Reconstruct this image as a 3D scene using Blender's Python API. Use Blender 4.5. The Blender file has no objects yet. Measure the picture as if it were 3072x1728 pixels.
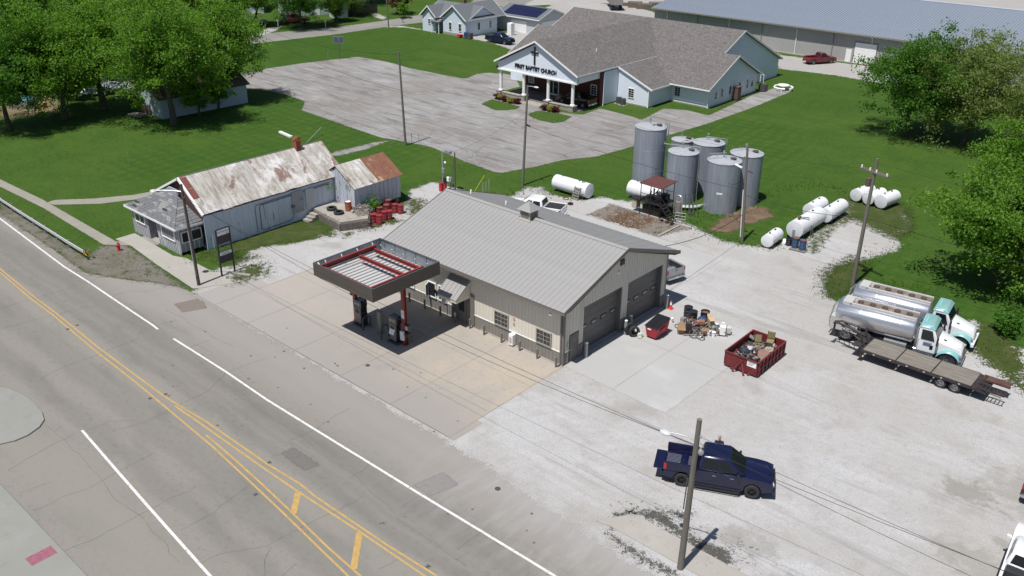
import bpy, math, random
from mathutils import Vector, Matrix, noise
rnd = random.Random(11)
S = bpy.context.scene
COL = S.collection
PI = math.pi
# ------------------------------------------------------------ camera, sky, sun, exposure
CAM = Vector((32.05, -41.21, 31.0)); FPX = 2688.1
PITCH = math.radians(25.80); ROLL = math.radians(0.49)
FH = Vector((-0.66484, 0.74698, 0)); RH = Vector((0.74698, 0.66484, 0)); UP = Vector((0, 0, 1))
FW = FH * math.cos(PITCH) - UP * math.sin(PITCH)
U0 = FH * math.sin(PITCH) + UP * math.cos(PITCH)
R2 = RH * math.cos(ROLL) + U0 * math.sin(ROLL)
U2 = U0 * math.cos(ROLL) - RH * math.sin(ROLL)
cd = bpy.data.cameras.new('camera'); cam = bpy.data.objects.new('camera', cd); COL.objects.link(cam)
cd.sensor_width = 36; cd.lens = FPX / 3072 * 36; cd.clip_end = 2000; cd.clip_start = .5
cam.matrix_world = Matrix(((R2.x, U2.x, -FW.x, CAM.x), (R2.y, U2.y, -FW.y, CAM.y), (R2.z, U2.z, -FW.z, CAM.z), (0, 0, 0, 1)))
S.camera = cam
SUN = Vector((.022, -.415, 1)).normalized()
W = bpy.data.worlds.new('World'); S.world = W; W.use_nodes = True
nt = W.node_tree; nt.nodes.clear()
sk = nt.nodes.new('ShaderNodeTexSky'); sk.sky_type = 'NISHITA'; sk.sun_disc = False
sk.sun_elevation = math.asin(SUN.z); sk.sun_rotation = math.atan2(SUN.x, SUN.y)
sk.air_density = 1.0; sk.dust_density = 1.0; sk.ozone_density = 3.0
bg = nt.nodes.new('ShaderNodeBackground'); bg.inputs[1].default_value = 0.066
wo = nt.nodes.new('ShaderNodeOutputWorld')
nt.links.new(sk.outputs[0], bg.inputs[0]); nt.links.new(bg.outputs[0], wo.inputs[0])
sd = bpy.data.lights.new('sun', 'SUN'); sd.energy = 4.8; sd.angle = math.radians(.53); sd.color = (1, .965, .91)
so = bpy.data.objects.new('sun', sd); COL.objects.link(so); so.location = (0, 0, 60)
so.rotation_euler = SUN.to_track_quat('Z', 'Y').to_euler()
S.view_settings.view_transform = 'Standard'; S.view_settings.look = 'None'
S.view_settings.exposure = 0.15; S.view_settings.gamma = 1; S.view_settings.use_curve_mapping = False
S.cycles.max_bounces = 6; S.cycles.transparent_max_bounces = 10

def G(u, v, z=0.0):
    """ground (or height z) point seen at a position of the survey photograph"""
    d = FW * FPX + R2 * (u - 1536) + U2 * (864 - v)
    t = (z - CAM.z) / d.z
    p = CAM + d * t
    return Vector((p.x, p.y, z))

# ------------------------------------------------------------ materials
def N(nt, typ, **kw):
    n = nt.nodes.new(typ)
    for k, v in kw.items():
        if k == 'i':
            for kk, vv in v.items(): n.inputs[kk].default_value = vv
        else: setattr(n, k, v)
    return n
def newmat(name):
    m = bpy.data.materials.new(name); m.use_nodes = True
    nt = m.node_tree; b = nt.nodes['Principled BSDF']
    return m, nt, b
def col4(c): return (c[0], c[1], c[2], 1)
def noise_n(nt, vec, scale, detail=5, rough=.55, dist=0):
    n = N(nt, 'ShaderNodeTexNoise', i={'Scale': scale, 'Detail': detail, 'Roughness': rough, 'Distortion': dist})
    if vec is not None: nt.links.new(vec, n.inputs['Vector'])
    return n.outputs['Fac']
def mapr(nt, fac, a, b, c=0., d=1., smooth=False):
    n = N(nt, 'ShaderNodeMapRange', i={'From Min': a, 'From Max': b, 'To Min': c, 'To Max': d})
    if smooth: n.interpolation_type = 'SMOOTHSTEP'
    nt.links.new(fac, n.inputs['Value']); return n.outputs['Result']
def mixc(nt, fac, a, b, mode='MIX'):
    n = N(nt, 'ShaderNodeMix', data_type='RGBA', blend_type=mode)
    for s, v in ((0, fac), (6, a), (7, b)):
        if isinstance(v, (int, float)): n.inputs[s].default_value = v
        elif isinstance(v, tuple): n.inputs[s].default_value = col4(v)
        else: nt.links.new(v, n.inputs[s])
    return n.outputs[2]
def mathn(nt, op, a, b=None, c=None):
    n = N(nt, 'ShaderNodeMath', operation=op)
    for k, v in enumerate((a, b, c)):
        if v is None: continue
        if isinstance(v, (int, float)): n.inputs[k].default_value = v
        else: nt.links.new(v, n.inputs[k])
    return n.outputs[0]
def mapping(nt, vec, scale=(1, 1, 1), rot=(0, 0, 0), loc=(0, 0, 0)):
    n = N(nt, 'ShaderNodeMapping'); n.inputs['Scale'].default_value = scale; n.inputs['Rotation'].default_value = rot
    n.inputs['Location'].default_value = loc
    nt.links.new(vec, n.inputs['Vector']); return n.outputs[0]
def bump(nt, b, h, strength=.3, dist=.02):
    n = N(nt, 'ShaderNodeBump', i={'Strength': strength, 'Distance': dist}); nt.links.new(h, n.inputs['Height'])
    nt.links.new(n.outputs[0], b.inputs['Normal'])
MC = {}
def M(name, c=(.5, .5, .5), r=.6, m=0., a=.10, s=2.5, c2=None, th=.6, s2=1.2, w=.06, st=(1, 1, 1), bs=0, bd=.01, spec=.5, coat=0):
    """procedural paint: base colour with uneven tone, plus optional shaped stain / rust colour c2"""
    if name in MC: return MC[name]
    mt, nt, b = newmat(name); MC[name] = mt
    tc = N(nt, 'ShaderNodeTexCoord').outputs['Object']
    v = mapping(nt, tc, st)
    n1 = noise_n(nt, v, s, 6, .62)
    f = mapr(nt, n1, .25, .75, 1 - a, 1 + a)
    mul = N(nt, 'ShaderNodeVectorMath', operation='SCALE'); mul.inputs[0].default_value = c[:3]
    nt.links.new(f, mul.inputs['Scale']); out = mul.outputs[0]
    if c2:
        n2 = noise_n(nt, v, s2, 8, .65, .3)
        k = mapr(nt, n2, th, th + w)
        out = mixc(nt, k, out, c2)
    nt.links.new(out, b.inputs['Base Color'])
    rr = mapr(nt, n1, .2, .8, min(1, r + .08), max(.03, r - .08)); nt.links.new(rr, b.inputs['Roughness'])
    b.inputs['Metallic'].default_value = m; b.inputs['Specular IOR Level'].default_value = spec
    if coat: b.inputs['Coat Weight'].default_value = coat; b.inputs['Coat Roughness'].default_value = .05
    if bs: bump(nt, b, noise_n(nt, v, bs, 4, .6), .5, bd)
    return mt

# ------------------------------------------------------------ mesh building
class MB:
    def __init__(s): s.v = []; s.f = []; s.mi = []; s.mats = []; s.cur = 0; s.X = None
    def use(s, mat):
        if mat not in s.mats: s.mats.append(mat)
        s.cur = s.mats.index(mat); return s
    def add(s, vs, fs):
        o = len(s.v)
        if s.X is not None: vs = [s.X @ Vector(p) for p in vs]
        s.v += [tuple(p) for p in vs]
        for f in fs: s.f.append([i + o for i in f]); s.mi.append(s.cur)
        return s
    def bx(s, x0, x1, y0, y1, z0, z1, rot=None):
        c = Vector(((x0 + x1) / 2, (y0 + y1) / 2, (z0 + z1) / 2)); h = Vector(((x1 - x0) / 2, (y1 - y0) / 2, (z1 - z0) / 2))
        vs = [Vector((i * h.x, j * h.y, k * h.z)) for i in (-1, 1) for j in (-1, 1) for k in (-1, 1)]
        if rot is not None: vs = [rot @ p for p in vs]
        return s.add([c + p for p in vs], [(0, 1, 3, 2), (4, 6, 7, 5), (0, 4, 5, 1), (2, 3, 7, 6), (0, 2, 6, 4), (1, 5, 7, 3)])
    def box(s, c, d, rz=0, rx=0, ry=0):
        rot = Matrix.Rotation(rz, 3, 'Z') @ Matrix.Rotation(ry, 3, 'Y') @ Matrix.Rotation(rx, 3, 'X')
        return s.bx(c[0] - d[0] / 2, c[0] + d[0] / 2, c[1] - d[1] / 2, c[1] + d[1] / 2, c[2] - d[2] / 2, c[2] + d[2] / 2, rot)
    def cyl(s, p0, p1, r0, r1=None, n=12, caps=True):
        p0 = Vector(p0); p1 = Vector(p1); r1 = r0 if r1 is None else r1
        d = (p1 - p0).normalized(); a = d.orthogonal().normalized(); b = d.cross(a)
        vs = []
        for p, r in ((p0, r0), (p1, r1)):
            for k in range(n):
                t = 2 * PI * k / n; vs.append(p + (a * math.cos(t) + b * math.sin(t)) * r)
        fs = [(k, (k + 1) % n, n + (k + 1) % n, n + k) for k in range(n)]
        if caps: fs += [tuple(range(n))[::-1], tuple(range(n, 2 * n))]
        return s.add(vs, fs)
    def tube(s, pts, r, n=6, caps=True):
        pts = [Vector(p) for p in pts]; vs = []; L = len(pts)
        rr = r if isinstance(r, (list, tuple)) else [r] * L
        a = None
        for i, p in enumerate(pts):
            d = (pts[min(i + 1, L - 1)] - pts[max(i - 1, 0)]).normalized()
            a = d.orthogonal().normalized() if a is None else (a - d * a.dot(d)).normalized()
            b = d.cross(a)
            for k in range(n):
                t = 2 * PI * k / n; vs.append(p + (a * math.cos(t) + b * math.sin(t)) * rr[i])
        fs = [(i * n + k, i * n + (k + 1) % n, (i + 1) * n + (k + 1) % n, (i + 1) * n + k) for i in range(L - 1) for k in range(n)]
        if caps: fs += [tuple(range(n))[::-1], tuple(range((L - 1) * n, L * n))]
        return s.add(vs, fs)
    def prism(s, poly, ax, a0, a1):
        def P(u, v, t): return {'x': (t, u, v), 'y': (u, t, v), 'z': (u, v, t)}[ax]
        n = len(poly)
        vs = [P(u, v, a0) for u, v in poly] + [P(u, v, a1) for u, v in poly]
        fs = [(k, (k + 1) % n, n + (k + 1) % n, n + k) for k in range(n)] + [tuple(range(n))[::-1], tuple(range(n, 2 * n))]
        return s.add(vs, fs)
    def poly(s, pts): return s.add(pts, [tuple(range(len(pts)))])
    def slab(s, pts, t):
        """sheet with thickness t below the given corner points"""
        pts = [Vector(p) for p in pts]; nrm = (pts[1] - pts[0]).cross(pts[2] - pts[0]).normalized()
        if nrm.z < 0: nrm = -nrm
        lo = [p - nrm * t for p in pts]; n = len(pts)
        return s.add(pts + lo, [tuple(range(n)), tuple(range(n, 2 * n))[::-1]] + [(k, n + k, n + (k + 1) % n, (k + 1) % n) for k in range(n)])
    def lathe(s, prof, n=20, X=None, arc=2 * PI):
        X = X or Matrix(); vs = []; m = len(prof); full = arc > 6.28; k1 = n if full else n + 1
        for k in range(k1):
            t = arc * k / n
            for r, z in prof: vs.append(X @ Vector((r * math.cos(t), r * math.sin(t), z)))
        fs = []
        for k in range(n):
            k2 = (k + 1) % k1
            for i in range(m - 1): fs.append((k * m + i, k2 * m + i, k2 * m + i + 1, k * m + i + 1))
        return s.add(vs, fs)
    def ball(s, c, r, n=8, sq=(1, 1, 1)):
        prof = [(max(1e-4, math.sin(PI * i / (n // 2 + 1))), -math.cos(PI * i / (n // 2 + 1))) for i in range(n // 2 + 2)]
        return s.lathe(prof, n, Matrix.Translation(c) @ Matrix.Diagonal((r * sq[0], r * sq[1], r * sq[2], 1)))
    def mesh(s, name, mat=None, smooth=35):
        me = bpy.data.meshes.new(name); me.from_pydata(s.v, [], s.f)
        mats = s.mats if s.mats else [mat]
        for m in mats: me.materials.append(m)
        if s.mats: me.polygons.foreach_set('material_index', s.mi)
        if smooth:
            me.polygons.foreach_set('use_smooth', [True] * len(s.f))
            me.set_sharp_from_angle(angle=math.radians(smooth))
        me.update(); return me
    def ob(s, name, mat=None, parent=None, loc=None, rz=0, smooth=35, bevel=0):
        o = bpy.data.objects.new(name, s.mesh(name, mat, smooth)); COL.objects.link(o)
        if parent: o.parent = parent
        if loc is not None: o.location = loc
        o.rotation_euler[2] = rz
        if bevel:
            b = o.modifiers.new('bevel', 'BEVEL'); b.width = bevel; b.segments = 2; b.limit_method = 'ANGLE'; b.angle_limit = math.radians(40)
        return o
def tag(o, label=None, cat=None, group=None, kind=None):
    if label: o['label'] = label
    if cat: o['category'] = cat
    if group: o['group'] = group
    if kind: o['kind'] = kind
    return o
def T(name, label, cat, loc=(0, 0, 0), rz=0, group=None):
    o = bpy.data.objects.new(name, None); COL.objects.link(o); o.empty_display_size = .3
    o.location = loc; o.rotation_euler = (0, 0, rz); return tag(o, label, cat, group)
def kids(o): return [c for c in o.children]
def copyt(o, loc=None, rz=None, label=None, parent=None, scale=None):
    c = o.copy(); COL.objects.link(c)
    if parent is not None: c.parent = parent; c.matrix_parent_inverse = o.matrix_parent_inverse.copy()
    if loc is not None: c.location = loc
    if rz is not None: c.rotation_euler[2] = rz
    if label: c['label'] = label
    if scale is not None: c.scale = (scale, scale, scale) if isinstance(scale, (int, float)) else scale
    for ch in kids(o): copyt(ch, parent=c)
    return c
def inst(me, name, parent, loc=(0, 0, 0), rot=(0, 0, 0)):
    o = bpy.data.objects.new(name, me); COL.objects.link(o); o.parent = parent; o.location = loc; o.rotation_euler = rot; return o
# ------------------------------------------------------------ ground sheets
import numpy as np
def sdist(poly, X, Y):
    d = np.full(X.shape, 1e9); ins = np.zeros(X.shape, bool); n = len(poly)
    for i in range(n):
        ax, ay = poly[i][:2]; bx, by = poly[(i + 1) % n][:2]
        ex, ey = bx - ax, by - ay; wx, wy = X - ax, Y - ay
        t = np.clip((wx * ex + wy * ey) / (ex * ex + ey * ey + 1e-12), 0, 1)
        d = np.minimum(d, np.hypot(wx - ex * t, wy - ey * t))
        c = ((ay > Y) != (by > Y)) & (X < (bx - ax) * (Y - ay) / (by - ay + 1e-12) + ax); ins ^= c
    return np.where(ins, d, -d)
def sheet(name, poly, z, mat, cell=.5, pad=.5, kind='structure', holes=()):
    xs = [p[0] for p in poly]; ys = [p[1] for p in poly]
    gx = np.arange(min(xs) - pad, max(xs) + pad + cell, cell); gy = np.arange(min(ys) - pad, max(ys) + pad + cell, cell)
    X, Y = np.meshgrid(gx, gy); D = sdist(poly, X, Y)
    for h in holes: D = np.minimum(D, -sdist(h, X, Y))
    keep = D > -pad; nx, ny = len(gx), len(gy)
    cells = keep[:-1, :-1] | keep[1:, :-1] | keep[:-1, 1:] | keep[1:, 1:]
    jj, ii = np.nonzero(cells); a = jj * nx + ii
    F = np.stack([a, a + 1, a + nx + 1, a + nx], 1); used, inv = np.unique(F, return_inverse=True); F = inv.reshape(F.shape)
    V = np.stack([X.ravel()[used], Y.ravel()[used], np.full(len(used), z)], 1)
    me = bpy.data.meshes.new(name); me.from_pydata(V.tolist(), [], F.tolist())
    at = me.attributes.new('sd', 'FLOAT', 'POINT'); at.data.foreach_set('value', D.ravel()[used].astype(np.float32))
    me.materials.append(mat); o = bpy.data.objects.new(name, me); COL.objects.link(o); o['kind'] = kind
    return o
GK = .78
def gmat(name, fn, amp=.0, ns=1.5, r=.9, soft=.04, bs=0, bst=.4, bd=.02):
    """ground material: fn(nodes, position) gives the colour; its rim crumbles by amp metres"""
    mt, nt, b = newmat(name)
    pos = N(nt, 'ShaderNodeNewGeometry').outputs['Position']
    k_ = GK * (1.14 if fn in (f_gravel, f_white) else 1); c = mixc(nt, 1.0, fn(nt, pos), (k_, k_, k_ * 1.01), 'MULTIPLY'); nt.links.new(c, b.inputs['Base Color']); b.inputs['Roughness'].default_value = r
    b.inputs['Specular IOR Level'].default_value = .12
    if bs: bump(nt, b, noise_n(nt, pos, bs, 5, .7), bst, bd)
    if amp:
        sdn = N(nt, 'ShaderNodeAttribute', attribute_name='sd').outputs['Fac']
        nz = mathn(nt, 'ADD', mapr(nt, noise_n(nt, pos, ns, 8, .72), .3, .7, -amp * .75, amp * .75), mapr(nt, noise_n(nt, pos, ns * 7, 3, .8), .3, .7, -amp * .8, amp * .8))
        k = mapr(nt, mathn(nt, 'ADD', sdn, nz), 0, soft)
        tr = N(nt, 'ShaderNodeBsdfTransparent'); mx = N(nt, 'ShaderNodeMixShader'); out = nt.nodes['Material Output']
        nt.links.new(k, mx.inputs[0]); nt.links.new(tr.outputs[0], mx.inputs[1]); nt.links.new(b.outputs[0], mx.inputs[2])
        nt.links.new(mx.outputs[0], out.inputs[0])
    return mt
def lay(nt, pos, base, specs):
    """specs: (scale, lo, hi, colour, strength, stretch, rot)"""
    out = base
    for (sc, lo, hi, c, k, st, rot) in specs:
        v = mapping(nt, pos, st, (0, 0, rot)) if (st != 1 or rot) else pos
        f = mapr(nt, noise_n(nt, v, sc, 6, .62, .2), lo, hi, 0, k, True)
        out = mixc(nt, f, out, c)
    return out
S1 = (1, 1, 1)
def f_lawn(nt, p):
    o = lay(nt, p, (.054, .108, .014), [(.055, .38, .66, (.088, .132, .020), .95, S1, 0), (.25, .42, .68, (.030, .074, .010), .95, S1, 0),
        (.14, .48, .70, (.092, .135, .024), .55, (.5, 1, 1), .6), (.9, .42, .66, (.030, .092, .011), .7, S1, 0), (2.6, .42, .62, (.076, .138, .020), .75, S1, 0), (7, .45, .66, (.022, .072, .009), .7, S1, 0), (18, .45, .62, (.085, .15, .03), .6, S1, 0), (.5, .64, .76, (.13, .135, .05), .5, S1, 0)])
    sp_ = N(nt, 'ShaderNodeSeparateXYZ'); nt.links.new(p, sp_.inputs[0])
    # mower passes following the lot edges
    for st, w0 in (((0, 1, 0), .50), ((1, .12, 0), .46)):
        v = N(nt, 'ShaderNodeVectorMath', operation='DOT_PRODUCT'); nt.links.new(p, v.inputs[0]); v.inputs[1].default_value = st
        ph = mathn(nt, 'ADD', mathn(nt, 'MULTIPLY', v.outputs['Value'], 4.2), mapr(nt, noise_n(nt, p, .12, 3), .3, .7, -2.5, 2.5))
        msk = mapr(nt, noise_n(nt, mapping(nt, p, S1, (0, 0, 0), (w0 * 40, 0, 0)), .03, 2), .47, .55, 0, .34, True)
        o = mixc(nt, mathn(nt, 'MULTIPLY', mapr(nt, mathn(nt, 'SINE', ph), -.4, .6, 0, 1, True), msk), o, (.030, .092, .011))
    return mixc(nt, mapr(nt, noise_n(nt, p, 9, 2, .5), .76, .79, 0, .5), o, (.20, .21, .08))
def f_gravel(nt, p):
    o = lay(nt, p, (.405, .392, .375), [(.09, .40, .62, (.46, .455, .455), .95, S1, 0), (.22, .50, .72, (.315, .298, .275), .9, S1, 0), (.5, .52, .75, (.34, .312, .275), .75, S1, 0),
        (.30, .52, .66, (.50, .50, .505), .7, (.18, 1.2, 1), .9), (.5, .55, .68, (.29, .283, .272), .75, (.12, 1.4, 1), 1.0), (.6, .56, .70, (.49, .49, .495), .6, (.1, 1.5, 1), 2.4),
        (2.4, .5, .75, (.30, .295, .29), .5, S1, 0), (12, .45, .72, (.27, .262, .252), .75, S1, 0), (5, .60, .70, (.24, .232, .22), .6, S1, 0), (30, .5, .72, (.62, .62, .62), .5, S1, 0)])
    # circling tyre tracks
    for cx, cy, sc in ((31, -22, 1.7),):
        w = N(nt, 'ShaderNodeTexWave', wave_type='RINGS', rings_direction='Z', i={'Scale': sc, 'Distortion': 3, 'Detail': 5, 'Detail Scale': .6})
        nt.links.new(mapping(nt, p, (.2, .2, .2), (0, 0, 0), (-cx * .2, -cy * .2, 0)), w.inputs['Vector'])
        msk = mapr(nt, noise_n(nt, p, .12, 2), .42, .60, 0, .28)
        o = mixc(nt, mathn(nt, 'MULTIPLY', mapr(nt, w.outputs['Fac'], .55, .9), msk), o, (.37, .365, .36))
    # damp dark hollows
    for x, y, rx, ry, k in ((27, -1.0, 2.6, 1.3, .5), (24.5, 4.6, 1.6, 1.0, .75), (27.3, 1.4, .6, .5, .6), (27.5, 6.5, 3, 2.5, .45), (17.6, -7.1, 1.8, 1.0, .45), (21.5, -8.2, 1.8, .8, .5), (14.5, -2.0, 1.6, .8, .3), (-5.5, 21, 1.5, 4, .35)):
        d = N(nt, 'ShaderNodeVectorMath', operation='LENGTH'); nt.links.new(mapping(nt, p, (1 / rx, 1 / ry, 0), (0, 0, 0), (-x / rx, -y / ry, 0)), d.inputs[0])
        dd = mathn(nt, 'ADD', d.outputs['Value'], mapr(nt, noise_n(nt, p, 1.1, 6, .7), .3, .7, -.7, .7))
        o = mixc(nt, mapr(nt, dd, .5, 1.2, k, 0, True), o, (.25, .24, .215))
    return o
def f_road(nt, p):
    o = lay(nt, p, (.30, .28, .248), [(.06, .4, .65, (.285, .272, .248), .8, (.4, 1, 1), 0), (.5, .45, .7, (.20, .195, .182), .5, (.25, 1, 1), 0), (3, .5, .75, (.15, .148, .14), .4, S1, 0), (18, .45, .75, (.14, .138, .13), .5, S1, 0), (40, .55, .75, (.29, .285, .27), .4, S1, 0)])
    sep = N(nt, 'ShaderNodeSeparateXYZ'); nt.links.new(p, sep.inputs[0]); y = sep.outputs[1]
    yy = mathn(nt, 'ADD', y, mapr(nt, noise_n(nt, p, .25, 2), .3, .7, -.25, .25))
    for yc, wd, k, c in ((-17.0, .75, .25, (.17, .165, .158)), (-16.3, .8, .3, (.155, .152, .148)), (-18.6, .6, .28, (.14, .138, .134)), (-21.4, .6, .2, (.16, .156, .148)), (-22.4, .7, .25, (.145, .142, .135)), (-24.6, .7, .27, (.145, .142, .135)), (-17.8, .3, .2, (.12, .12, .12)), (-20.1, .7, .35, (.31, .30, .26)), (-27.8, 2.0, .6, (.30, .29, .25)), (-13.2, 1.9, .8, (.33, .31, .285)), (-11.9, 1.3, .8, (.34, .32, .295))):
        d = mathn(nt, 'ABSOLUTE', mathn(nt, 'SUBTRACT', yy, yc))
        o = mixc(nt, mapr(nt, d, wd * .3, wd * 1.25, k, 0, True), o, c)
    # limestone dust dragged out of the lot
    sx = sep.outputs[0]
    m1 = mathn(nt, 'MULTIPLY', mapr(nt, sx, -4, 8, 0, 1, True), mapr(nt, y, -19.5, -11.5, 0, 1, True))
    m2 = mapr(nt, noise_n(nt, mapping(nt, p, (1.2, .25, 1), (0, 0, -.12)), 1.3, 5, .65), .42, .68, 0, .62)
    o = mixc(nt, mathn(nt, 'MULTIPLY', m1, m2), o, (.44, .43, .425))
    m1 = mathn(nt, 'MULTIPLY', mapr(nt, sx, 1, 9, 0, 1, True), mapr(nt, y, -14.5, -11.2, 0, .8, True))
    return mixc(nt, m1, o, (.40, .39, .385))
def f_parking(nt, p):
    return lay(nt, p, (.30, .288, .278), [(.08, .42, .66, (.38, .372, .37), .8, S1, 0), (.13, .50, .68, (.27, .245, .225), .7, S1, 0), (.35, .50, .68, (.20, .182, .17), .85, (.25, 1, 1), .35), (.9, .52, .66, (.17, .155, .145), .7, (.15, 1, 1), .1), (1.6, .55, .68, (.46, .455, .455), .6, (.2, 1, 1), .2), (.6, .58, .72, (.14, .13, .125), .85, (.35, 1, 1), .2), (.3, .55, .72, (.44, .435, .44), .8, (.5, 1, 1), .3),
        (2.5, .5, .75, (.27, .265, .26), .4, S1, 0), (14, .45, .75, (.25, .245, .24), .5, S1, 0)])
def f_tan(nt, p):
    o = lay(nt, p, (.42, .385, .34), [(.10, .42, .62, (.52, .445, .355), .85, S1, 0), (.3, .52, .75, (.29, .27, .25), .6, S1, 0), (.6, .58, .72, (.50, .45, .38), .45, S1, 0), (3, .5, .7, (.30, .28, .26), .35, S1, 0), (20, .5, .75, (.30, .28, .26), .4, S1, 0)])
    sep = N(nt, 'ShaderNodeSeparateXYZ'); nt.links.new(p, sep.inputs[0])
    o = mixc(nt, mapr(nt, sep.outputs[1], -10.5, -5, .85, 0, True), o, (.345, .325, .305))
    return mixc(nt, mapr(nt, sep.outputs[0], -24, -9, .6, 0, True), o, (.41, .39, .37))
def f_white(nt, p):
    return lay(nt, p, (.415, .41, .402), [(.2, .45, .7, (.48, .485, .49), .8, S1, 0), (.5, .5, .7, (.38, .38, .38), .6, (.3, 1, 1), .8), (2, .5, .75, (.40, .40, .39), .35, S1, 0), (20, .5, .75, (.40, .40, .40), .4, S1, 0)])
def f_walk(nt, p):
    return lay(nt, p, (.33, .315, .27), [(.4, .45, .7, (.38, .36, .31), .8, S1, 0), (1.4, .5, .75, (.26, .25, .22), .5, S1, 0), (12, .5, .75, (.25, .24, .21), .5, S1, 0)])
def f_walkt(nt, p):
    return lay(nt, p, (.43, .41, .37), [(.4, .45, .7, (.47, .45, .41), .8, S1, 0), (1.4, .5, .75, (.33, .30, .25), .4, S1, 0), (16, .5, .75, (.32, .30, .25), .4, S1, 0)])
def f_shoulder(nt, p):
    return lay(nt, p, (.21, .195, .17), [(.35, .42, .65, (.13, .125, .07), .8, S1, 0), (1.0, .52, .68, (.05, .075, .018), .9, S1, 0), (6, .45, .7, (.30, .28, .25), .6, S1, 0), (25, .45, .7, (.10, .095, .08), .6, S1, 0)])
def f_side(nt, p):
    return lay(nt, p, (.27, .262, .245), [(.1, .45, .7, (.34, .33, .315), .8, S1, 0), (.5, .5, .75, (.21, .20, .19), .5, (.3, 1, 1), 1.4), (8, .5, .75, (.2, .19, .18), .4, S1, 0)])
def f_yard(nt, p):
    return lay(nt, p, (.42, .405, .385), [(.08, .45, .7, (.48, .47, .455), .8, S1, 0), (.5, .5, .75, (.33, .32, .30), .5, S1, 0), (6, .5, .75, (.33, .32, .31), .4, S1, 0)])
def f_oil(nt, p):
    o = lay(nt, p, (.24, .215, .185), [(1.2, .45, .7, (.17, .13, .11), .9, S1, 0), (9, .5, .62, (.42, .38, .33), .7, S1, 0), (22, .5, .6, (.08, .07, .06), .6, S1, 0)])
    sep = N(nt, 'ShaderNodeSeparateXYZ'); nt.links.new(p, sep.inputs[0]); y = sep.outputs[1]; x = sep.outputs[0]
    k = mathn(nt, 'MULTIPLY', mapr(nt, x, -9.6, -10.9, 0, 1, True), mapr(nt, x, -15.2, -13.4, 0, 1, True))
    k = mathn(nt, 'MULTIPLY', k, mapr(nt, noise_n(nt, p, .8, 6, .7), .32, .5, 0, .8))
    return mixc(nt, k, o, (.115, .055, .022))
def f_weed(nt, p):
    return lay(nt, p, (.05, .085, .014), [(.8, .42, .65, (.10, .11, .035), .8, S1, 0), (3, .45, .7, (.03, .07, .01), .8, S1, 0), (16, .4, .7, (.14, .13, .07), .5, S1, 0)])
def f_dry(nt, p):
    return lay(nt, p, (.20, .16, .085), [(.5, .42, .65, (.26, .20, .11), .8, S1, 0), (2, .5, .7, (.07, .09, .02), .8, S1, 0), (12, .45, .7, (.10, .08, .05), .6, S1, 0)])
def f_dirt(nt, p):
    return lay(nt, p, (.17, .115, .08), [(1, .42, .65, (.23, .17, .12), .8, S1, 0), (8, .5, .7, (.10, .07, .05), .6, S1, 0)])
LAWN = gmat('lawn grass', f_lawn, bs=8, bst=.6, bd=.08)
GRAVEL = gmat('crushed limestone', f_gravel, .55, 1.1, soft=.05, bs=22, bst=.35)
ROADM = gmat('worn grey roadway', f_road, .10, 2.5, bs=30, bst=.2)
PARK = gmat('bleached parking asphalt', f_parking, .16, 1.5, bs=20, bst=.25)
TAN = gmat('tan concrete', f_tan, bs=25, bst=.15); WHITEC = gmat('white concrete', f_white, bs=25, bst=.15)
WALK = gmat('old sidewalk concrete', f_walk, .06, 2.5, bs=20, bst=.25); WALKT = gmat('tan sidewalk concrete', f_walkt, .03, 2.5, bs=20, bst=.2)
SHOULD = gmat('weedy shoulder gravel', f_shoulder, .6, 1.2, bs=12, bst=.8, bd=.05, soft=.05)
SIDE = gmat('side road chip seal', f_side, .35, .8, soft=.05, bs=10); YARD = gmat('yard gravel', f_yard, .6, .6, soft=.05, bs=10)
OIL = gmat('oil soaked gravel', f_oil, .45, .9, bs=14, bst=1, bd=.05); WEED = gmat('low weeds', f_weed, 1.0, .9, soft=.05, bs=9, bst=1, bd=.08)
WEED2 = gmat('sparse weeds', f_weed, 1.5, 2.2, soft=.05, bs=9, bst=1, bd=.08)
DRY = gmat('straw and dry grass', f_dry, .8, .8, soft=.05, bs=9, bst=.8); DIRT = gmat('bare dirt', f_dirt, .5, 1.2, soft=.05, bs=9)
def PX(l): return [tuple(G(*q))[:2] for q in l]
bm = MB(); bm.poly([(-700, -400, 0), (500, -400, 0), (500, 900, 0), (-700, 900, 0)])
tag(bm.ob('lawn', LAWN, smooth=0), kind='structure')
# highway with the paved apron in front of the lot
road = [(-260, -34), (70, -34), (70, -10.75), (-28.6, -10.9)] + PX([(545, 862), (480, 850), (370, 838), (300, 825), (262, 822), (225, 796), (160, 748), (0, 640)]) + [(-75, -14.0), (-260, -10)]
sheet('road', road, .006, ROADM, .8)
lot = PX([(555, 880), (600, 862), (640, 812), (700, 792), (760, 748), (830, 735), (900, 730), (1000, 692), (1100, 668), (1180, 645), (1218, 612), (1235, 570), (1300, 545),
 (1460, 592), (1533, 589), (1580, 562), (1624, 562), (1648, 583), (1742, 600), (1804, 592), (1866, 603), (1906, 606), (1990, 650), (2061, 668), (2108, 694), (2176, 725),
 (2215, 732), (2280, 740), (2329, 738), (2417, 722), (2437, 705), (2525, 650), (2542, 600), (2572, 600), (2640, 624), (2701, 625), (2728, 657), (2725, 694), (2691, 705), (2701, 738), (2684, 755), (2633, 766),
 (2576, 789), (2505, 799), (2501, 816), (2474, 858), (2499, 898), (2600, 960), (2700, 940), (2860, 985), (2930, 960), (3010, 1030), (3072, 1050)]) + [(40, 24), (60, 10), (60, -12.3), (11, -12.2), (2, -11.4), (-28.6, -10.9)]
sheet('gravel_lot', lot, .011, GRAVEL, .5, .8)
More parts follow.
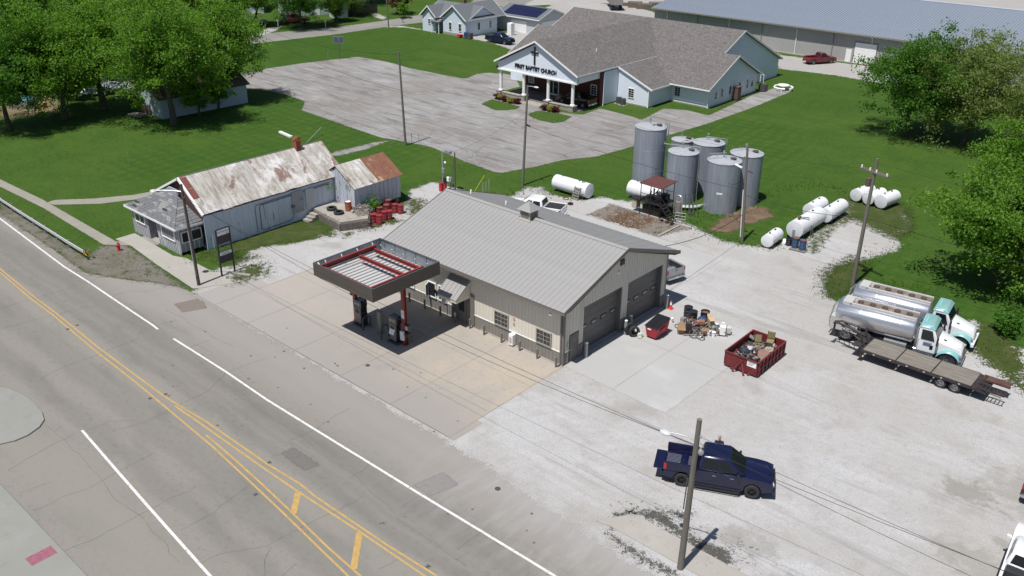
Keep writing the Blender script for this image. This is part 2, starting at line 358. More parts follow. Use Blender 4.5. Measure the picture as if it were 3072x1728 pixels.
park = PX([(760, 212), (905, 190), (1073, 170), (1165, 186), (1230, 205), (1390, 236), (1475, 222), (1500, 218), (1545, 228), (1560, 260), (1500, 275), (1560, 300), (1640, 330), (1745, 345), (1800, 325), (1905, 352),
 (1925, 360), (1990, 326), (2060, 330), (2125, 347), (2260, 284), (2330, 262), (2385, 270), (2260, 322), (2120, 372), (1985, 412), (1905, 438), (1790, 470), (1690, 480), (1600, 502), (1495, 520), (1400, 487), (1290, 440), (1200, 423), (1140, 412), (1060, 385), (905, 331), (915, 305), (850, 282), (780, 268), (700, 262), (690, 235)])
isl1 = PX([(1443, 312), (1475, 298), (1560, 320), (1552, 327), (1524, 331), (1487, 332)]); isl2 = PX([(1585, 342), (1612, 332), (1675, 340), (1715, 350), (1690, 366), (1662, 370), (1614, 360), (1590, 350)])
sheet('church_parking', park, .013, PARK, .5, .4, holes=(isl1, isl2))
sheet('broken_path', PX([(1150, 428), (1165, 421), (1120, 428), (1060, 443), (1005, 455), (985, 466), (1010, 468), (1045, 460), (1100, 447)]), .007, gmat('broken walk', f_parking, .4, 2.2), .25, .2)
# concrete slabs on the lot
tan = [(-.0, -.0), (0.25, -11.0), (-27.8, -10.95), (-27.6, -6.6), (-25.3, -6.0), (-25.1, 3.2), (-17, 3.2), (-16.7, 0)]
sheet('concrete_apron', tan, .017, TAN, .5, 0)
whs = [(.03, 0), (8.3, -.2), (8.4, 13), (.03, 13)]
sheet('white_apron', whs, .018, gmat('white apron concrete', f_white, .12, 1.2, soft=.05, bs=20, bst=.15), .4, .3)
sheet('rear_apron', [(-19, 12.3), (-1, 12.3), (-1, 23.4), (-19, 23.4)], .018, gmat('rear apron', f_white, .1, 1.2, soft=.05, bs=20, bst=.15), .4, .3)
oil = [(-16.2, 23.6), (-8.0, 23.6), (-6.9, 27.2), (-16.0, 27.6)]
sheet('stained_gravel_bed', oil, .022, OIL, .4, .1)
sheet('trailer_pad_gravel', PX([(2610, 560), (2720, 620), (2740, 690), (2690, 720), (2640, 700), (2560, 660), (2500, 680), (2440, 760), (2420, 740), (2530, 640), (2545, 600)]), .016, WEED2, .4, .3)
sheet('bare_dirt', PX([(2120, 690), (2190, 700), (2290, 640), (2300, 620), (2250, 622), (2190, 640)]), .008, DIRT, .3, .5)
sheet('dirt_patch', PX([(2240, 620), (2300, 622), (2320, 650), (2250, 672), (2205, 668)]), .012, DIRT, .3, .5)
# weeds creeping into the gravel
for i, pl in enumerate(([(600, 765), (680, 745), (740, 700), (860, 655), (955, 668), (1030, 710), (1160, 650), (1200, 665), (1010, 705), (880, 725), (760, 742), (690, 770), (640, 775)],
  [(690, 840), (740, 800), (790, 795), (800, 820), (740, 838), (700, 850)], [(655, 780), (700, 800), (770, 770), (720, 765)], [(1225, 600), (1260, 600), (1275, 640), (1235, 640)],
  [(2470, 820), (2560, 770), (2600, 790), (2550, 880), (2480, 890)], [(2860, 990), (2960, 970), (3072, 1060), (3072, 1180), (2960, 1090), (2900, 1040)])):
    sheet('weeds', PX(pl), .021, WEED if i in (0, 5) else WEED2, .3, .8)
for pl in ([(1895, 1540), (1960, 1530), (2000, 1545), (2045, 1590), (2090, 1620), (2180, 1650), (2200, 1690), (2150, 1690), (2050, 1620), (1960, 1560)], [(1825, 1600), (1850, 1540), (1900, 1530), (1895, 1545)], [(1830, 1605), (1890, 1645), (2040, 1728), (2010, 1728), (1870, 1650)], [(2000, 1535), (2080, 1540), (2050, 1560)]):
    sheet('weeds', PX(pl), .021, gmat('dark weed litter', lambda nt, p: lay(nt, p, (.10, .095, .085), [(3, .5, .7, (.045, .06, .02), .8, S1, 0), (14, .45, .7, (.2, .19, .18), .7, S1, 0)]), .55, 3.2, soft=.05, bs=9, bst=1, bd=.05), .2, .5)
sheet('shoulder', PX([(0, 600), (60, 640), (170, 715), (262, 775), (300, 740), (380, 735), (470, 800), (560, 868), (480, 852), (300, 828), (250, 815), (180, 760), (0, 644)]), .010, SHOULD, .3, .4)
sheet('sidewalk', PX([(-40, 515), (0, 538), (130, 600), (350, 726), (390, 718), (475, 700), (480, 735), (375, 737), (310, 735), (130, 625), (0, 561), (-40, 545)]), .03, WALK, .25, .1)
sheet('storefront_walk', PX([(345, 718), (405, 700), (520, 768), (560, 775), (705, 850), (580, 868), (470, 795), (395, 740)]), .034, WALKT, .25, .1)
sheet('garden_path', PX([(140, 608), (165, 600), (280, 596), (400, 585), (470, 572), (475, 586), (400, 600), (300, 612), (160, 615)]), .022, WALK, .25, .1)
sheet('pole_walk', [(11.0, -11.1), (12.2, -9.2), (22, -9.2), (40, -9.1), (40, -10.7), (11.9, -10.85)], .030, WALKT, .25, .1)
# far side: kerbed forecourt and the rounded island
FORE = gmat('forecourt concrete', lambda nt, p: lay(nt, p, (.31, .31, .285), [(.3, .45, .7, (.35, .35, .325), .8, S1, 0), (.8, .55, .75, (.23, .23, .21), .5, S1, 0), (14, .5, .75, (.25, .25, .23), .4, S1, 0)]), bs=25, bst=.15)
bm = MB(); bm.bx(-15.4, 70, -60, -30.45, -.2, .12); tag(bm.ob('forecourt', FORE, smooth=0, bevel=.03), kind='structure')
isl = PX([(0, 1163), (30, 1170), (70, 1187), (105, 1213), (128, 1240), (134, 1262), (120, 1283), (85, 1308), (45, 1325), (0, 1335)]) + [(-22, -36), (-32, -36), (-30, -27.2)]
bm = MB(); bm.prism(isl, 'z', -.2, .1); tag(bm.ob('traffic_island', FORE, smooth=0, bevel=.03), kind='structure')
bm = MB(); bm.poly([(-7.62, -31.95, .124), (-6.87, -31.95, .124), (-6.87, -30.72, .124), (-7.62, -30.72, .124)])
tag(bm.ob('red_paint_patch', M('faded red paint', (.25, .09, .125), .8, a=.25, s=5), smooth=0), kind='structure')
# far roads, drives and yards
sheet('side_road', PX([(640, 128), (700, 112), (760, 104), (1060, 75), (1200, 55), (1330, 32), (1410, 10), (1450, -30), (1700, -30), (1660, -8), (1600, 8), (1480, 22), (1400, 40), (1336, 60), (1200, 75), (1150, 82), (1000, 104), (760, 131), (640, 150)]) , .007, SIDE, .8, .6)
sheet('driveway', PX([(1150, 82), (1200, 76), (1230, 82), (1336, 100), (1400, 112), (1500, 100), (1560, 95), (1600, 100), (1540, 150), (1470, 128), (1330, 100), (1210, 82)]), .010, YARD, .6, .4)
sheet('trailer_yard', PX([(1480, 24), (1560, 18), (1600, 0), (1650, -30), (2060, -30), (2070, 12), (1800, 10), (1900, 20), (2050, 60), (1900, 120), (1600, 120), (1560, 75), (1500, 60), (1490, 40)]), .012, YARD, .8, .5)
sheet('warehouse_yard', PX([(2050, 60), (2060, 20), (2340, 165), (2660, 206), (3000, 240), (3000, 290), (2625, 248), (2500, 225), (2340, 207), (2325, 190)]), .014, YARD, .8, .5)
sheet('far_yard', [(-60, 150), (60, 150), (60, 260), (-60, 260)], .008, YARD, 4, .5)
sheet('turning_grass', PX([(1500, 38), (1560, 18), (1660, 14), (1640, 22), (1520, 45)]), .016, gmat('verge grass', f_lawn, .4, .6, soft=.05), .8, .5)
sheet('dry_ground', PX([(0, 300), (60, 290), (160, 290), (200, 320), (160, 345), (60, 350), (0, 355)]), .009, DRY, .5, .8)
sheet('driveway', PX([(752, 106), (800, 85), (850, 78), (820, 95), (790, 106)]), .009, YARD, .5, .4)
sheet('driveway', PX([(1110, 45), (1150, 60), (1160, 52), (1130, 40)]), .009, YARD, .5, .4)
for pl in ([(1395, 238), (1430, 222), (1470, 218), (1540, 232), (1530, 242), (1470, 250), (1420, 246)], [(2010, 262), (2050, 250)], ):
    if len(pl) > 3: sheet('church_walk', PX(pl), .017, PARK, .5, .3)
# ------------------------------------------------------------ painted lines, joints, cracks
def ribbon(mb, pts, w, z):
    pts = [Vector((p[0], p[1], z)) for p in pts]; vs = []
    for i, p in enumerate(pts):
        d = (pts[min(i + 1, len(pts) - 1)] - pts[max(i - 1, 0)]).normalized(); n = Vector((-d.y, d.x, 0)) * (w / 2 if not isinstance(w, list) else w[i] / 2)
        vs += [p + n, p - n]
    mb.add(vs, [(2 * i, 2 * i + 1, 2 * i + 3, 2 * i + 2) for i in range(len(pts) - 1)])
def pmat(name, c, th=.60):
    mt, nt, b = newmat(name); pos = N(nt, 'ShaderNodeNewGeometry').outputs['Position']
    f = mapr(nt, noise_n(nt, pos, 3, 6), .3, .7, .82, 1.1); mul = N(nt, 'ShaderNodeVectorMath', operation='SCALE'); mul.inputs[0].default_value = c
    nt.links.new(f, mul.inputs['Scale']); nt.links.new(mul.outputs[0], b.inputs['Base Color']); b.inputs['Roughness'].default_value = .7
    k = mapr(nt, noise_n(nt, pos, 7, 8, .75), th, th + .03, 1, 0); tr = N(nt, 'ShaderNodeBsdfTransparent'); mx = N(nt, 'ShaderNodeMixShader')
    nt.links.new(k, mx.inputs[0]); nt.links.new(tr.outputs[0], mx.inputs[1]); nt.links.new(b.outputs[0], mx.inputs[2]); nt.links.new(mx.outputs[0], nt.nodes['Material Output'].inputs[0])
    return mt
WP = pmat('white line paint', (.64, .64, .63), .575); YP = pmat('yellow line paint', (.44, .29, .10), .60)
def line(name, segs, w, mat, z=.012):
    for px in segs:
        mb = MB(); ribbon(mb, PX(px), w, z); tag(mb.ob(name, mat, smooth=0), kind='structure')
line('white_road_line', [[(-60, 612), (0, 656), (192, 800), (267, 847), (385, 927), (460, 977), (474, 988)], [(520, 1016), (600, 1066), (680, 1117), (800, 1199), (960, 1298), (1110, 1390), (1259, 1482), (1449, 1597), (1664, 1728), (1800, 1810)],
   [(246, 1291), (353, 1415), (452, 1528), (598, 1692), (630, 1728), (720, 1830)]], .15, WP)
line('yellow_road_line', [[(-60, 762), (0, 806), (99, 888), (169, 940), (298, 1045), (416, 1133), (503, 1196), (620, 1266), (800, 1391), (900, 1452), (946, 1490), (1164, 1637), (1310, 1728), (1400, 1785)],
   [(-60, 774), (6, 822), (92, 896), (161, 947), (290, 1056), (406, 1146), (477, 1205), (640, 1342), (750, 1445), (838, 1528), (909, 1597), (1044, 1728), (1100, 1785)],
   [(525, 1218), (600, 1270), (692, 1335), (800, 1411), (888, 1471), (1077, 1594), (1274, 1728), (1350, 1780)], [(619, 1306), (700, 1375), (784, 1451), (880, 1542), (982, 1641), (1081, 1728), (1140, 1785)]], .115, YP)
line('yellow_road_line', [[(895, 1476), (880, 1541)], [(1079, 1597), (1061, 1708)]], .34, YP, .016)
JM = M('tar and grit in joints', (.10, .096, .09), .9, a=.3, s=4)
for i, (pl, c) in enumerate((([(520, 912), (605, 893), (622, 925), (548, 938)], (.235, .20, .175)), ([(1240, 1455), (1330, 1415), (1378, 1455), (1290, 1490)], (.27, .26, .25)), ([(840, 1360), (880, 1340), (960, 1395), (915, 1415)], (.19, .18, .17)))):
    sheet('asphalt_patch', PX(pl), .0095, gmat('old patch %d' % i, lambda nt, p, c=c: lay(nt, p, c, [(3, .45, .7, tuple(x * .8 for x in c), .6, S1, 0), (20, .45, .7, tuple(x * 1.2 for x in c), .5, S1, 0)]), .08, 3, soft=.05, bs=25, bst=.2), .2, .2)
SPM = M('old oil drip', (.11, .105, .10), .8, a=.3)
mb = MB()
for k in range(46):
    q = G(*rnd.choice([(rnd.uniform(300, 1300), rnd.uniform(900, 1200)), (rnd.uniform(1100, 1700), rnd.uniform(1500, 1728)), (rnd.uniform(500, 1400), rnd.uniform(1050, 1300))])); r_ = rnd.uniform(.02, .09)
    mb.poly([(q.x + r_ * math.cos(a) * rnd.uniform(.7, 1.4), q.y + r_ * math.sin(a), .0235) for a in [j * .785 for j in range(8)]])
tag(mb.ob('oil_spots', SPM, smooth=0), kind='structure')
mb = MB()
def jit(px, amp=.12, step=.5):
    pts = PX(px); out = []
    for a, b in zip(pts, pts[1:]):
        a = Vector(a + (0,)); b = Vector(b + (0,)); n = max(1, int((b - a).length / step)); d = (b - a).normalized(); nn = Vector((-d.y, d.x, 0))
        for k in range(n):
            q = a.lerp(b, k / n); out.append(q + nn * (noise.noise(q * .9) + .5 * noise.noise(q * 3)) * amp)
    out.append(Vector(pts[-1] + (0,))); return out
ROADC = [[(0, 813), (240, 813)], [(0, 926), (120, 890), (267, 847), (300, 830)], [(0, 988), (160, 945), (300, 915)], [(120, 1140), (180, 1105), (300, 1062), (410, 1018), (420, 1000), (460, 978), (530, 960)],
 [(540, 1215), (620, 1175), (680, 1117), (800, 1075)], [(450, 1255), (510, 1228), (545, 1212)], [(258, 1290), (330, 1265), (400, 1262)], [(560, 1045), (630, 1020)], [(350, 1288), (430, 1268), (510, 1235)],
 [(100, 1534), (190, 1492), (260, 1468), (353, 1415), (460, 1358)], [(192, 1652), (300, 1612), (420, 1542), (452, 1528), (590, 1458)], [(545, 1593), (640, 1535), (745, 1458)], [(600, 1690), (680, 1655), (800, 1637), (900, 1588), (1010, 1530), (1090, 1488)],
 [(20, 1410), (110, 1360), (230, 1300)], [(140, 1270), (200, 1330), (290, 1420), (350, 1500), (420, 1545), (540, 1690)], [(790, 1728), (795, 1680), (815, 1640)], [(1045, 1440), (1110, 1392)], [(1200, 1525), (1262, 1485)], [(1370, 1650), (1440, 1600)], [(860, 1330), (920, 1300), (1050, 1225)],
 [(850, 1728), (890, 1690)], [(200, 930), (165, 960), (180, 990)], [(500, 930), (640, 1010), (700, 1040)], [(338, 885), (400, 872), (430, 876), (520, 858)], [(560, 1020), (640, 1060)], [(1140, 1708), (1200, 1675)], [(150, 1448), (60, 1480)],
 [(400, 925), (480, 985), (600, 1080), (700, 1175), (780, 1230), (900, 1310), (1080, 1445), (1200, 1560), (1400, 1700)]]
for c in ROADC:
    p = jit(c, .18); ribbon(mb, p, [.012 + .022 * abs(noise.noise(q * 1.7)) for q in p], .0115)
tag(mb.ob('road_cracks', JM, smooth=0), kind='structure'); mb = MB()
APC = [[(560, 880), (650, 932), (850, 1058), (1000, 1160), (1090, 1215), (1180, 1270), (1335, 1318)], [(700, 825), (1062, 938)], [(700, 770), (850, 870), (1062, 1005), (1285, 1150), (1520, 1270)]]
LOTJ = [((-27.8, -10.9), (.2, -10.95)), ((.25, -11), (.05, 0)), ((-25, -3.4), (0, -3.4)), ((-27, -7.4), (0, -7.4)), ((-5, 0), (-5, -10.9)), ((-10, 0), (-10, -10.9)), ((-15, 0), (-15, -10.9)), ((-20.8, 3), (-20.8, -10.9)), ((-25.1, 3), (-25.2, -10.9)), ((4.2, 0), (4.2, 13)), ((.1, 6.6), (8.3, 6.6)), ((-19, 18), (-1, 18)), ((-10, 12.4), (-10, 23.4)), ((-19, 23.4), (-2, 23.4))]
for a, b in LOTJ:
    a = Vector(a + (0,)); b = Vector(b + (0,)); n = int((b - a).length / .8) + 1
    pts = [a.lerp(b, k / n) for k in range(n + 1)]
    w = .05 if a.y < -10 and b.y < -10 else .022
    ribbon(mb, [q + Vector((0, noise.noise(q) * .04, 0)) for q in pts], [w * (.6 + .8 * abs(noise.noise(q * 2 + Vector((5, 0, 0))))) for q in pts], .0225)
tag(mb.ob('slab_joints', JM, smooth=0), kind='structure'); mb = MB()
PKC = [[(905, 305), (1000, 345), (1075, 370), (1140, 395), (1210, 420), (1290, 435), (1330, 430)], [(1040, 178), (1090, 185), (1180, 205), (1260, 230), (1330, 240)], [(1350, 270), (1440, 300), (1475, 312)], [(1345, 325), (1420, 303)], [(1160, 440), (1220, 400)], [(1290, 430), (1370, 400), (1420, 420)],
 [(960, 350), (985, 340)], [(1000, 362), (1040, 350)], [(1030, 375), (1075, 368)], [(1120, 400), (1160, 388)], [(1195, 408), (1245, 402)], [(1400, 480), (1450, 440), (1500, 450)], [(1430, 500), (1470, 460), (1520, 470), (1560, 480)], [(1500, 300), (1560, 330), (1640, 350), (1700, 385), (1760, 395)], [(1560, 390), (1620, 340), (1700, 362)],
 [(1740, 420), (1830, 395), (1905, 372)], [(1640, 500), (1700, 460), (1800, 440)], [(960, 320), (1010, 310), (1030, 330)], [(1210, 360), (1260, 350), (1320, 345)], [(1335, 360), (1400, 350), (1440, 355)], [(1180, 250), (1260, 262), (1330, 275)], [(930, 210), (990, 200), (1060, 200)], [(1015, 370), (1040, 360), (1075, 378)],
 [(1480, 280), (1440, 275), (1400, 265)], [(1690, 372), (1720, 368), (1745, 352)], [(1960, 350), (2020, 335)], [(2020, 360), (2060, 345), (2070, 342)], [(2200, 310), (2230, 330)], [(1240, 400), (1280, 412), (1350, 432), (1440, 470), (1480, 500)], [(1440, 480), (1500, 495), (1540, 490)], [(1650, 470), (1730, 480)], [(1250, 300), (1340, 320), (1400, 345), (1500, 370)]]
for c in PKC:
    p = jit(c, .35); ribbon(mb, p, [.035 + .12 * abs(noise.noise(q * 1.1)) for q in p], .0175)
tag(mb.ob('parking_cracks', JM, smooth=0), kind='structure')
# ------------------------------------------------------------ shared paints
ROOFG = M('grey roof steel', (.285, .28, .276), .45, a=.08, s=.8, bs=3, bd=.004)
TANW = M('tan wall steel', (.64, .60, .525), .5, a=.05, s=1.2)
TAUPE = M('taupe trim steel', (.17, .155, .14), .5, a=.08, s=2)
GREYW = M('grey wall steel', (.22, .205, .185), .5, a=.07, s=2)
WHITEP = M('white paint', (.80, .80, .80), .5, a=.05)
BLACK = M('black plastic', (.018, .018, .022), .45, a=.3)
DKGREY = M('dark grey metal', (.07, .07, .072), .5, a=.2)
GALV = M('galvanised steel', (.42, .43, .44), .42, m=.55, a=.12, s=4)
STEEL = M('bright steel', (.62, .63, .65), .3, m=.8, a=.08)
RUSTRED = M('oxide red steel', (.22, .030, .028), .5, a=.2, s=3, c2=(.13, .05, .03), th=.6)
RUBBER = M('tyre rubber', (.028, .028, .03), .85, a=.3, s=8)
GLASS = M('dark window glass', (.022, .028, .034), .08, a=.3, s=.6, spec=.9)
DOORG = M('grey door steel', (.135, .128, .12), .5, a=.05)
CONC = M('weathered concrete', (.30, .28, .25), .9, a=.18, s=2, c2=(.15, .14, .12), th=.58, bs=12)
WOODG = M('weathered grey wood', (.22, .205, .18), .9, a=.3, s=2, st=(1, 8, 8), c2=(.10, .09, .08), th=.6, bs=20)
def rib_panel(w, h, ribs, t=.02, rh=.018, rw=.035, thick=None):
    mb = MB(); mb.bx(0, w, -t, 0, 0, h)
    for r in ribs: mb.bx(r - rw / 2, r + rw / 2, -t - rh, -t + .002, 0.002, h - .002)
    return mb
def window(parent, w, h, rz, loc, cols=2, rows=3, two=True, frame=None, depth=.07, glass=None):
    """frame with bars; panes are sub-parts. local: x across, y out, z up"""
    frame = frame or WHITEP; f = MB(); b = .075
    f.bx(-b, w + b, -.02, depth, -b, 0).bx(-b, w + b, -.02, depth, h, h + b).bx(-b, 0, -.02, depth, 0, h).bx(w, w + b, -.02, depth, 0, h)
    halves = [(0, w)] if not two else [(0, w / 2 - .025), (w / 2 + .025, w)]
    if two: f.bx(w / 2 - .025, w / 2 + .025, 0, depth - .005, 0, h)
    for a, c in halves:
        for i in range(1, cols): xx = a + (c - a) * i / cols; f.bx(xx - .012, xx + .012, .015, .045, 0, h)
        for i in range(1, rows): zz = h * i / rows; f.bx(a, c, .015, .042, zz - .012, zz + .012)
    o = f.ob('window', frame, parent, loc, rz, smooth=0)
    for a, c in halves:
        g = MB(); g.bx(a, c, .005, .02, 0, h); g.ob('pane', glass or GLASS, o, smooth=0)
    return o
# ------------------------------------------------------------ service station building
st = T('service_station', 'long tan metal service building with grey standing seam roof and two garage doors', 'building')
XL, WD, WH = -16.65, 12.27, 4.42
# front (road side) wall panels, each .9 m; lower grey wainscot panels
PW = .925; nP = 18
m_up = rib_panel(PW - .004, 3.40, [.0 + .03, .31, .62]).mesh('wall_panel', TANW, 0); m_lo = rib_panel(PW - .004, .90, [.03, .31, .62]).mesh('wainscot_panel', GREYW, 0)
for i in range(nP):
    inst(m_up, 'wall_panel', st, (XL + i * PW, 0, 1.02)); inst(m_lo, 'wainscot_panel', st, (XL + i * PW, 0, .06))
mb = MB(); mb.bx(XL, 0, -.05, .02, .96, 1.02); mb.bx(0, .05, -.05, .65, .96, 1.02); mb.ob('wainscot_trim', WHITEP, st, smooth=0)
MB().bx(XL - .05, .04, -.12, .1, -.1, .058).ob('foundation', CONC, st, smooth=0); MB().bx(-.1, .04, .1, WD, -.1, .05).ob('foundation', CONC, st, smooth=0)
# inner shell: rear and left walls
mb = MB(); mb.bx(XL, -.05, WD - .1, WD, 0, WH).bx(XL, XL + .1, .03, WD - .1, 0, WH); mb.prism([(.03, WH), (WD, WH), (WD / 2, 6.45)], 'x', XL, XL + .1); mb.ob('rear_wall', TANW, st, smooth=0)
# gable wall around the doors (x = 0)
SL = .338; yr = WD / 2
def topz(y): return 4.62 + SL * (yr - abs(y - yr)) - .1
def gpanel(y0, y1, z0, mat, z1=None):
    mb = MB(); za, zb = (topz(y0), topz(y1)) if z1 is None else (z1, z1)
    if z1 is None and y0 < yr < y1: pr = [(y0, z0), (y1, z0), (y1, zb), (yr, topz(yr)), (y0, za)]
    else: pr = [(y0, z0), (y1, z0), (y1, zb), (y0, za)]
    mb.prism(pr, 'x', -.06, 0)
    for k in range(3):
        y = y0 + .03 + (y1 - y0) * k / 3
        mb.bx(-.001, .03, y - .025, y + .025, z0 + .003, (topz(y) if z1 is None else z1) - .03)
    return mb
D1 = (2.12, 6.55); D2 = (7.25, 11.7); DH = 3.66
ys = [.02, .62]; 
n = 0
cuts = [.0, .61, 1.62, 2.12, 3.0, 3.89, 4.78, 5.67, 6.55, 7.25, 8.14, 9.03, 9.92, 10.81, 11.7, WD]
for a, b in zip(cuts, cuts[1:]):
    if (a, b) == (.61, 1.62): gpanel(a, b, 2.12, TANW).ob('wall_panel', TANW, st, smooth=0)
    elif D1[0] <= a < D1[1] or D2[0] <= a < D2[1]: gpanel(a, b, DH, TANW).ob('wall_panel', TANW, st, smooth=0)
    else:
        gpanel(a, b, 1.02, TANW).ob('wall_panel', TANW, st, smooth=0); gpanel(a, b, .06, GREYW, .96).ob('wainscot_panel', GREYW, st, smooth=0)
for lo, hi in (D1, D2):
    d = MB()
    for k in range(6): d.bx(-.42, -.37, lo, hi, k * DH / 6 + .012, (k + 1) * DH / 6 - .004)
    d.bx(-.46, -.42, lo, hi, 0, DH)
    go = d.ob('garage_door', DOORG, st, smooth=0)
    r = MB(); r.bx(-.5, -.061, lo - .02, lo, 0, DH).bx(-.5, -.061, hi, hi + .02, 0, DH).bx(-.5, -.061, lo, hi, DH, DH + .02)
    r.ob('door_jamb', TAUPE, st, smooth=0)
    for k in range(4):
        yc = lo + .55 + k * (hi - lo - 1.1) / 3
        f = MB(); f.bx(-.37, -.345, yc - .32, yc + .32, 1.66, 1.98); f.use
        w_ = f.ob('window_frame', BLACK, go, smooth=0)
        g = MB(); g.bx(-.345, -.338, yc - .25, yc + .25, 1.73, 1.91); g.ob('pane', M('pale reflecting pane', (.25, .26, .27), .15, a=.2), go, smooth=0)
mb = MB(); mb.bx(-.03, .045, .66, 1.58, .06, 2.06); do = mb.ob('side_door', DOORG, st, smooth=0)
mb = MB(); mb.bx(.045, .055, .9, 1.3, 1.4, 1.85); mb.ob('pane', GLASS, do, smooth=0)
mb = MB(); mb.cyl((.05, .76, 1.02), (.12, .76, 1.02), .03); mb.ob('handle', STEEL, do)
mb = MB(); mb.bx(0, .12, 6.0, 6.45, 5.45, 5.85); mb.ob('wall_lamp', BLACK, st, smooth=0, bevel=.02)
mb = MB(); mb.cyl((0, 5.9, 4.95), (.09, 5.9, 4.95), .13, .10, 12); l_ = mb.ob('camera_dome', WHITEP, st)
# corner trims
MB().bx(-.12, .05, -.055, .10, .05, WH + .03).ob('corner_trim', TAUPE, st, smooth=0); MB().bx(-.06, .04, WD - .12, WD + .02, .05, WH).ob('corner_trim', TAUPE, st, smooth=0)
# roof: one panel per standing seam run
RX0, RX1, RY0, RY1, ZE, ZR = -17.22, .57, -.755, 13.02, 4.50, 6.83
yr = (RY0 + RY1) / 2; NR = 44; pw = (RX1 - RX0) / NR
for side in (0, 1):
    y0, y1 = (RY0, yr) if side == 0 else (RY1, yr)
    L = math.hypot(yr - RY0, ZR - ZE)
    mb = MB(); mb.slab([(0, y0, ZE), (pw - .003, y0, ZE), (pw - .003, y1, ZR), (0, y1, ZR)], .03)
    sl = (ZR - ZE) / (y1 - y0)
    mb.slab([(0, y0, ZE + .02), (.022, y0, ZE + .02), (.022, y1, ZR + .02), (0, y1, ZR + .02)], .019)
    me = mb.mesh('roof_panel', ROOFG, 0)
    for k in range(NR): inst(me, 'roof_panel', st, (RX0 + k * pw, 0, 0))
mb = MB(); mb.slab([(RX0, yr - .22, ZR - .03), (RX1, yr - .22, ZR - .03), (RX1, yr, ZR + .06), (RX0, yr, ZR + .06)], .03).slab([(RX0, yr, ZR + .06), (RX1, yr, ZR + .06), (RX1, yr + .22, ZR - .03), (RX0, yr + .22, ZR - .03)], .03)
mb.ob('ridge_cap', ROOFG, st, smooth=0)
mb = MB()
for x0, x1 in ((RX1, RX1 + .03), (RX0 - .03, RX0)):
    mb.prism([(RY0 - .02, ZE - .24), (RY0 - .02, ZE + .05), (yr, ZR + .07), (yr, ZR - .22)], 'x', x0, x1).prism([(yr, ZR - .22), (yr, ZR + .07), (RY1 + .02, ZE + .05), (RY1 + .02, ZE - .24)], 'x', x0, x1)
mb.bx(RX0, RX1, RY1 + .0, RY1 + .03, ZE - .24, ZE - .03); mb.bx(RX0, RX1, RY0 - .0, RY0 + .02, ZE - .26, ZE - .03)
mb.ob('rake_trim', TAUPE, st, smooth=0)
mb = MB(); mb.slab([(RX0, RY0 + .03, ZE - .2), (RX1 - .01, RY0 + .03, ZE - .2), (RX1 - .01, .03, ZE - .1), (RX0, .03, ZE - .1)], .02); mb.slab([(RX0, WD, ZE - .1), (RX1 - .01, WD, ZE - .1), (RX1 - .01, RY1 - .01, ZE - .2), (RX0, RY1 - .01, ZE - .2)], .02)
mb.slab([(.0, 0, 4.42), (RX1 - .01, 0, 4.42), (RX1 - .01, yr, 6.6), (0, yr, 6.6)], .02).slab([(0, WD, 4.42), (RX1 - .01, WD, 4.42), (RX1 - .01, yr, 6.6), (0, yr, 6.6)], .02)
mb.ob('soffit', TAUPE, st, smooth=0)
mb = MB(); g0 = RY0 - .03
mb.bx(RX0, RX1, g0 - .12, g0 - .105, ZE - .16, ZE - .01).bx(RX0, RX1, g0 - .12, g0, ZE - .17, ZE - .155)
mb.ob('gutter', TAUPE, st, smooth=0)
mb = MB()
for k in range(22): x = RX0 + .4 + k * .82; mb.bx(x, x + .025, g0 - .12, g0 + .02, ZE - .02, ZE + .004)
mb.ob('gutter_strap', GALV, st, smooth=0)
mb = MB(); mb.tube([(-.16, -.62, 4.3), (-.16, -.12, 4.05), (-.16, -.10, 3.9), (-.16, -.10, .25), (-.16, -.35, .1)], .05, 8); mb.ob('downspout', TAUPE, st)
mb = MB(); mb.tube([(-.05, WD + .1, 4.2), (-.05, WD + .1, .2)], .05, 8); mb.ob('downspout', DKGREY, st)
for x in (-12.45, -16.3):
    mb = MB(); mb.cyl((x, 8, 6.05), (x, 8, 6.5), .075, n=10); mb.ob('roof_vent', WHITEP, st)
# cupola
cu = MB(); cx = -8.45
cu.bx(cx - .48, cx + .48, yr - .48, yr + .48, 6.5, 7.35); cu.bx(cx - .56, cx + .56, yr - .56, yr + .56, 7.35, 7.42); cu.bx(cx - .6, cx + .6, yr - .62, yr - .48, 6.4, 6.72)
co = cu.ob('cupola', M('light tan trim', (.40, .385, .345), .5, a=.05), st, smooth=0)
mb = MB(); mb.add([(cx - .66, yr - .66, 7.42), (cx + .66, yr - .66, 7.42), (cx + .66, yr + .66, 7.42), (cx - .66, yr + .66, 7.42), (cx, yr, 8.05)], [(0, 1, 4), (1, 2, 4), (2, 3, 4), (3, 0, 4), (3, 2, 1, 0)])
mb.cyl((cx, yr, 7.98), (cx, yr, 8.25), .015); mb.ob('cupola_roof', ROOFG, co, smooth=0)
mb = MB()
for k in range(4): mb.bx(cx - .36, cx + .36, yr - .5, yr - .47, 6.86 + k * .11, 6.93 + k * .11).bx(cx + .47, cx + .5, yr - .36, yr + .36, 6.86 + k * .11, 6.93 + k * .11)
mb.ob('louvre', TAUPE, co, smooth=0)
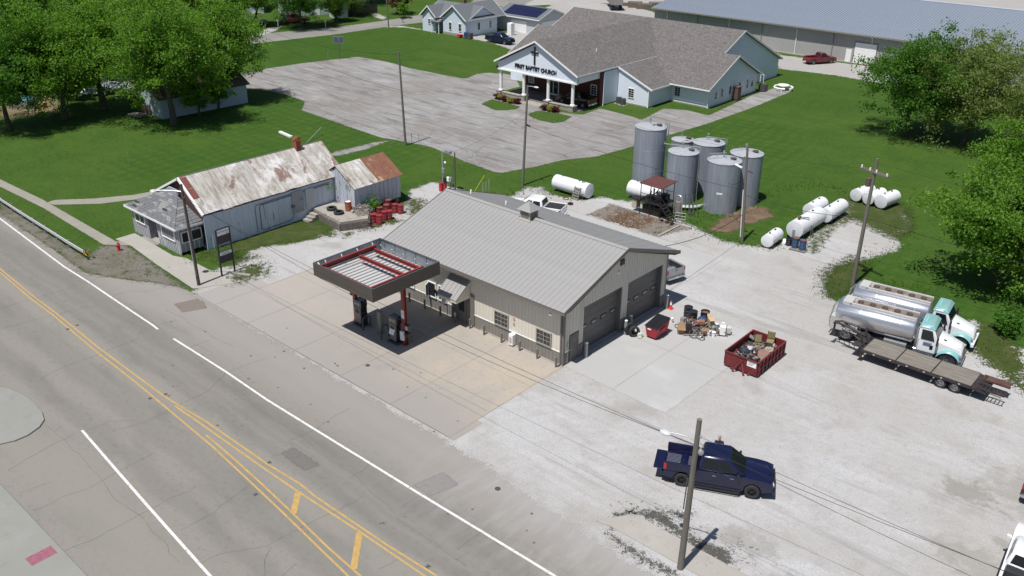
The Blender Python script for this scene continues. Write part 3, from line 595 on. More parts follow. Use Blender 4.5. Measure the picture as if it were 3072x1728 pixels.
# windows on the front
WB = M('window trim taupe', (.30, .28, .25), .5, a=.05)
for x in (-6.12, -2.24): window(st, 1.18, .96, PI, (x + 1.18, -.055, 1.12), 2, 3, frame=WB)
for x in (-15.9,): window(st, 1.3, .8, PI, (x + 1.3, -.055, 1.12), 2, 2, frame=WHITEP)
for x, ang in ((-12.95, 1.9), (-11.8, 1.45)):
    window(st, .74, 1.12, PI, (x + .74, -.055, 1.06), 1, 1, two=False, frame=WHITEP)
    f = MB(); w_, h_ = .55, 1.05
    f.bx(0, w_, -.02, .02, 0, .06).bx(0, w_, -.02, .02, h_ - .06, h_).bx(0, .05, -.02, .02, .06, h_ - .06).bx(w_ - .05, w_, -.02, .02, .06, h_ - .06).bx(.05, w_ - .05, -.012, .0, .35, .37).bx(.05, w_ - .05, -.012, 0, .68, .70)
    so_ = f.ob('casement_sash', WHITEP, st, (x + (.74 if ang < 1.6 else 0.0), -.12, 1.09), -ang if ang < 1.6 else -PI + ang + .1, smooth=0)
    g = MB(); g.bx(.05, w_ - .05, -.004, .004, .06, h_ - .06)
    gm_ = M('thin greenish glass', (.20, .24, .22), .1, a=.2, spec=.8); g.ob('pane', gm_, so_, smooth=0)
# shed awning over the entrance with its own side cheek
aw = MB(); aw.slab([(-10.55, -1.55, 2.55), (-8.55, -1.55, 2.55), (-8.55, -.06, 3.62), (-10.55, -.06, 3.62)], .05)
for k in range(6): x = -10.55 + k * .395; aw.slab([(x, -1.55, 2.59), (x + .03, -1.55, 2.59), (x + .03, -.06, 3.66), (x, -.06, 3.66)], .04)
ao = aw.ob('awning', ROOFG, st, smooth=0)
mb = MB(); mb.prism([(-1.5, 2.3), (-1.5, 2.52), (-.06, 3.55), (-.06, 2.3)], 'x', -8.62, -8.56).prism([(-1.5, 2.3), (-1.5, 2.52), (-.06, 3.55), (-.06, 2.3)], 'x', -10.52, -10.46).bx(-10.46, -8.62, -1.5, -1.45, 2.3, 2.52)
mb.ob('awning_cheek', TANW, ao, smooth=0)
mb = MB(); mb.bx(-10.55, -10.48, -1.62, -1.5, 2.35, 2.5).bx(-10.75, -10.55, -1.6, -1.5, 2.5, 2.75); mb.ob('awning_lamp', BLACK, ao, smooth=0)
mb = MB(); mb.bx(-9.9, -8.95, -.14, -.02, .06, 2.12); de = mb.ob('entrance_door', TAUPE, st, smooth=0)
mb = MB(); mb.bx(-9.7, -9.15, -.16, -.14, .95, 1.95); mb.ob('pane', GLASS, de, smooth=0)
mb = MB(); mb.bx(-10.35, -8.2, -.09, -.05, .06, 2.6); mb.ob('entrance_panel', TAUPE, st, smooth=0)
mb = MB(); mb.bx(-4.55, -4.17, -.42, -.06, .12, .95); bo = mb.ob('meter_box', WHITEP, st, smooth=0, bevel=.02)
mb = MB(); mb.bx(-4.46, -4.26, -.435, -.42, .3, .75); mb.ob('box_window', M('pinkish print', (.5, .35, .34), .6), bo, smooth=0)
FADE = M('faded pink marking', (.46, .27, .25), .8, a=.2)
for z in (1.62, 2.02): mb = MB(); mb.box((-4.36, -.078, z + .05), (.16, .004, .16), ry=.7); mb.ob('faded_arrow', FADE, st, smooth=0)
mb = MB(); mb.bx(-.75, -.5, -.75, -.62, 3.9, 4.05); mb.ob('flood_lamp', WHITEP, st, smooth=0, bevel=.02)
mb = MB(); mb.tube([(.03, .38, .1), (.06, .38, 1.7)], .02).tube([(.03, .45, .1), (.06, .45, 1.9)], .015); mb.ob('conduit', GALV, st)

# ------------------------------------------------------------ fuel canopy
cp = T('fuel_canopy', 'square fuel pump canopy with taupe fascia, open top and dark red steel frame', 'canopy', (0, 0, 0))
cx0, cx1, cy0, cy1, cz = -15.35, -9.10, -8.50, -2.48, 5.73
FH_ = .92
FASC = M('taupe canopy fascia', (.078, .064, .055), .45, a=.06, s=2)
INS = M('fascia back', (.30, .33, .37), .35, m=.5, a=.15)
def fascia(a, b, n, inward):
    """n pieces from a to b"""
    a = Vector(a); b = Vector(b); d = (b - a) / n; nn = Vector(inward)
    for k in range(n):
        p = a + d * k; q = a + d * (k + 1) - d.normalized() * .006
        mb = MB(); mb.use(FASC)
        mb.add([p, q, q + Vector((0, 0, -FH_)), p + Vector((0, 0, -FH_)), p + nn * .03, q + nn * .03, q + nn * .03 + Vector((0, 0, -FH_)), p + nn * .03 + Vector((0, 0, -FH_))],
               [(0, 3, 2, 1), (0, 1, 5, 4), (1, 2, 6, 5), (3, 0, 4, 7), (2, 3, 7, 6)])
        mb.use(INS).add([p + nn * .031, q + nn * .031, q + nn * .031 + Vector((0, 0, -FH_ + .02)), p + nn * .031 + Vector((0, 0, -FH_ + .02))], [(0, 1, 2, 3)])
        mb.ob('fascia_panel', None, cp, smooth=0)
fascia((cx0, cy0, cz), (cx1, cy0, cz), 5, (0, 1, 0)); fascia((cx1, cy0 + .04, cz), (cx1, cy1 - .04, cz), 5, (-1, 0, 0))
fascia((cx0, cy1, cz), (cx1, cy1, cz), 5, (0, -1, 0)); fascia((cx0, cy0 + .04, cz), (cx0, cy1 - .04, cz), 5, (1, 0, 0))
mb = MB(); e = .11
mb.bx(cx0, cx1, cy0, cy0 + e, cz + .002, cz + .03).bx(cx0, cx1, cy1 - e, cy1, cz + .002, cz + .03).bx(cx0, cx0 + e, cy0 + e, cy1 - e, cz + .002, cz + .03).bx(cx1 - e, cx1, cy0 + e, cy1 - e, cz + .002, cz + .03)
mb.ob('fascia_cap', DKGREY, cp, smooth=0)
DECK = M('white deck pan', (.44, .445, .445), .45, a=.07, s=1.5, c2=(.5, .47, .42), th=.62)
nd = 15; dw = (cx1 - cx0 - .1) / nd; dz = cz - FH_ + .02
me = MB().bx(0, dw - .012, cy0 + .05, cy1 - .05, dz, dz + .02).bx(0, .015, cy0 + .05, cy1 - .05, dz + .02, dz + .07).bx(dw - .05, dw - .012, cy0 + .05, cy1 - .05, dz + .02, dz + .09).mesh('deck_pan', DECK, 0)
for k in range(nd): inst(me, 'deck_pan', cp, (cx0 + .05 + k * dw, 0, 0))
mb = MB(); mb.bx(cx0 + .05, cx1 - .05, cy0 + .05, cy1 - .05, dz - .04, dz - .002); mb.ob('deck_soffit', TAUPE, cp, smooth=0)
def ibeam(mb, p, q, h=.28, w=.17, t=.02):
    p = Vector(p); q = Vector(q); d = (q - p); L = d.length; d.normalize(); s_ = Vector((-d.y, d.x, 0))
    for (a, b, c, e_) in ((-w / 2, w / 2, h - t, h), (-w / 2, w / 2, 0, t), (-t / 2, t / 2, t, h - t)):
        mb.add([p + s_ * a + UP * c, p + s_ * b + UP * c, p + s_ * b + UP * e_, p + s_ * a + UP * e_, q + s_ * a + UP * c, q + s_ * b + UP * c, q + s_ * b + UP * e_, q + s_ * a + UP * e_],
               [(0, 3, 2, 1), (4, 5, 6, 7), (0, 1, 5, 4), (2, 3, 7, 6), (1, 2, 6, 5), (3, 0, 4, 7)])
    return mb
bz = cz - .42
bx0, bx1 = cx0 + .75, cx1 - .55
for p, q, h in (((bx0, cy0 + .35, bz), (bx1, cy0 + .35, bz), .26), ((bx0 + .2, -5.2, bz), (bx1, -5.2, bz), .26), ((bx0 + .1, -3.75, bz), (bx1, -3.75, bz), .26),
                ((bx0, cy0 + .15, bz + .12), (bx0, -3.5, bz + .12), .34), ((bx1 + .02, cy0 + .2, bz + .02), (bx1 + .02, -3.5, bz + .02), .3)):
    ibeam(MB(), p, q, h).ob('roof_beam', RUSTRED, cp, smooth=0)
for k in range(5):
    x = cx0 + .75 + k * 1.22
    mb = MB(); mb.box((x, cy1 - .35, cz - .42), (.05, .06, .82), rx=.72); mb.ob('fascia_brace', WHITEP, cp, smooth=0)
for k in range(4):
    y = cy0 + .9 + k * 1.4
    mb = MB(); mb.box((cx0 + .30, y, cz - .25), (.05, .05, .55), ry=-.5); mb.ob('fascia_brace', WHITEP, cp, smooth=0)
mb = MB(); mb.box((cx0 + .5, cy0 + .3, cz - .35), (.06, .08, .95), ry=-.75); mb.ob('fascia_brace', WHITEP, cp, smooth=0)
for k, y in enumerate((cy0 + .06, cy1 - .06)):
    for j in range(6):
        x = cx0 + .5 + j * 1.1; mb = MB(); mb.bx(x, x + .025, y - .02, y + .02, cz - FH_ + .05, cz - .03); mb.ob('fascia_stiffener', M('grey stiffener', (.3, .32, .34), .4, m=.3), cp, smooth=0)
for x in (cx0 + 2.2, cx0 + 3.9):
    mb = MB(); mb.tube([(x, -4.9, bz), (x + .15, -5.4, bz + .38)], .02); mb.ob('strut', GALV, cp)
for x, y in ((-15.40, -5.1), (-9.98, -5.15)):
    mb = MB(); ww = .13
    mb.bx(x - ww, x + ww, y - .14, y - .115, .02, dz + .1).bx(x - ww, x + ww, y + .115, y + .14, .02, dz + .1).bx(x - .015, x + .015, y - .115, y + .115, .02, dz + .1).bx(x - .2, x + .2, y - .2, y + .2, .018, .04)
    mb.ob('column', M('red column paint', (.27, .045, .035), .5, a=.15, c2=(.16, .05, .03), th=.62), cp, smooth=0)
mb = MB(); mb.bx(-10.14, -9.84, -5.31, -5.295, 2.1, 2.75); mb.ob('column_notice', WHITEP, cp, smooth=0)
mb = MB(); mb.bx(-9.8, -9.5, -5.3, -5.0, 1.25, 1.65); k_ = mb.ob('keypad_box', DKGREY, cp, smooth=0, bevel=.015)
mb = MB(); mb.bx(-9.77, -9.53, -5.315, -5.3, 1.32, 1.6); mb.ob('screen', M('pale grey screen', (.45, .47, .47), .3), k_, smooth=0)
mb = MB(); mb.bx(-9.85, -9.5, -5.35, -5.05, .75, 1.05); mb.ob('receipt_box', BLACK, cp, smooth=0, bevel=.015)
mb = MB(); mb.bx(-10.16, -9.86, -5.50, -5.32, .45, 1.15); mb.ob('towel_box', WHITEP, cp, smooth=0, bevel=.02)
mb = MB(); mb.bx(-15.75, -15.55, -5.3, -5.05, 2.0, 2.35).bx(-15.72, -15.55, -5.3, -5.05, 2.6, 2.9); mb.ob('junction_box', DKGREY, cp, smooth=0)
# fuel pumps
mb = MB(); mb.bx(-15.9, -9.4, -5.75, -4.6, .02, .034); 
def pump():
    t = T('fuel_pump', 'black fuel pump with grey front on the canopy island nearer the highway post', 'fuel pump', (-14.55, -5.35, .02), 0, 'fuel pumps under the canopy')
    mb = MB(); mb.bx(-.52, .52, -.42, .42, 0, .10); mb.ob('base', DKGREY, t, smooth=0, bevel=.03)
    mb = MB(); mb.prism([(-.40, .1), (.40, .1), (.40, 1.55), (.46, 1.6), (.46, 1.98), (.38, 2.08), (-.38, 2.08), (-.46, 1.98), (-.46, 1.6), (-.40, 1.55)], 'y', -.28, .28); mb.ob('cabinet', M('glossy black cabinet', (.02, .02, .03), .2, a=.2, coat=.5), t, smooth=0, bevel=.02)
    mb = MB(); mb.bx(-.33, .33, -.295, -.28, .25, 1.45); f = mb.ob('front_plate', M('dull plate', (.2, .195, .19), .4, m=.3), t, smooth=0)
    mb = MB(); mb.bx(-.2, .2, -.31, -.295, 1.05, 1.35); mb.ob('display', BLACK, f, smooth=0)
    mb = MB(); mb.bx(-.3, -.02, -.295, -.28, 1.68, 1.88).bx(.05, .3, -.295, -.28, 1.68, 1.88); mb.ob('price_display', M('display grey', (.3, .32, .33), .3), t, smooth=0)
    for s_ in (-1, 1):
        mb = MB(); mb.box((s_ * .45, -.12, 1.1), (.07, .12, .32), rx=.2).tube([(s_ * .45, -.14, .95), (s_ * .5, -.2, .5), (s_ * .55, -.1, .25), (s_ * .5, 0, .6), (s_ * .44, 0, 1.5)], .018); mb.ob('nozzle', BLACK, t)
    return t
p0 = pump(); p1 = copyt(p0, loc=(-10.75, -5.35, .02), label='black fuel pump under the canopy beside the red column with the white notice')
mb = MB(); mb.box((.0, -.36, .95), (.5, .02, .42), rx=-.35); mb.ob('bag_cover', WHITEP, p1, smooth=0)
mb = MB(); mb.bx(-12.75, -12.35, -5.35, -5.1, .1, 1.75).bx(-12.8, -12.3, -5.45, -5.0, .02, .1)
tag(mb.ob('pump_kiosk', GREYW, smooth=0, bevel=.02), 'plain grey upright cabinet standing between the two fuel pumps', 'cabinet')
lab = ['bent pipe guard hoop beside the left fuel pump', 'bent pipe guard hoop between the grey cabinet and the right fuel pump']
for k, x in enumerate((-13.75, -11.75)):
    mb = MB(); pts = [(x, -5.85, .02), (x, -5.85, .75)] + [(x + .0, -5.85 + .35 * (1 - math.cos(t)), .75 + .3 * math.sin(t)) for t in (0.5, 1.1, 1.57, 2.0, 2.6)] + [(x, -5.15, .75), (x, -5.15, .02)]
    mb.tube(pts, .055, 8); tag(mb.ob('guard_hoop', DKGREY), lab[k], 'guard rail', 'pipe guards at the fuel pumps')
# bollards along the front wall
mb = MB(); mb.cyl((0, 0, 0), (0, 0, .76), .075, n=12).ball((0, 0, .76), .073, 10, (1, 1, .45)); bme = mb.mesh('bollard', M('brown grey bollard', (.16, .14, .125), .6, a=.15))
names = ['just left of the entrance, capped with pink tape', 'right of the entrance, second of the lit ones', 'below the left grid window', 'just left of the white meter box', 'right of the white meter box', 'below the right grid window', 'next to the downspout at the building corner']
bl = [(-9.75, 'slim grey bollard by the awning, topped with a pale pinkish wrap'), (-8.3, 'slim grey bollard just right of the entrance awning'), (-6.9, 'slim grey bollard left of the left grid window'), (-5.2, 'slim grey bollard left of the white meter box'),
      (-3.5, 'slim grey bollard right of the white meter box'), (-1.9, 'slim grey bollard under the right grid window'), (-.25, 'slim grey bollard at the building corner by the downspout'),
      (-14.7, 'slim grey bollard in canopy shade, farthest from the corner'), (-13.0, 'slim grey bollard in canopy shade left of the open casements'), (-11.3, 'slim grey bollard in canopy shade below the open casement')]
for x, l in bl:
    o = bpy.data.objects.new('bollard', bme); COL.objects.link(o); o.location = (x, -.42 if x > -9 else -.5, .017); tag(o, l, 'bollard', 'slim bollards along the front wall')
    if x == -9.75: mb = MB(); mb.cyl((0, 0, .55), (0, 0, .83), .09, n=10); mb.ob('wrap', M('pinkish wrap', (.52, .36, .34), .7), o)
for (x, y), l in zip(((.42, 2.0), (.52, 6.5), (.35, 7.35), (.42, 12.0)), ('thick grey bollard with white cap right of the near garage door side post', 'thick grey bollard with white cap behind the leaning tyres', 'thick grey bollard with white cap tucked behind the other by the far garage door', 'thick grey bollard with white cap beside the traffic cone')):
    t = T('large_bollard', l, 'bollard', (x, y, .018), 0, 'thick bollards guarding the garage doors')
    mb = MB(); mb.cyl((0, 0, 0), (0, 0, 1.12), .13, n=16); mb.ob('post', M('grey pipe', (.26, .265, .26), .55, a=.12), t)
    mb = MB(); mb.ball((0, 0, 1.12), .128, 12, (1, 1, .4)); mb.ob('cap', WHITEP, t)
# ------------------------------------------------------------ church
ch = T('church', 'wide white clapboard church with brown grey shingle roof, columned gable porch and black lettering', 'church')
SIDING = M('white lap siding', (.68, .73, .82), .6, a=.04)
SHING, nt_, b_ = newmat('brown grey shingles')
pos_ = N(nt_, 'ShaderNodeNewGeometry').outputs['Position']
vo = N(nt_, 'ShaderNodeTexVoronoi', i={'Scale': 4.2, 'Randomness': 1.0}); nt_.links.new(mapping(nt_, pos_, (1, 1, 1.6)), vo.inputs['Vector'])
sp = N(nt_, 'ShaderNodeSeparateColor'); nt_.links.new(vo.outputs['Color'], sp.inputs[0])
c_ = mixc(nt_, mapr(nt_, sp.outputs[0], .15, .9), (.092, .083, .082), (.158, .145, .142)); c_ = mixc(nt_, mapr(nt_, noise_n(nt_, pos_, 2.2, 6, .7), .4, .65, 0, .6), c_, (.125, .113, .111))
nt_.links.new(c_, b_.inputs['Base Color']); b_.inputs['Roughness'].default_value = .9; bump(nt_, b_, noise_n(nt_, pos_, 9, 4), .6, .03)
BRICK = M('dark red brick', (.085, .028, .022), .85, a=.3, s=6, st=(1, 1, 4), bs=20)
def roofpair(name, ridge_a, ridge_b, ax, e0, e1, z_r, z_e, mat, par, t=.16):
    """gable roof: ridge along ax from ridge_a to ridge_b at cross position c; eaves at e0/e1"""
    c = e0[2]
def gable(parent, ax, a0, a1, c, zr, e0, z0, e1, z1, mat, t=.14, name='roof', trim=None):
    for e, z in ((e0, z0), (e1, z1)):
        P = (lambda a, b, zz: (a, b, zz)) if ax == 'x' else (lambda a, b, zz: (b, a, zz))
        mb = MB(); mb.slab([P(a0, e, z), P(a1, e, z), P(a1, c, zr), P(a0, c, zr)], t); mb.ob(name, mat, parent, smooth=0)
        if trim:
            tm = MB(); s_ = 1 if e > c else -1
            for a, d in ((a0, -.04), (a1, .04)):
                pr = [(e + .06 * s_, z - .22), (e + .06 * s_, z + .03), (c, zr + .03), (c, zr - .22)]
                tm.prism(pr, ax, min(a, a + d), max(a, a + d))
            lo, hi = min(e, e + .05 * s_), max(e, e + .05 * s_)
            tm.bx(*((a0, a1, lo, hi) if ax == 'x' else (lo, hi, a0, a1)), z - .2, z - .02)
            tm.ob('fascia', trim, parent, smooth=0)
gable(ch, 'y', 52.1, 79.5, -47.3, 8.57, -54.7, 4.95, -39.9, 4.95, SHING, trim=WHITEP)
mb = MB(); mb.slab([(-39.98, 61.3, 4.90), (-39.98, 73, 4.90), (-34.2, 73, 2.55), (-34.2, 61.3, 2.55)], .14); mb.ob('roof', SHING, ch, smooth=0)
mb = MB(); mb.slab([(-54.6, 61.3, 4.90), (-54.6, 73, 4.90), (-60.4, 73, 2.55), (-60.4, 61.3, 2.55)], .14); mb.ob('roof', SHING, ch, smooth=0)
gable(ch, 'x', -62.3, -30.8, 79.5, 8.57, 66.4, 2.75, 92.5, 2.75, SHING, trim=WHITEP)
gable(ch, 'x', -64.6, -28.1, 73.4, 6.25, 66.0, 2.7, 80.7, 2.7, SHING, trim=WHITEP)
mb = MB(); mb.prism([(61.2, 2.35), (61.2, 2.6), (61.25, 2.6), (61.25, 2.35)], 'x', -40, -34.2)
tr = MB(); tr.prism([(-39.95, 4.68), (-39.95, 4.92), (-34.15, 2.57), (-34.15, 2.33)], 'y', 61.24, 61.30); tr.bx(-34.2, -34.14, 61.3, 66, 2.36, 2.56); tr.ob('fascia', WHITEP, ch, smooth=0)
CS = .178
def lapwall(pts2, ax, c, out, name='wall', mat=SIDING, z0=.25):
    """clapboard wall: polygon pts2 (u,z) at ax=c with lap boards as thin steps; out=+-1 outward"""
    us = [p[0] for p in pts2]; zs = [p[1] for p in pts2]; mb = MB()
    o0, o1 = (c - .12 * out, c)
    mb.prism(pts2, ax, min(o0, o1), max(o0, o1)); z = max(min(zs), 0) + .05
    def span(z):
        xs = []
        n = len(pts2)
        for i in range(n):
            (a, za), (b, zb) = pts2[i], pts2[(i + 1) % n]
            if (za <= z < zb) or (zb <= z < za): xs.append(a + (b - a) * (z - za) / (zb - za))
        return (min(xs), max(xs)) if len(xs) >= 2 else None
    while z < max(zs) - .1:
        s0 = span(z); s1 = span(min(z + CS, max(zs) - .02))
        if s0 and s1:
            a = max(s0[0], s1[0]); b = min(s0[1], s1[1])
            if b - a > .1:
                y1 = c + .012 * out; y2 = c + .004 * out
                q = [(a, y1, z), (b, y1, z), (b, y2, z + CS - .006), (a, y2, z + CS - .006), (a, c, z), (b, c, z)] if ax == 'y' else [(y1, a, z), (y1, b, z), (y2, b, z + CS - .006), (y2, a, z + CS - .006), (c, a, z), (c, b, z)]
                mb.add(q, [(0, 1, 2, 3), (0, 4, 5, 1)])
        z += CS
    return mb.ob(name, mat, ch if name != 'x' else None, smooth=0)
lapwall([(-54.4, 3.95), (-40.2, 3.95), (-40.2, 4.72), (-47.3, 8.2), (-54.4, 4.72)], 'y', 52.55, -1, 'porch_gable')
mb = MB(); mb.bx(-54.45, -40.15, 52.4, 52.8, 3.75, 3.95).bx(-54.45, -54.1, 52.8, 58, 3.85, 4.6).bx(-40.5, -40.15, 52.8, 58, 3.85, 4.6).bx(-54.1, -40.5, 52.8, 58, 3.88, 3.93); mb.ob('porch_beam', WHITEP, ch, smooth=0)
for x in (-54.1, -49.76, -45.35, -41.1):
    mb = MB(); mb.lathe([(0, .78), (.34, .78), (.34, .9), (.23, .95), (.22, 3.6), (.3, 3.68), (.3, 3.78), (0, 3.78)], 16, Matrix.Translation((x, 52.85, 0))); mb.ob('column', WHITEP, ch)
for a, b in ((-54.6, -49.3), (-45.8, -40.7)):
    mb = MB(); mb.bx(a, b, 52.55, 53.15, 0, .55).bx(a - .05, b + .05, 52.5, 53.2, .55, .63); mb.ob('planter_wall', CONC, ch, smooth=0)
    for x in (a + .4, b - .4): mb = MB(); mb.bx(x - .42, x + .42, 52.4, 53.3, 0, .68).bx(x - .47, x + .47, 52.35, 53.35, .68, .78); mb.ob('pedestal', CONC, ch, smooth=0)
mb = MB(); mb.bx(-54.2, -40.2, 53.2, 58, 0, .06); mb.ob('porch_floor', M('dark porch floor', (.12, .115, .12), .8), ch, smooth=0)
mb = MB(); mb.bx(-49.2, -45.9, 51.4, 53.2, .014, .05); mb.ob('porch_step', WALKT, ch, smooth=0) if False else mb.ob('porch_step', CONC, ch, smooth=0)
mb = MB(); mb.bx(-54.0, -39.95, 58, 58.2, 0, 4.6).bx(-40.15, -39.95, 57.4, 58, 0, 4.6); mb.ob('brick_wall', BRICK, ch, smooth=0)
# body walls
mb = MB(); mb.bx(-54.0, -53.9, 58.2, 61.5, 0, 5).bx(-60, -53.9, 61.5, 61.6, 0, 2.9); mb.ob('wall', SIDING, ch, smooth=0)
lapwall([(58.0, 0.1), (61.5, .1), (61.5, 4.6), (58.0, 4.6)], 'x', -39.97, 1)
lapwall([(-39.97, .1), (-34.7, .1), (-34.7, 2.55), (-39.97, 4.72)], 'y', 61.5, -1)
lapwall([(61.5, .1), (66.9, .1), (66.9, 2.5), (61.5, 2.5)], 'x', -34.7, 1)
lapwall([(-34.7, .1), (-28.6, .1), (-28.6, 2.6), (-34.7, 2.6)], 'y', 66.9, -1)
lapwall([(66.9, .1), (80.2, .1), (80.2, 2.75), (73.4, 6.05), (66.9, 2.75)], 'x', -28.6, 1)
lapwall([(67.0, 2.0), (92.0, .1), (92.0, 2.85), (79.5, 8.35), (70.0, 4.2)], 'x', -31.2, 1)
mb = MB(); mb.bx(-31.2, -28.6, 80.1, 80.2, 0, 2.8).bx(-62, -31.3, 91.9, 92, 0, 2.9).bx(-62, -61.9, 67, 92, 0, 2.9).bx(-64.2, -61.9, 66.9, 67, 0, 2.9).bx(-64.2, -64.1, 67, 80.1, 0, 2.9); mb.prism([(67, 2.9), (80, 2.9), (73.4, 6.0)], 'x', -64.2, -64.1); mb.prism([(67, 2.9), (92, 2.9), (79.5, 8.3)], 'x', -62, -61.9)
mb.bx(-31.35, -31.21, 80.2, 92, 0, 2.8); mb.ob('rear_wall', SIDING, ch, smooth=0)
for q_ in ((-39.9, -34.66, 61.44, 61.5), (-34.66, -28.55, 66.84, 66.9), (-28.58, -28.5, 66.9, 80.2)): MB().bx(*q_, 0, .14).ob('foundation', CONC, ch, smooth=0)
window(ch, .85, 1.25, 0, (-38.05 + .0, 61.47, .95), 2, 4, two=False, frame=WHITEP, depth=-.07) if False else None
def wy(x, y, z, w=.85, h=1.2): return window(ch, w, h, PI, (x + w, y - .03, z), 2, 4, two=False)
def wx(x, y, z, w=.55, h=1.1): return window(ch, w, h, -PI / 2, (x + .03, y + w, z), 1, 2, two=False)
wy(-38.05, 61.5, .95); wy(-34.0, 66.9, .9)
for y, h in ((68.3, .9), (69.95, 1.1), (72.2, 1.15), (74.8, 1.15), (77.1, 1.15), (78.5, 1.15)): wx(-28.6, y, 1.0, .55, h)
wx(-31.2, 82.5, 1.0, .8, 1.2)
wy(-53.2, 58.0, 1.2, .9, 1.5); wy(-41.9, 58.0, 1.3, .9, 1.3)
fr = MB(); fr.bx(-49.6, -47.6, 57.9, 57.98, .06, 2.45); dro = fr.ob('entrance_door', WHITEP, ch, smooth=0)
mb = MB(); mb.bx(-49.45, -48.68, 57.88, 57.9, .3, 2.2).bx(-48.52, -47.75, 57.88, 57.9, .3, 2.2); mb.ob('pane', GLASS, dro, smooth=0)
CB = M('black letter metal', (.012, .012, .014), .5)
mb = MB(); mb.bx(-47.68, -47.44, 52.38, 52.50, 5.3, 7.7).bx(-48.22, -47.68, 52.39, 52.50, 6.83, 7.05).bx(-47.44, -46.90, 52.39, 52.50, 6.83, 7.05); mb.ob('cross', CB, ch, smooth=0)
def text(name, body, parent, loc, rot, size, mat, ext=.02, width=None, serif=False, bold=0.0):
    cu = bpy.data.curves.new(name, 'FONT'); cu.body = body; cu.size = size; cu.extrude = ext; cu.align_x = 'CENTER'; cu.resolution_u = 2; cu.offset = bold
    o = bpy.data.objects.new(name, cu); COL.objects.link(o); bpy.context.view_layer.update()
    dg = bpy.context.evaluated_depsgraph_get(); me = bpy.data.meshes.new_from_object(o.evaluated_get(dg)); bpy.data.objects.remove(o)
    if width:
        xs = [v.co.x for v in me.vertices]; k = width / (max(xs) - min(xs))
        for v in me.vertices: v.co.x *= k
    me.materials.clear(); me.materials.append(mat)
    o = bpy.data.objects.new(name, me); COL.objects.link(o); o.parent = parent; o.location = loc; o.rotation_euler = rot; return o
cx_ = -51.15
for wd, w_, xc in (('FIRST', 1.75, -50.3), ('BAPTIST', 2.5, -47.95), ('CHURCH', 2.75, -45.1)):
    # serif look: thin caps added under and over the strokes by a slightly wider bold cut
    text('lettering', wd, ch, (xc, 52.49, 4.50), (PI / 2, 0, 0), .74, CB, .03, w_, bold=.028)
mb = MB(); mb.cyl((-43.2, 60.5, 6.4), (-43.2, 60.5, 6.95), .08); mb.ob('roof_vent', WHITEP, ch)
mb = MB(); mb.bx(-54.5, -54.3, 52.3, 52.55, 3.9, 4.25); mb.ob('porch_lamp', BLACK, ch, smooth=0)
for x, y in ((-39.9, 58.15), (-34.72, 61.43), (-28.65, 66.83)):
    mb = MB(); mb.tube([(x, y - .05, 2.4 if x > -39 else 4.4), (x, y - .05, .12), (x + .1, y - .3, .06)], .05); mb.ob('downspout', WHITEP, ch)
for k, (x, y) in enumerate(((-39.0, 60.6), (-38.1, 60.3))):
    t = T('air_conditioner', ('dark round air conditioner in the corner of the church wall', 'dark air conditioner by the church window, nearer the parking')[k], 'air conditioner', (x, y, 0), 0, 'air conditioners at the church front')
    mb = MB(); mb.cyl((0, 0, .08), (0, 0, .85), .42, n=14); mb.ob('casing', DKGREY, t); mb = MB(); mb.cyl((0, 0, .85), (0, 0, .9), .38, n=14); mb.ob('fan_grille', BLACK, t); mb = MB(); mb.bx(-.5, .5, -.5, .5, 0, .08); mb.ob('pad', CONC, t, smooth=0)
c2_ = T('air_conditioner', 'dark square air conditioner under the white vent pipes at the side of the church', 'air conditioner', (-27.9, 81.2, 0))
mb = MB(); mb.bx(-.5, .5, -.5, .5, .1, 1.1); mb.ob('casing', DKGREY, c2_, smooth=0); mb = MB(); mb.tube([(-.7, .2, .4), (-.7, .2, 2.6)], .06).tube([(-.4, .6, .4), (-.4, .6, 2.2), (-.8, .6, 2.4)], .05); mb.ob('vent_pipe', WHITEP, c2_)
c3_ = T('utility_cabinet', 'brown narrow cabinet standing against the blue shaded church gable', 'cabinet', (-28.0, 73.6, 0)); mb = MB(); mb.bx(-.35, .35, -.45, .45, .25, 1.9).bx(-.4, .4, -.5, .5, 1.9, 1.98); mb.ob('body', M('brown board', (.12, .07, .055), .8, a=.2), c3_, smooth=0); mb = MB(); mb.bx(-.3, .3, -.4, .4, 0, .25); mb.ob('leg', DKGREY, c3_, smooth=0)
pt = T('picnic_table', 'round white concrete picnic table at the end of the church walk', 'table', (-26.1, 84.0, 0), .4)
mb = MB(); mb.cyl((0, 0, .68), (0, 0, .78), .85, n=20); mb.ob('tabletop', WHITEP, pt); mb = MB(); mb.cyl((0, 0, 0), (0, 0, .68), .2); mb.ob('pedestal', WHITEP, pt)
for k in range(3):
    a = k * 2.1; mb = MB(); pts = [(1.35 * math.cos(a + t), 1.35 * math.sin(a + t), .42) for t in (-.75, -.4, 0, .4, .75)]; mb.tube(pts, .14, 6); mb.cyl((pts[1][0], pts[1][1], 0), (pts[1][0], pts[1][1], .4), .08).cyl((pts[3][0], pts[3][1], 0), (pts[3][0], pts[3][1], .4), .08); mb.ob('bench', WHITEP, pt)

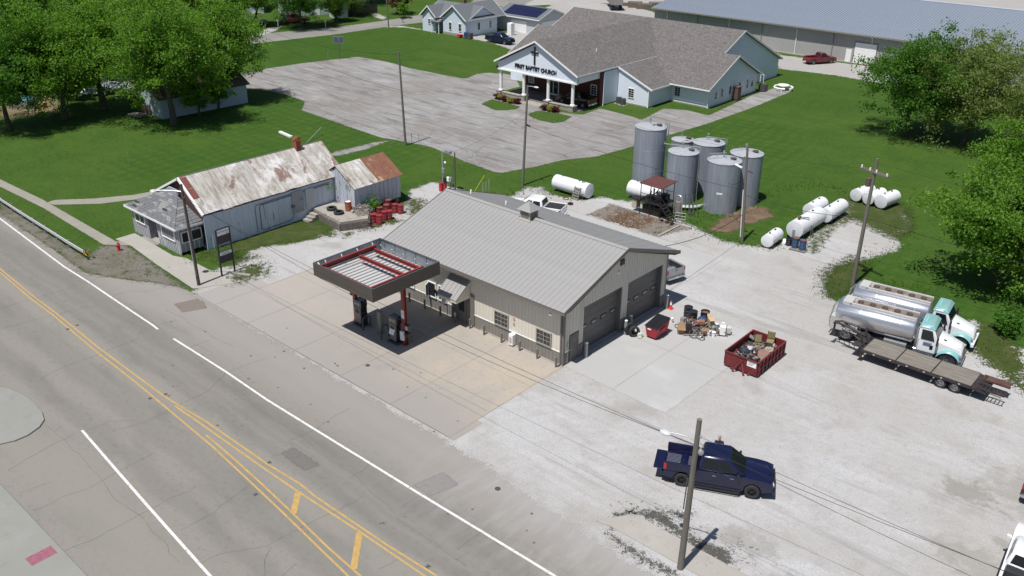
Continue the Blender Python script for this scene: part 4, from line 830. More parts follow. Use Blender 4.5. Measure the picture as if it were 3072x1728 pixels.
# ------------------------------------------------------------ grey warehouse
wh = T('warehouse', 'very long pale grey metal warehouse with blue grey ribbed roof behind the church', 'warehouse')
WHR = M('blue grey roof steel', (.235, .27, .325), .42, m=.15, a=.05, s=.5, bs=2, bd=.003); WHW = M('light grey wall steel', (.36, .355, .35), .5, a=.04)
wy0, wx0, wx1 = 110.2, -66.5, 75
mb = MB(); mb.bx(wx0, wx1, wy0 + .1, wy0 + .2, 0, 4.9).bx(wx0, wx0 + .1, wy0 + .2, wy0 + 37.8, 0, 4.9).bx(wx0, wx1, wy0 + 37.8, wy0 + 38, 0, 4.9)
mb.prism([(wy0 + .2, 4.9), (wy0 + 37.8, 4.9), (wy0 + 19, 8.4)], 'x', wx0, wx0 + .1); mb.ob('wall', WHW, wh, smooth=0)
me = MB().bx(0, 2.99, 0, .1, 0, 4.9)
for k in range(10): me.bx(.15 + k * .3, .2 + k * .3, -.035, 0, .02, 4.88)
me = me.mesh('wall_panel', WHW, 0)
for k in range(28): inst(me, 'wall_panel', wh, (wx0 + k * 3, wy0, 0))
me = MB().slab([(0, wy0 - .8, 4.85), (2.99, wy0 - .8, 4.85), (2.99, wy0 + 19, 8.5), (0, wy0 + 19, 8.5)], .08)
for k in range(6): x = k * .5; me.slab([(x, wy0 - .8, 4.91), (x + .07, wy0 - .8, 4.91), (x + .07, wy0 + 19, 8.56), (x, wy0 + 19, 8.56)], .06)
me = me.mesh('roof_panel', WHR, 0)
for k in range(47): inst(me, 'roof_panel', wh, (wx0 - .3 + k * 3, 0, 0))
mb = MB(); mb.slab([(wx0 - .3, wy0 + 19, 8.5), (wx1, wy0 + 19, 8.5), (wx1, wy0 + 38.8, 4.85), (wx0 - .3, wy0 + 38.8, 4.85)], .08); mb.ob('roof', WHR, wh, smooth=0)
mb = MB(); mb.slab([(wx0 - .3, wy0 + 18.7, 8.52), (wx1, wy0 + 18.7, 8.52), (wx1, wy0 + 19, 8.64), (wx0 - .3, wy0 + 19, 8.64)], .05).slab([(wx0 - .3, wy0 + 19, 8.64), (wx1, wy0 + 19, 8.64), (wx1, wy0 + 19.3, 8.52), (wx0 - .3, wy0 + 19.3, 8.52)], .05); mb.ob('ridge_cap', M('pale blue cap', (.33, .38, .45), .4), wh, smooth=0)
mb = MB(); mb.bx(wx0 - .3, wx1, wy0 - .95, wy0 - .8, 4.62, 4.86); mb.ob('gutter', GREYW, wh, smooth=0)
for k in range(12):
    x = wx0 + 3 + k * 6.6; mb = MB(); mb.tube([(x, wy0 - .8, 4.6), (x, wy0 - .1, 4.3), (x, wy0 - .1, .1)], .07); mb.ob('downspout', GREYW if k % 2 else WHITEP, wh)
mb = MB(); mb.bx(-26.6, -23.0, wy0 - .09, wy0 - .04, 0, 3.4); gd = mb.ob('roller_door', WHITEP, wh, smooth=0)
for k in range(6): mb = MB(); mb.bx(-26.55, -23.05, wy0 - .115, wy0 - .09, .03 + k * .56, .57 + k * .56); mb.ob('door_slat', WHITEP, gd, smooth=0)
mb = MB(); mb.bx(-26.75, -26.6, wy0 - .12, wy0 - .04, 0, 3.55).bx(-23.0, -22.85, wy0 - .12, wy0 - .04, 0, 3.55).bx(-26.6, -23.0, wy0 - .12, wy0 - .04, 3.4, 3.55); mb.ob('door_frame', GREYW, wh, smooth=0)
mb = MB(); mb.bx(-28.0, -27.05, wy0 - .1, wy0 - .04, 0, 2.15); mb.ob('side_door', WHITEP, wh, smooth=0)
mb = MB(); mb.bx(wx0, wx1, wy0 - .5, wy0 - .05, 0, .12); mb.ob('footing', CONC, wh, smooth=0)

# ------------------------------------------------------------ old white shop with rusty iron roof
IRON, nt_, b_ = newmat('rusting white corrugated iron')
tc_ = N(nt_, 'ShaderNodeTexCoord').outputs['Object']
v_ = mapping(nt_, tc_, (.5, 3.0, .5))
c_ = mixc(nt_, mapr(nt_, noise_n(nt_, v_, 1.0, 8, .7), .36, .62), (.52, .50, .47), (.25, .225, .195))
c_ = mixc(nt_, mapr(nt_, noise_n(nt_, tc_, .55, 6, .65, .4), .52, .64, 0, .8), c_, (.66, .65, .66))
c_ = mixc(nt_, mapr(nt_, noise_n(nt_, mapping(nt_, tc_, (.35, .5, .35), (0, 0, 0), (3, 1, 0)), 1.3, 8, .7, .3), .545, .61, 0, .85), c_, (.165, .085, .062))
c_ = mixc(nt_, mapr(nt_, noise_n(nt_, v_, 3.5, 6, .7), .58, .7, 0, .75), c_, (.17, .12, .09))
nt_.links.new(c_, b_.inputs['Base Color']); b_.inputs['Roughness'].default_value = .75
RUSTY = M('rust brown iron', (.19, .082, .05), .85, a=.25, s=1.5, c2=(.33, .22, .16), th=.58)
OLDW = M('worn bluish white board', (.56, .61, .70), .7, a=.1, s=1.2, st=(1, 1, .25), c2=(.30, .31, .33), th=.62)
br = T('old_shop', 'old weathered white shop with long rusting corrugated roof and brick chimney', 'building')
BY0, BY1, ER, ZER, RX, ZRR, EL, ZEL = -5.7, 9.45, -34.55, 3.38, -37.9, 5.9, -43.2, 3.35
def corr(parent, y0, y1, xe, ze, xr, zr, mat, mats=None, wv=.19, overl=.0):
    """one corrugated sheet column from y0 to y1 running from eave to ridge"""
    mb = MB(); n = max(2, int(round((y1 - y0) / wv)) * 2); nx = 6; vs = []
    nrm = Vector((-(zr - ze), 0, xr - xe)).normalized();
    if nrm.z < 0: nrm = -nrm
    for j in range(nx + 1):
        for i in range(n + 1):
            p = Vector((xe + (xr - xe) * j / nx, y0 + (y1 - y0) * i / n, ze + (zr - ze) * j / nx))
            vs.append(p + nrm * ((.028 if i % 2 else 0) + overl))
    mb.add(vs, [(j * (n + 1) + i, j * (n + 1) + i + 1, (j + 1) * (n + 1) + i + 1, (j + 1) * (n + 1) + i) for j in range(nx) for i in range(n)])
    return mb.ob('roof_sheet', mat, parent, smooth=0)
yk = BY0; k = 0
while yk < BY1 - .1:
    w_ = min(.95, BY1 - yk); rr_ = rnd.uniform(-.06, .06)
    corr(br, yk, yk + w_ - .01, ER + rr_, ZER - rr_ * .7, RX, ZRR, IRON, overl=.004 * (k % 2))
    corr(br, yk, yk + w_ - .01, EL, ZEL, RX, ZRR, IRON); yk += w_; k += 1
mb = MB()
for y in range(60): yy = BY0 + .1 + y * .25; mb.bx(RX - .12, RX + .02, yy, yy + .14, ZRR - .04, ZRR + .07)
mb.ob('ridge_tile', M('dark ridge', (.13, .13, .13), .9), br, smooth=0)
mb = MB(); fa = lambda t_, y_: (ER + (RX - ER) * t_, y_, ZER + (ZRR - ZER) * t_ + .06)
for t0, t1 in ((.40, .66), (.68, .97)): mb.slab([fa(t0, BY0 + .02), fa(t0, BY0 + .62), fa(t1, BY0 + .62), fa(t1, BY0 + .02)], .02)
mb.ob('red_patch_sheet', M('faded red sheet', (.17, .05, .04), .8, a=.3, s=3), br, smooth=0)

RBD = MB(); RBD.slab([(ER + .05, BY0 - .15, ZER + .02), (RX, BY0 - .15, ZRR + .04), (RX, BY0 + .02, ZRR + .04), (ER + .05, BY0 + .02, ZER + .02)], .18).slab([(EL, BY0 - .15, ZEL), (RX, BY0 - .15, ZRR + .04), (RX, BY0 + .02, ZRR + .04), (EL, BY0 + .02, ZEL)], .18); RBD.ob('barge_board', WHITEP, br, smooth=0)
# walls of vertical tongue boards
def boardwall(parent, ax, c, u0, u1, ztop, out, mat=OLDW, bw=.32, z0=.0, name='wall_board', batten=True, bmat=None):
    n = int((u1 - u0) / bw); bw = (u1 - u0) / n
    for i in range(n):
        a = u0 + i * bw; za = ztop(a + bw / 2) if callable(ztop) else ztop; d = rnd.uniform(0, .012); zz = z0 + rnd.uniform(0, .05)
        mb = MB(); mb.use(mat); lo, hi = (c - .06 * out, c + d * out); lo, hi = min(lo, hi), max(lo, hi)
        if ax == 'x': mb.bx(lo, hi, a + .004, a + bw - .004, zz, za)
        else: mb.bx(a + .004, a + bw - .004, lo, hi, zz, za)
        if batten:
            mb.use(bmat or mat); l2, h2 = sorted((c + d * out, c + (.03 + d) * out))
            if ax == 'x': mb.bx(l2, h2, a - .02, a + .03, zz, za)
            else: mb.bx(a - .02, a + .03, l2, h2, zz, za)
        mb.ob(name, mat, parent, smooth=0)
boardwall(br, 'x', -34.85, -5.6, 9.3, 3.12, 1, bw=.62)
boardwall(br, 'y', -5.55, -43, -34.9, lambda x: 3.1 + max(0, (2.5 * (1 - abs(x - RX) / (4.9 if x < RX else 3.2)))), -1, M('dark red gable board', (.10, .045, .04), .9, a=.2), bw=.5, z0=2.4, name='gable_board', batten=False)
mb = MB(); mb.bx(-43, -42.9, -5.5, 9.3, 0, 3.2).bx(-43, -34.95, 9.2, 9.3, 0, 3.2).bx(-43, -35, -5.45, 9.1, 0, .1).prism([(-43, 3.2), (-34.95, 3.2), (RX, 5.6)], 'y', 9.2, 9.3); mb.ob('rear_wall', OLDW, br, smooth=0)
bd_ = M('old grey door', (.36, .37, .39), .7, a=.15, s=1, c2=(.2, .2, .22), th=.55)
mb = MB(); mb.bx(-34.80, -34.74, 3.3, 4.55, .9, 2.95); mb.ob('door', bd_, br, smooth=0); mb = MB(); mb.bx(-34.8, -34.72, 4.8, 5.75, .9, 2.85); mb.ob('door', M('pale door', (.52, .53, .55), .6, a=.08), br, smooth=0)
cyy = 6.5; mb = MB(); cxx = RX + .1
BRK = M('orange brick', (.30, .085, .045), .85, a=.25, s=7, bs=15)
k = 0
for z in range(12):
    for i, (dx, dy, sx, sy) in enumerate(((-.14, -.2, .27, .13), (.15, -.2, .27, .13), (-.14, .2, .27, .13), (.15, .2, .27, .13), (-.22, 0, .13, .25), (.22, 0, .13, .25))):
        o = (.03 if z % 2 else -.03) if i < 4 else 0
        mb.box((cxx + dx + o, cyy + dy, 5.45 + z * .105), (sx, sy, .095))
mb.ob('chimney', BRK, br, smooth=0)
mb = MB(); pts = [(cxx - .05, cyy + .3 * math.cos(t), 6.7 + .22 * math.sin(t)) for t in (0, .6, 1.2, 1.9, 2.5, PI)]; mb.tube(pts, .07, 6).tube([(p[0] + .2, p[1], p[2]) for p in pts], .07, 6); mb.ob('chimney_arch', BRK, br)
# conduits on the wall
mb = MB()
for off, zt in ((0, 2.75), (.45, 2.62)):
    mb.tube([(-34.78, -.6 + off, .25 + off * .3), (-34.78, -.6 + off, zt - .2), (-34.78, -.45 + off, zt), (-34.78, 3.0, zt + .06), (-34.78, 7.6, zt + .1)], .022, 5)
mb.tube([(-34.78, -.2, .45), (-34.78, .2, .25), (-34.78, 3, .35), (-34.78, 3.4, .6), (-34.78, 3.4, 1.5)], .022, 5).tube([(-34.78, .3, 2.7), (-34.78, .35, 1.2)], .015, 5)
mb.ob('conduit', BLACK, br)
mb = MB(); mb.bx(-34.8, -34.68, 3.2, 3.5, 1.5, 1.75); mb.ob('meter_box', M('rusty box', (.2, .12, .1), .7), br, smooth=0)
# front office with a sagging shingle hip roof
of = T('front_office', 'small peeling white board office with damaged grey shingle hip roof by the sidewalk', 'building')
OX0, OX1, OY0, OY1 = -43.4, -35.4, -7.75, -5.62
SH2 = M('grey slate shingle', (.13, .135, .145), .85, a=.22, s=5, c2=(.24, .24, .24), th=.57, s2=.7)
ex0, ex1, ey, zE, zP = OX0 - .45, OX1 + .35, OY0 - .42, 2.62, 4.25
px0, px1, py = -40.3, -38.0, OY1 - .3
def shingles(parent, A, B, C, D, rows):
    """courses from eave edge A-B up to top edge D-C, each course stepped, a few missing"""
    A, B, C, D = map(Vector, (A, B, C, D)); nrm = (B - A).cross(D - A).normalized()
    if nrm.z < 0: nrm = -nrm
    me_i = 0
    for r in range(rows):
        t0, t1 = r / rows, (r + 1) / rows + .012
        L0, R0 = A.lerp(D, t0), B.lerp(C, t0); L1, R1 = A.lerp(D, min(1, t1)), B.lerp(C, min(1, t1)); w = (R0 - L0).length; n = max(1, int(w / .75))
        for i in range(n):
            a, b = i / n, (i + 1) / n
            if rnd.random() < .03: continue
            h = nrm * (.035 + rnd.uniform(0, .012)); g = (b - a) * .02
            q = [L0.lerp(R0, a + g) + h, L0.lerp(R0, b - g) + h, L1.lerp(R1, b - g) + nrm * .012, L1.lerp(R1, a + g) + nrm * .012]
            mb = MB(); mb.add(q + [L0.lerp(R0, a + g), L0.lerp(R0, b - g)], [(0, 1, 2, 3), (0, 4, 5, 1), (0, 3, 4), (1, 5, 2)]); mb.ob('shingle', SH2 if rnd.random() < .8 else M('light shingle', (.21, .21, .215), .85, a=.2, s=5), parent, smooth=0)
A, B, P0, P1, Cb, Db = (ex0, ey, zE), (ex1, ey, zE), (px0, py, zP), (px1, py, zP), (ex1, OY1, zE + .12), (ex0, OY1, zE + .12)
mb = MB(); mb.add([A, B, P1, P0, Cb, Db], [(0, 1, 2, 3), (1, 4, 2), (0, 3, 5)]); mb.ob('roof_deck', M('dark roof deck', (.03, .028, .026), .9), of, smooth=0)
shingles(of, A, B, P1, P0, 13); shingles(of, B, Cb, P1, P1, 9); shingles(of, Db, A, P0, P0, 7)
mb = MB(); mb.bx(ex0, ex1, ey - .05, ey, zE - .16, zE + .02).bx(ex1, ex1 + .05, ey, OY1, zE - .16, zE + .03).bx(ex0 - .05, ex0, ey, OY1, zE - .16, zE + .03); mb.ob('fascia', WHITEP, of, smooth=0)
mb = MB(); mb.box((-38.9, OY0 + 1.0, 3.58), (.28, 1.5, .06), rx=.62); mb.ob('roof_hole', M('black void', (.004, .004, .004), 1), of, smooth=0); mb = MB(); mb.box((-40.3, OY0 + .75, 3.36), (.5, .4, .05), rx=.7, rz=.3); mb.ob('roof_hole', MC['black void'], of, smooth=0)
PEEL = M('peeling grey board', (.25, .25, .275), .85, a=.25, s=2, st=(3, 3, .4), c2=(.45, .46, .49), th=.56); BT = M('white batten', (.58, .59, .62), .7, a=.15, s=3)
boardwall(of, 'y', OY0, OX0, -40.6, 2.55, -1, PEEL, .28, bmat=BT); boardwall(of, 'y', OY0 + .75, -40.6, -39.0, 2.55, -1, PEEL, .28, bmat=BT); boardwall(of, 'y', OY0, -39.0, OX1, 2.55, -1, PEEL, .28, bmat=BT)
boardwall(of, 'x', OX1, OY0, OY1, 2.6, 1, PEEL, .36, z0=.25, bmat=BT); boardwall(of, 'x', OX0, OY0, OY1, 2.6, -1, PEEL, .3)
boardwall(of, 'x', -40.6, OY0, OY0 + .75, 2.5, 1, PEEL, .3); boardwall(of, 'x', -39.0, OY0, OY0 + .75, 2.5, -1, PEEL, .3)
GW = M('dirty pane', (.16, .165, .17), .5, a=.45, s=5)
window(of, 1.6, .7, PI, (-41.1, OY0 - .05, 1.35), 1, 1, glass=M('dusty dark pane', (.05, .05, .055), .3, a=.4)); window(of, 2.0, .85, PI, (-36.1, OY0 - .05, 1.2), 1, 1, two=False, glass=GW); window(of, 1.75, .85, PI / 2, (OX1 + .05, OY0 + .25, 1.15), 1, 1, glass=M('black opening', (.008, .008, .01), .5))
mb = MB(); mb.bx(-40.3, -39.35, OY0 + .66, OY0 + .71, .1, 2.1); mb.ob('door', M('lavender grey door', (.38, .36, .39), .7, a=.15, s=2), of, smooth=0)
mb = MB(); mb.bx(-40.6, -39.0, OY0 - .1, OY0 + .7, .02, .14); mb.ob('doorstep', CONC, of, smooth=0)
mb = MB(); mb.slab([(-39.8, -5.75, 4.25), (-38.3, -5.75, 4.9), (-35.6, -5.75, 3.1), (-35.9, -5.75, 2.9)], .05); mb = MB(); mb.prism([(-41.0, 3.9), (-38.2, 4.25), (-38.3, 4.75), (-39.6, 4.75)], 'y', -5.9, -5.75)
mb.ob('false_front', M('blue grey boards', (.30, .33, .40), .7, a=.15), of, smooth=0)
# side shed with rust
sh = T('side_shed', 'small metal shed with half white half rust brown roof raised on blocks', 'shed')
sy0, sy1, sxe, sxr, sze, szr = 8.0, 14.0, -31.45, -34.2, 2.85, 4.55
k = 0; yk = sy0
while yk < sy1 - .1:
    corr(sh, yk, yk + .74, sxe, sze, sxr, szr, RUSTY if yk > 10.6 else IRON, wv=.16, overl=.004 * (k % 2)); corr(sh, yk, yk + .74, sxr - 2.7, sze, sxr, szr, RUSTY if yk > 11.3 else IRON, wv=.16); yk += .75; k += 1
SHW = M('streaked blue white steel', (.42, .45, .52), .55, a=.15, s=1.5, st=(2, 2, .3), c2=(.52, .53, .56), th=.58)
boardwall(sh, 'x', -31.75, sy0 + .15, sy1 - .15, 2.72, 1, SHW, .5, z0=.5, name='wall_sheet'); 
boardwall(sh, 'y', sy1 - .15, -36.6, -31.75, lambda x: 2.7 + 1.6 * (1 - abs(x + 34.2) / 2.7), 1, SHW, .5, z0=.5, name='wall_sheet')
boardwall(sh, 'y', sy0 + .15, -36.6, -31.75, lambda x: 2.7 + 1.6 * (1 - abs(x + 34.2) / 2.7), -1, SHW, .5, z0=.5, name='wall_sheet')
mb = MB(); mb.bx(-36.6, -36.5, sy0 + .15, sy1 - .15, .5, 2.7).bx(-36.6, -31.8, sy0 + .2, sy1 - .2, .42, .5); mb.ob('floor_frame', DKGREY, sh, smooth=0)
for y in (8.4, 11, 13.5):
    for x in (-32.1, -36.3): mb = MB(); mb.bx(x - .2, x + .2, y - .2, y + .2, 0, .42); mb.ob('block', CONC, sh, smooth=0)
# loading platform of blocks
pf = T('loading_platform', 'low concrete and block loading platform against the old shop wall', 'platform')
pl_ = [(-34.7, 5.5), (-29.95, 4.95), (-28.9, 7.3), (-31.3, 9.6), (-34.7, 9.9)]
mb = MB(); mb.prism(pl_, 'z', .72, .88); mb.ob('slab_top', CONC, pf, smooth=0)
for a, b in zip(pl_, pl_[1:]):
    a = Vector(a + (0,)); b = Vector(b + (0,)); n = int((b - a).length / .45); d = (b - a) / n; ang = math.atan2(d.y, d.x)
    for r in range(3):
        for i in range(n):
            c = a + d * (i + .5 + (.0 if r % 2 else .12)); mb = MB(); mb.box((c.x, c.y, .12 + r * .235), (d.length - .02, .22, .222), rz=ang); mb.ob('block', M('dark stained block', (.15, .13, .115), .9, a=.25, s=3, c2=(.24, .22, .19), th=.55, bs=10), pf, smooth=0)
for k in range(3): mb = MB(); mb.bx(-34.6 + .0, -33.6, 4.9 - k * .38, 5.3 - k * .38, 0, .6 - k * .2); mb.ob('step', CONC, pf, smooth=0)

# ------------------------------------------------------------ white cottage and garage
ho = T('white_house', 'small white cottage with grey shingle roof, gable ends and corner porch', 'house')
GSH = M('grey cottage shingle', (.12, .13, .145), .9, a=.2, s=6, bs=12); WS = M('white cottage siding', (.60, .66, .76), .6, a=.04)
gable(ho, 'x', -101.0, -89.0, 86.0, 5.2, 81.8, 3.0, 90.2, 3.0, GSH, trim=WHITEP); gable(ho, 'y', 80.9, 92, -92.2, 5.6, -95.6, 3.1, -88.8, 3.1, GSH, trim=WHITEP)
gable(ho, 'y', 80.6, 87, -98.8, 4.9, -101, 3.0, -96.6, 3.0, GSH, trim=WHITEP)
mb = MB(); mb.bx(-100.6, -97.0, 81, 90, 0, 3).bx(-97.0, -89.2, 83.5, 90, 0, 3).bx(-95.2, -89.2, 81.3, 83.5, 0, 3.05); mb.prism([(-100.6, 3), (-97, 3), (-98.8, 4.7)], 'y', 81, 86).prism([(-95.2, 3.05), (-89.2, 3.05), (-92.2, 5.4)], 'y', 81.3, 91.5); mb.prism([(82.2, 3), (90, 3), (86, 5.0)], 'x', -100.6, -89.3); mb.ob('wall', WS, ho, smooth=0)
mb = MB(); mb.slab([(-97.6, 80.2, 2.2), (-95.3, 80.2, 2.2), (-95.3, 83.4, 2.9), (-97.6, 83.4, 2.9)], .1); mb.ob('porch_roof', GSH, ho, smooth=0)
for x in (-97.5, -95.6): mb = MB(); mb.bx(x, x + .12, 80.4, 80.52, 0, 2.2); mb.ob('porch_post', WHITEP, ho, smooth=0)
def hw(x, y, z, w, h, rz): return window(ho, w, h, rz, (x, y, z), 1, 2, two=False, frame=WHITEP)
hw(-97.6, 80.97, 1.5, .5, .9, PI); hw(-98.4, 80.97, 1.5, .5, .9, PI)
for x in (-93.5, -90.9): hw(x + .6, 81.27, 1.0, .6, 1.3, PI)
for y in (84.6, 87.8): hw(-89.17, y, 1.0, .6, 1.3, PI / 2)
mb = MB(); mb.bx(-96.0, -95.3, 87.2, 87.9, 4.5, 5.9); mb.ob('chimney', M('brown chimney', (.16, .10, .08), .9), ho, smooth=0)
mb = MB(); mb.bx(-95.2, -89.2, 81.2, 81.3, 0, .5); mb.ob('stone_base', CONC, ho, smooth=0)
ga = T('garage', 'white garage with dark blue solar panels on its grey roof', 'garage')
gable(ga, 'x', -92.2, -80.5, 96.6, 4.5, 92.3, 2.9, 101, 2.9, GSH, trim=WHITEP)
mb = MB(); mb.bx(-91.8, -80.9, 92.8, 100.6, 0, 2.9).prism([(92.8, 2.9), (100.6, 2.9), (96.6, 4.35)], 'x', -91.8, -80.9); mb.ob('wall', M('pale grey garage wall', (.50, .51, .53), .6), ga, smooth=0)
mb = MB(); mb.bx(-80.89, -80.82, 93.6, 99.6, 0, 2.3); mb.ob('garage_door', WHITEP, ga, smooth=0); mb = MB(); mb.bx(-88, -84, 92.72, 92.79, .0, 2.2); mb.ob('garage_door', WHITEP, ga, smooth=0)
SOL = M('solar cell', (.012, .012, .045), .15, a=.3, coat=.5)
for i in range(6):
    for j in range(2):
        x0 = -90.3 + i * 1.45; ya, yb = 92.9 + j * 1.65, 92.9 + (j + 1) * 1.65 - .04; f_ = lambda y: 2.9 + (y - 92.3) * 1.6 / 4.3 + .1
        mb = MB(); mb.slab([(x0, ya, f_(ya)), (x0 + 1.41, ya, f_(ya)), (x0 + 1.41, yb, f_(yb)), (x0, yb, f_(yb))], .05); mb.ob('solar_panel', SOL, ga, smooth=0)
# ------------------------------------------------------------ vertical storage tanks
TK, nt_, b_ = newmat('weathered silver tank paint'); tc_ = N(nt_, 'ShaderNodeTexCoord').outputs['Object']
c_ = mixc(nt_, mapr(nt_, noise_n(nt_, mapping(nt_, tc_, (2, 2, .12)), 1.8, 7, .75), .40, .62), (.31, .34, .395), (.23, .255, .305))
c_ = mixc(nt_, mapr(nt_, noise_n(nt_, mapping(nt_, tc_, (1, 1, .3)), .8, 5, .7), .6, .72, 0, .5), c_, (.36, .375, .40))
nt_.links.new(c_, b_.inputs['Base Color']); b_.inputs['Roughness'].default_value = .5; b_.inputs['Metallic'].default_value = .25
TKT = M('tank top flaking', (.33, .345, .37), .6, a=.1, s=2, c2=(.10, .085, .07), th=.615, s2=1.3, w=.02)
def vtank(x, y, r, h, label, rings=3, top=True):
    t = T('storage_tank', label, 'tank', (x, y, 0), 0, 'upright silver storage tanks')
    mb = MB(); mb.lathe([(r, 0), (r, h)], 40); mb.ob('shell', TK, t)
    mb = MB(); mb.lathe([(r + .03, h - .02), (r + .03, h + .02), (0.001, h + .28)], 40); mb.ob('roof', TKT, t, smooth=20)
    for k in range(1, rings): z = h * k / rings; MB().lathe([(r + .001, z - .02), (r + .012, z), (r + .001, z + .02)], 40).ob('weld_seam', TK, t)
    mb = MB(); mb.lathe([(.28, h + .1), (.3, h + .3), (.001, h + .33)], 14, Matrix.Translation((r * .45, r * .2, 0))); mb.ob('hatch', DKGREY, t)
    mb = MB(); mb.cyl((-.2, .1, h + .2), (-.2, .1, h + .75), .06).cyl((-.2, .1, h + .72), (-.2, .1, h + .85), .11); mb.ob('vent_pipe', GALV, t)
    return t
def ladder(t, x, y, z0, z1, ang, w=.42):
    dx, dy = math.cos(ang) * w / 2, math.sin(ang) * w / 2; mb = MB()
    mb.tube([(x - dx, y - dy, z0), (x - dx, y - dy, z1)], .03, 5).tube([(x + dx, y + dy, z0), (x + dx, y + dy, z1)], .03, 5)
    z = z0 + .3
    while z < z1: mb.tube([(x - dx, y - dy, z), (x + dx, y + dy, z)], .017, 4); z += .32
    return mb.ob('ladder', GALV, t)
def rail(t, pts, h=.55):
    mb = MB(); mb.tube([(p[0], p[1], p[2] + h) for p in pts], .028, 5)
    for p in pts: mb.tube([p, (p[0], p[1], p[2] + h)], .025, 5)
    mb.ob('handrail', GALV, t)
t1 = vtank(-16.3, 34.0, 1.60, 6.5, 'tallest of the upright silver tanks, standing at the left of the group', 3); ladder(t1, 1.45, 1.0, 0, 7.0, 2.2)
t2 = vtank(-11.9, 33.3, 1.50, 5.0, 'upright silver tank with a ladder on its side, right behind the loading rack', 1); ladder(t2, 1.35, 0.85, 0, 5.6, 2.2)
t3 = vtank(-11.85, 38.0, 1.60, 4.9, 'upright silver tank behind the one with the ladder, rust patch on its top', 1); ladder(t3, 1.5, .9, 0, 5.4, 2.2)
t4 = vtank(-15.5, 39.0, 1.18, 4.25, 'smallest upright silver tank, peeping between the tallest and the others', 1)
t5 = vtank(-7.6, 33.7, 1.61, 4.95, 'nearest upright silver tank with a small white label on its shell', 1)
t6 = vtank(-7.1, 37.1, 1.60, 5.0, 'rightmost upright silver tank with speckled roof behind the light pole', 1)
mb = MB(); mb.lathe([(1.615, 2.0), (1.615, 2.18)], 4, Matrix.Rotation(-1.35, 4, 'Z'), arc=.35); mb.ob('label_strip', WHITEP, t5)
mb = MB(); mb.tube([(-1.1, -1.1, 5.1), (-1.1, -1.1, 5.6), (.2, -.2, 5.75), (.2, -.2, 5.3)], .03, 5).tube([(-1.1, -1.1, 5.1), (-.9, -.5, 5.6), (-.7, -.8, 5.1), (-.5, -.3, 5.6)], .02, 5); mb.ob('handrail', GALV, t5)
mb = MB(); mb.tube([(-1.2, -.9, 5.1), (-1.2, -.9, 5.7), (-.9, -.5, 5.1), (-.7, -.4, 5.7), (-.4, -.2, 5.1)], .02, 5); mb.ob('handrail', GALV, t6)
rail(t1, [(.9, 1.2, 6.5), (1.5, .6, 6.5), (1.55, .1, 6.5)], .5); rail(t3, [(-.2, -.3, 5.1), (.7, .3, 5.0), (1.4, .8, 4.9)], .45)
mb = MB(); mb.tube([(-14.85, 34.6, 6.6), (-14.85, 34.6, 5.2), (-14.6, 34.0, 5.05), (-10.7, 34.0, 5.5), (-10.55, 34.2, 5.3)], .05, 8); mb.tube([(-12.5, 33.5, 5.3), (-12.5, 33.6, 5.45)], .04)
tag(mb.ob('overhead_pipe', GALV), 'thin grey pipe running from the tallest tank across the tank with the ladder', 'pipe')
for k in range(7):
    y = 29.2 + k * .28; mb = MB(); x0, x1 = (-9.8, -8.6); mb.tube([(-12.2 + k * .1, 29.6 + k * .12, .3), (-9.3, 31.2 + k * .14, .35), (-8.9, 31.9 + k * .2, .35)], .05, 6)
    tag(mb.ob('ground_pipe', GALV), ('grey pipe on the ground behind the loading rack, ' + ('nearest', 'second', 'third', 'fourth', 'fifth', 'sixth', 'farthest')[k] + ' of the row'), 'pipe', 'pipes on the ground at the tanks')
# ------------------------------------------------------------ vehicles
CHROME = M('chrome', (.55, .56, .58), .18, m=.9, a=.05)
RIM = M('alloy rim', (.33, .33, .34), .35, m=.6, a=.1); RIMB = M('black rim', (.02, .02, .022), .4, a=.2)
REDL = M('red lamp lens', (.45, .012, .012), .2, a=.1, coat=.6); HEADL = M('headlamp lens', (.5, .5, .5), .12, a=.1, coat=.6); AMBER = M('amber lens', (.6, .18, .03), .3)
CGL = M('car glass', (.010, .013, .015), .06, a=.2, spec=.5)
def wheel(par, x, y, r, w, rim, name='wheel', spokes=6, side=1):
    X = Matrix.Translation((x, y, r)) @ Matrix.Rotation(PI / 2, 4, 'X')
    mb = MB(); h = w / 2; mb.lathe([(r * .60, -h * .8), (r * .66, -h), (r * .93, -h), (r, -h * .7), (r, h * .7), (r * .93, h), (r * .66, h), (r * .60, h * .8)], 24, X)
    o = mb.ob('wheel', RUBBER, par)
    mb = MB(); yo = -side * h * .72
    mb.lathe([(.001, yo * .35 * -1), (r * .60, yo * .35 * -1)] if False else [(.001, 0), (r * .61, 0)], 20, X)
    mb.lathe([(r * .55, -h * .85), (r * .62, -h * .85), (r * .62, h * .85), (r * .55, h * .85)], 20, X)
    for k in range(spokes):
        a = 2 * PI * k / spokes; m_ = X @ Matrix.Rotation(a, 4, 'Z'); mb.X = m_; mb.bx(.02, r * .57, -r * .06, r * .06, (h * .45 if side < 0 else -h * .62) , (h * .62 if side < 0 else -h * .45)); mb.X = None
    mb.X = X; mb.cyl((0, 0, -h * .68), (0, 0, h * .68), r * .13, n=10); mb.X = None
    mb.ob('rim', rim, o); return o
def fq(mb, A, B, C, D, u0, u1, v0, v1, off, th=.008):
    A, B, C, D = map(Vector, (A, B, C, D)); P = lambda u, v: A.lerp(B, u).lerp(D.lerp(C, u), v)
    n = (B - A).cross(D - A).normalized(); q = [P(u0, v0), P(u1, v0), P(u1, v1), P(u0, v1)]
    f = [p + n * off for p in q]; b = [p - n * .01 for p in q]
    mb.add(f + b, [(0, 1, 2, 3), (0, 4, 5, 1), (1, 5, 6, 2), (2, 6, 7, 3), (3, 7, 4, 0)])
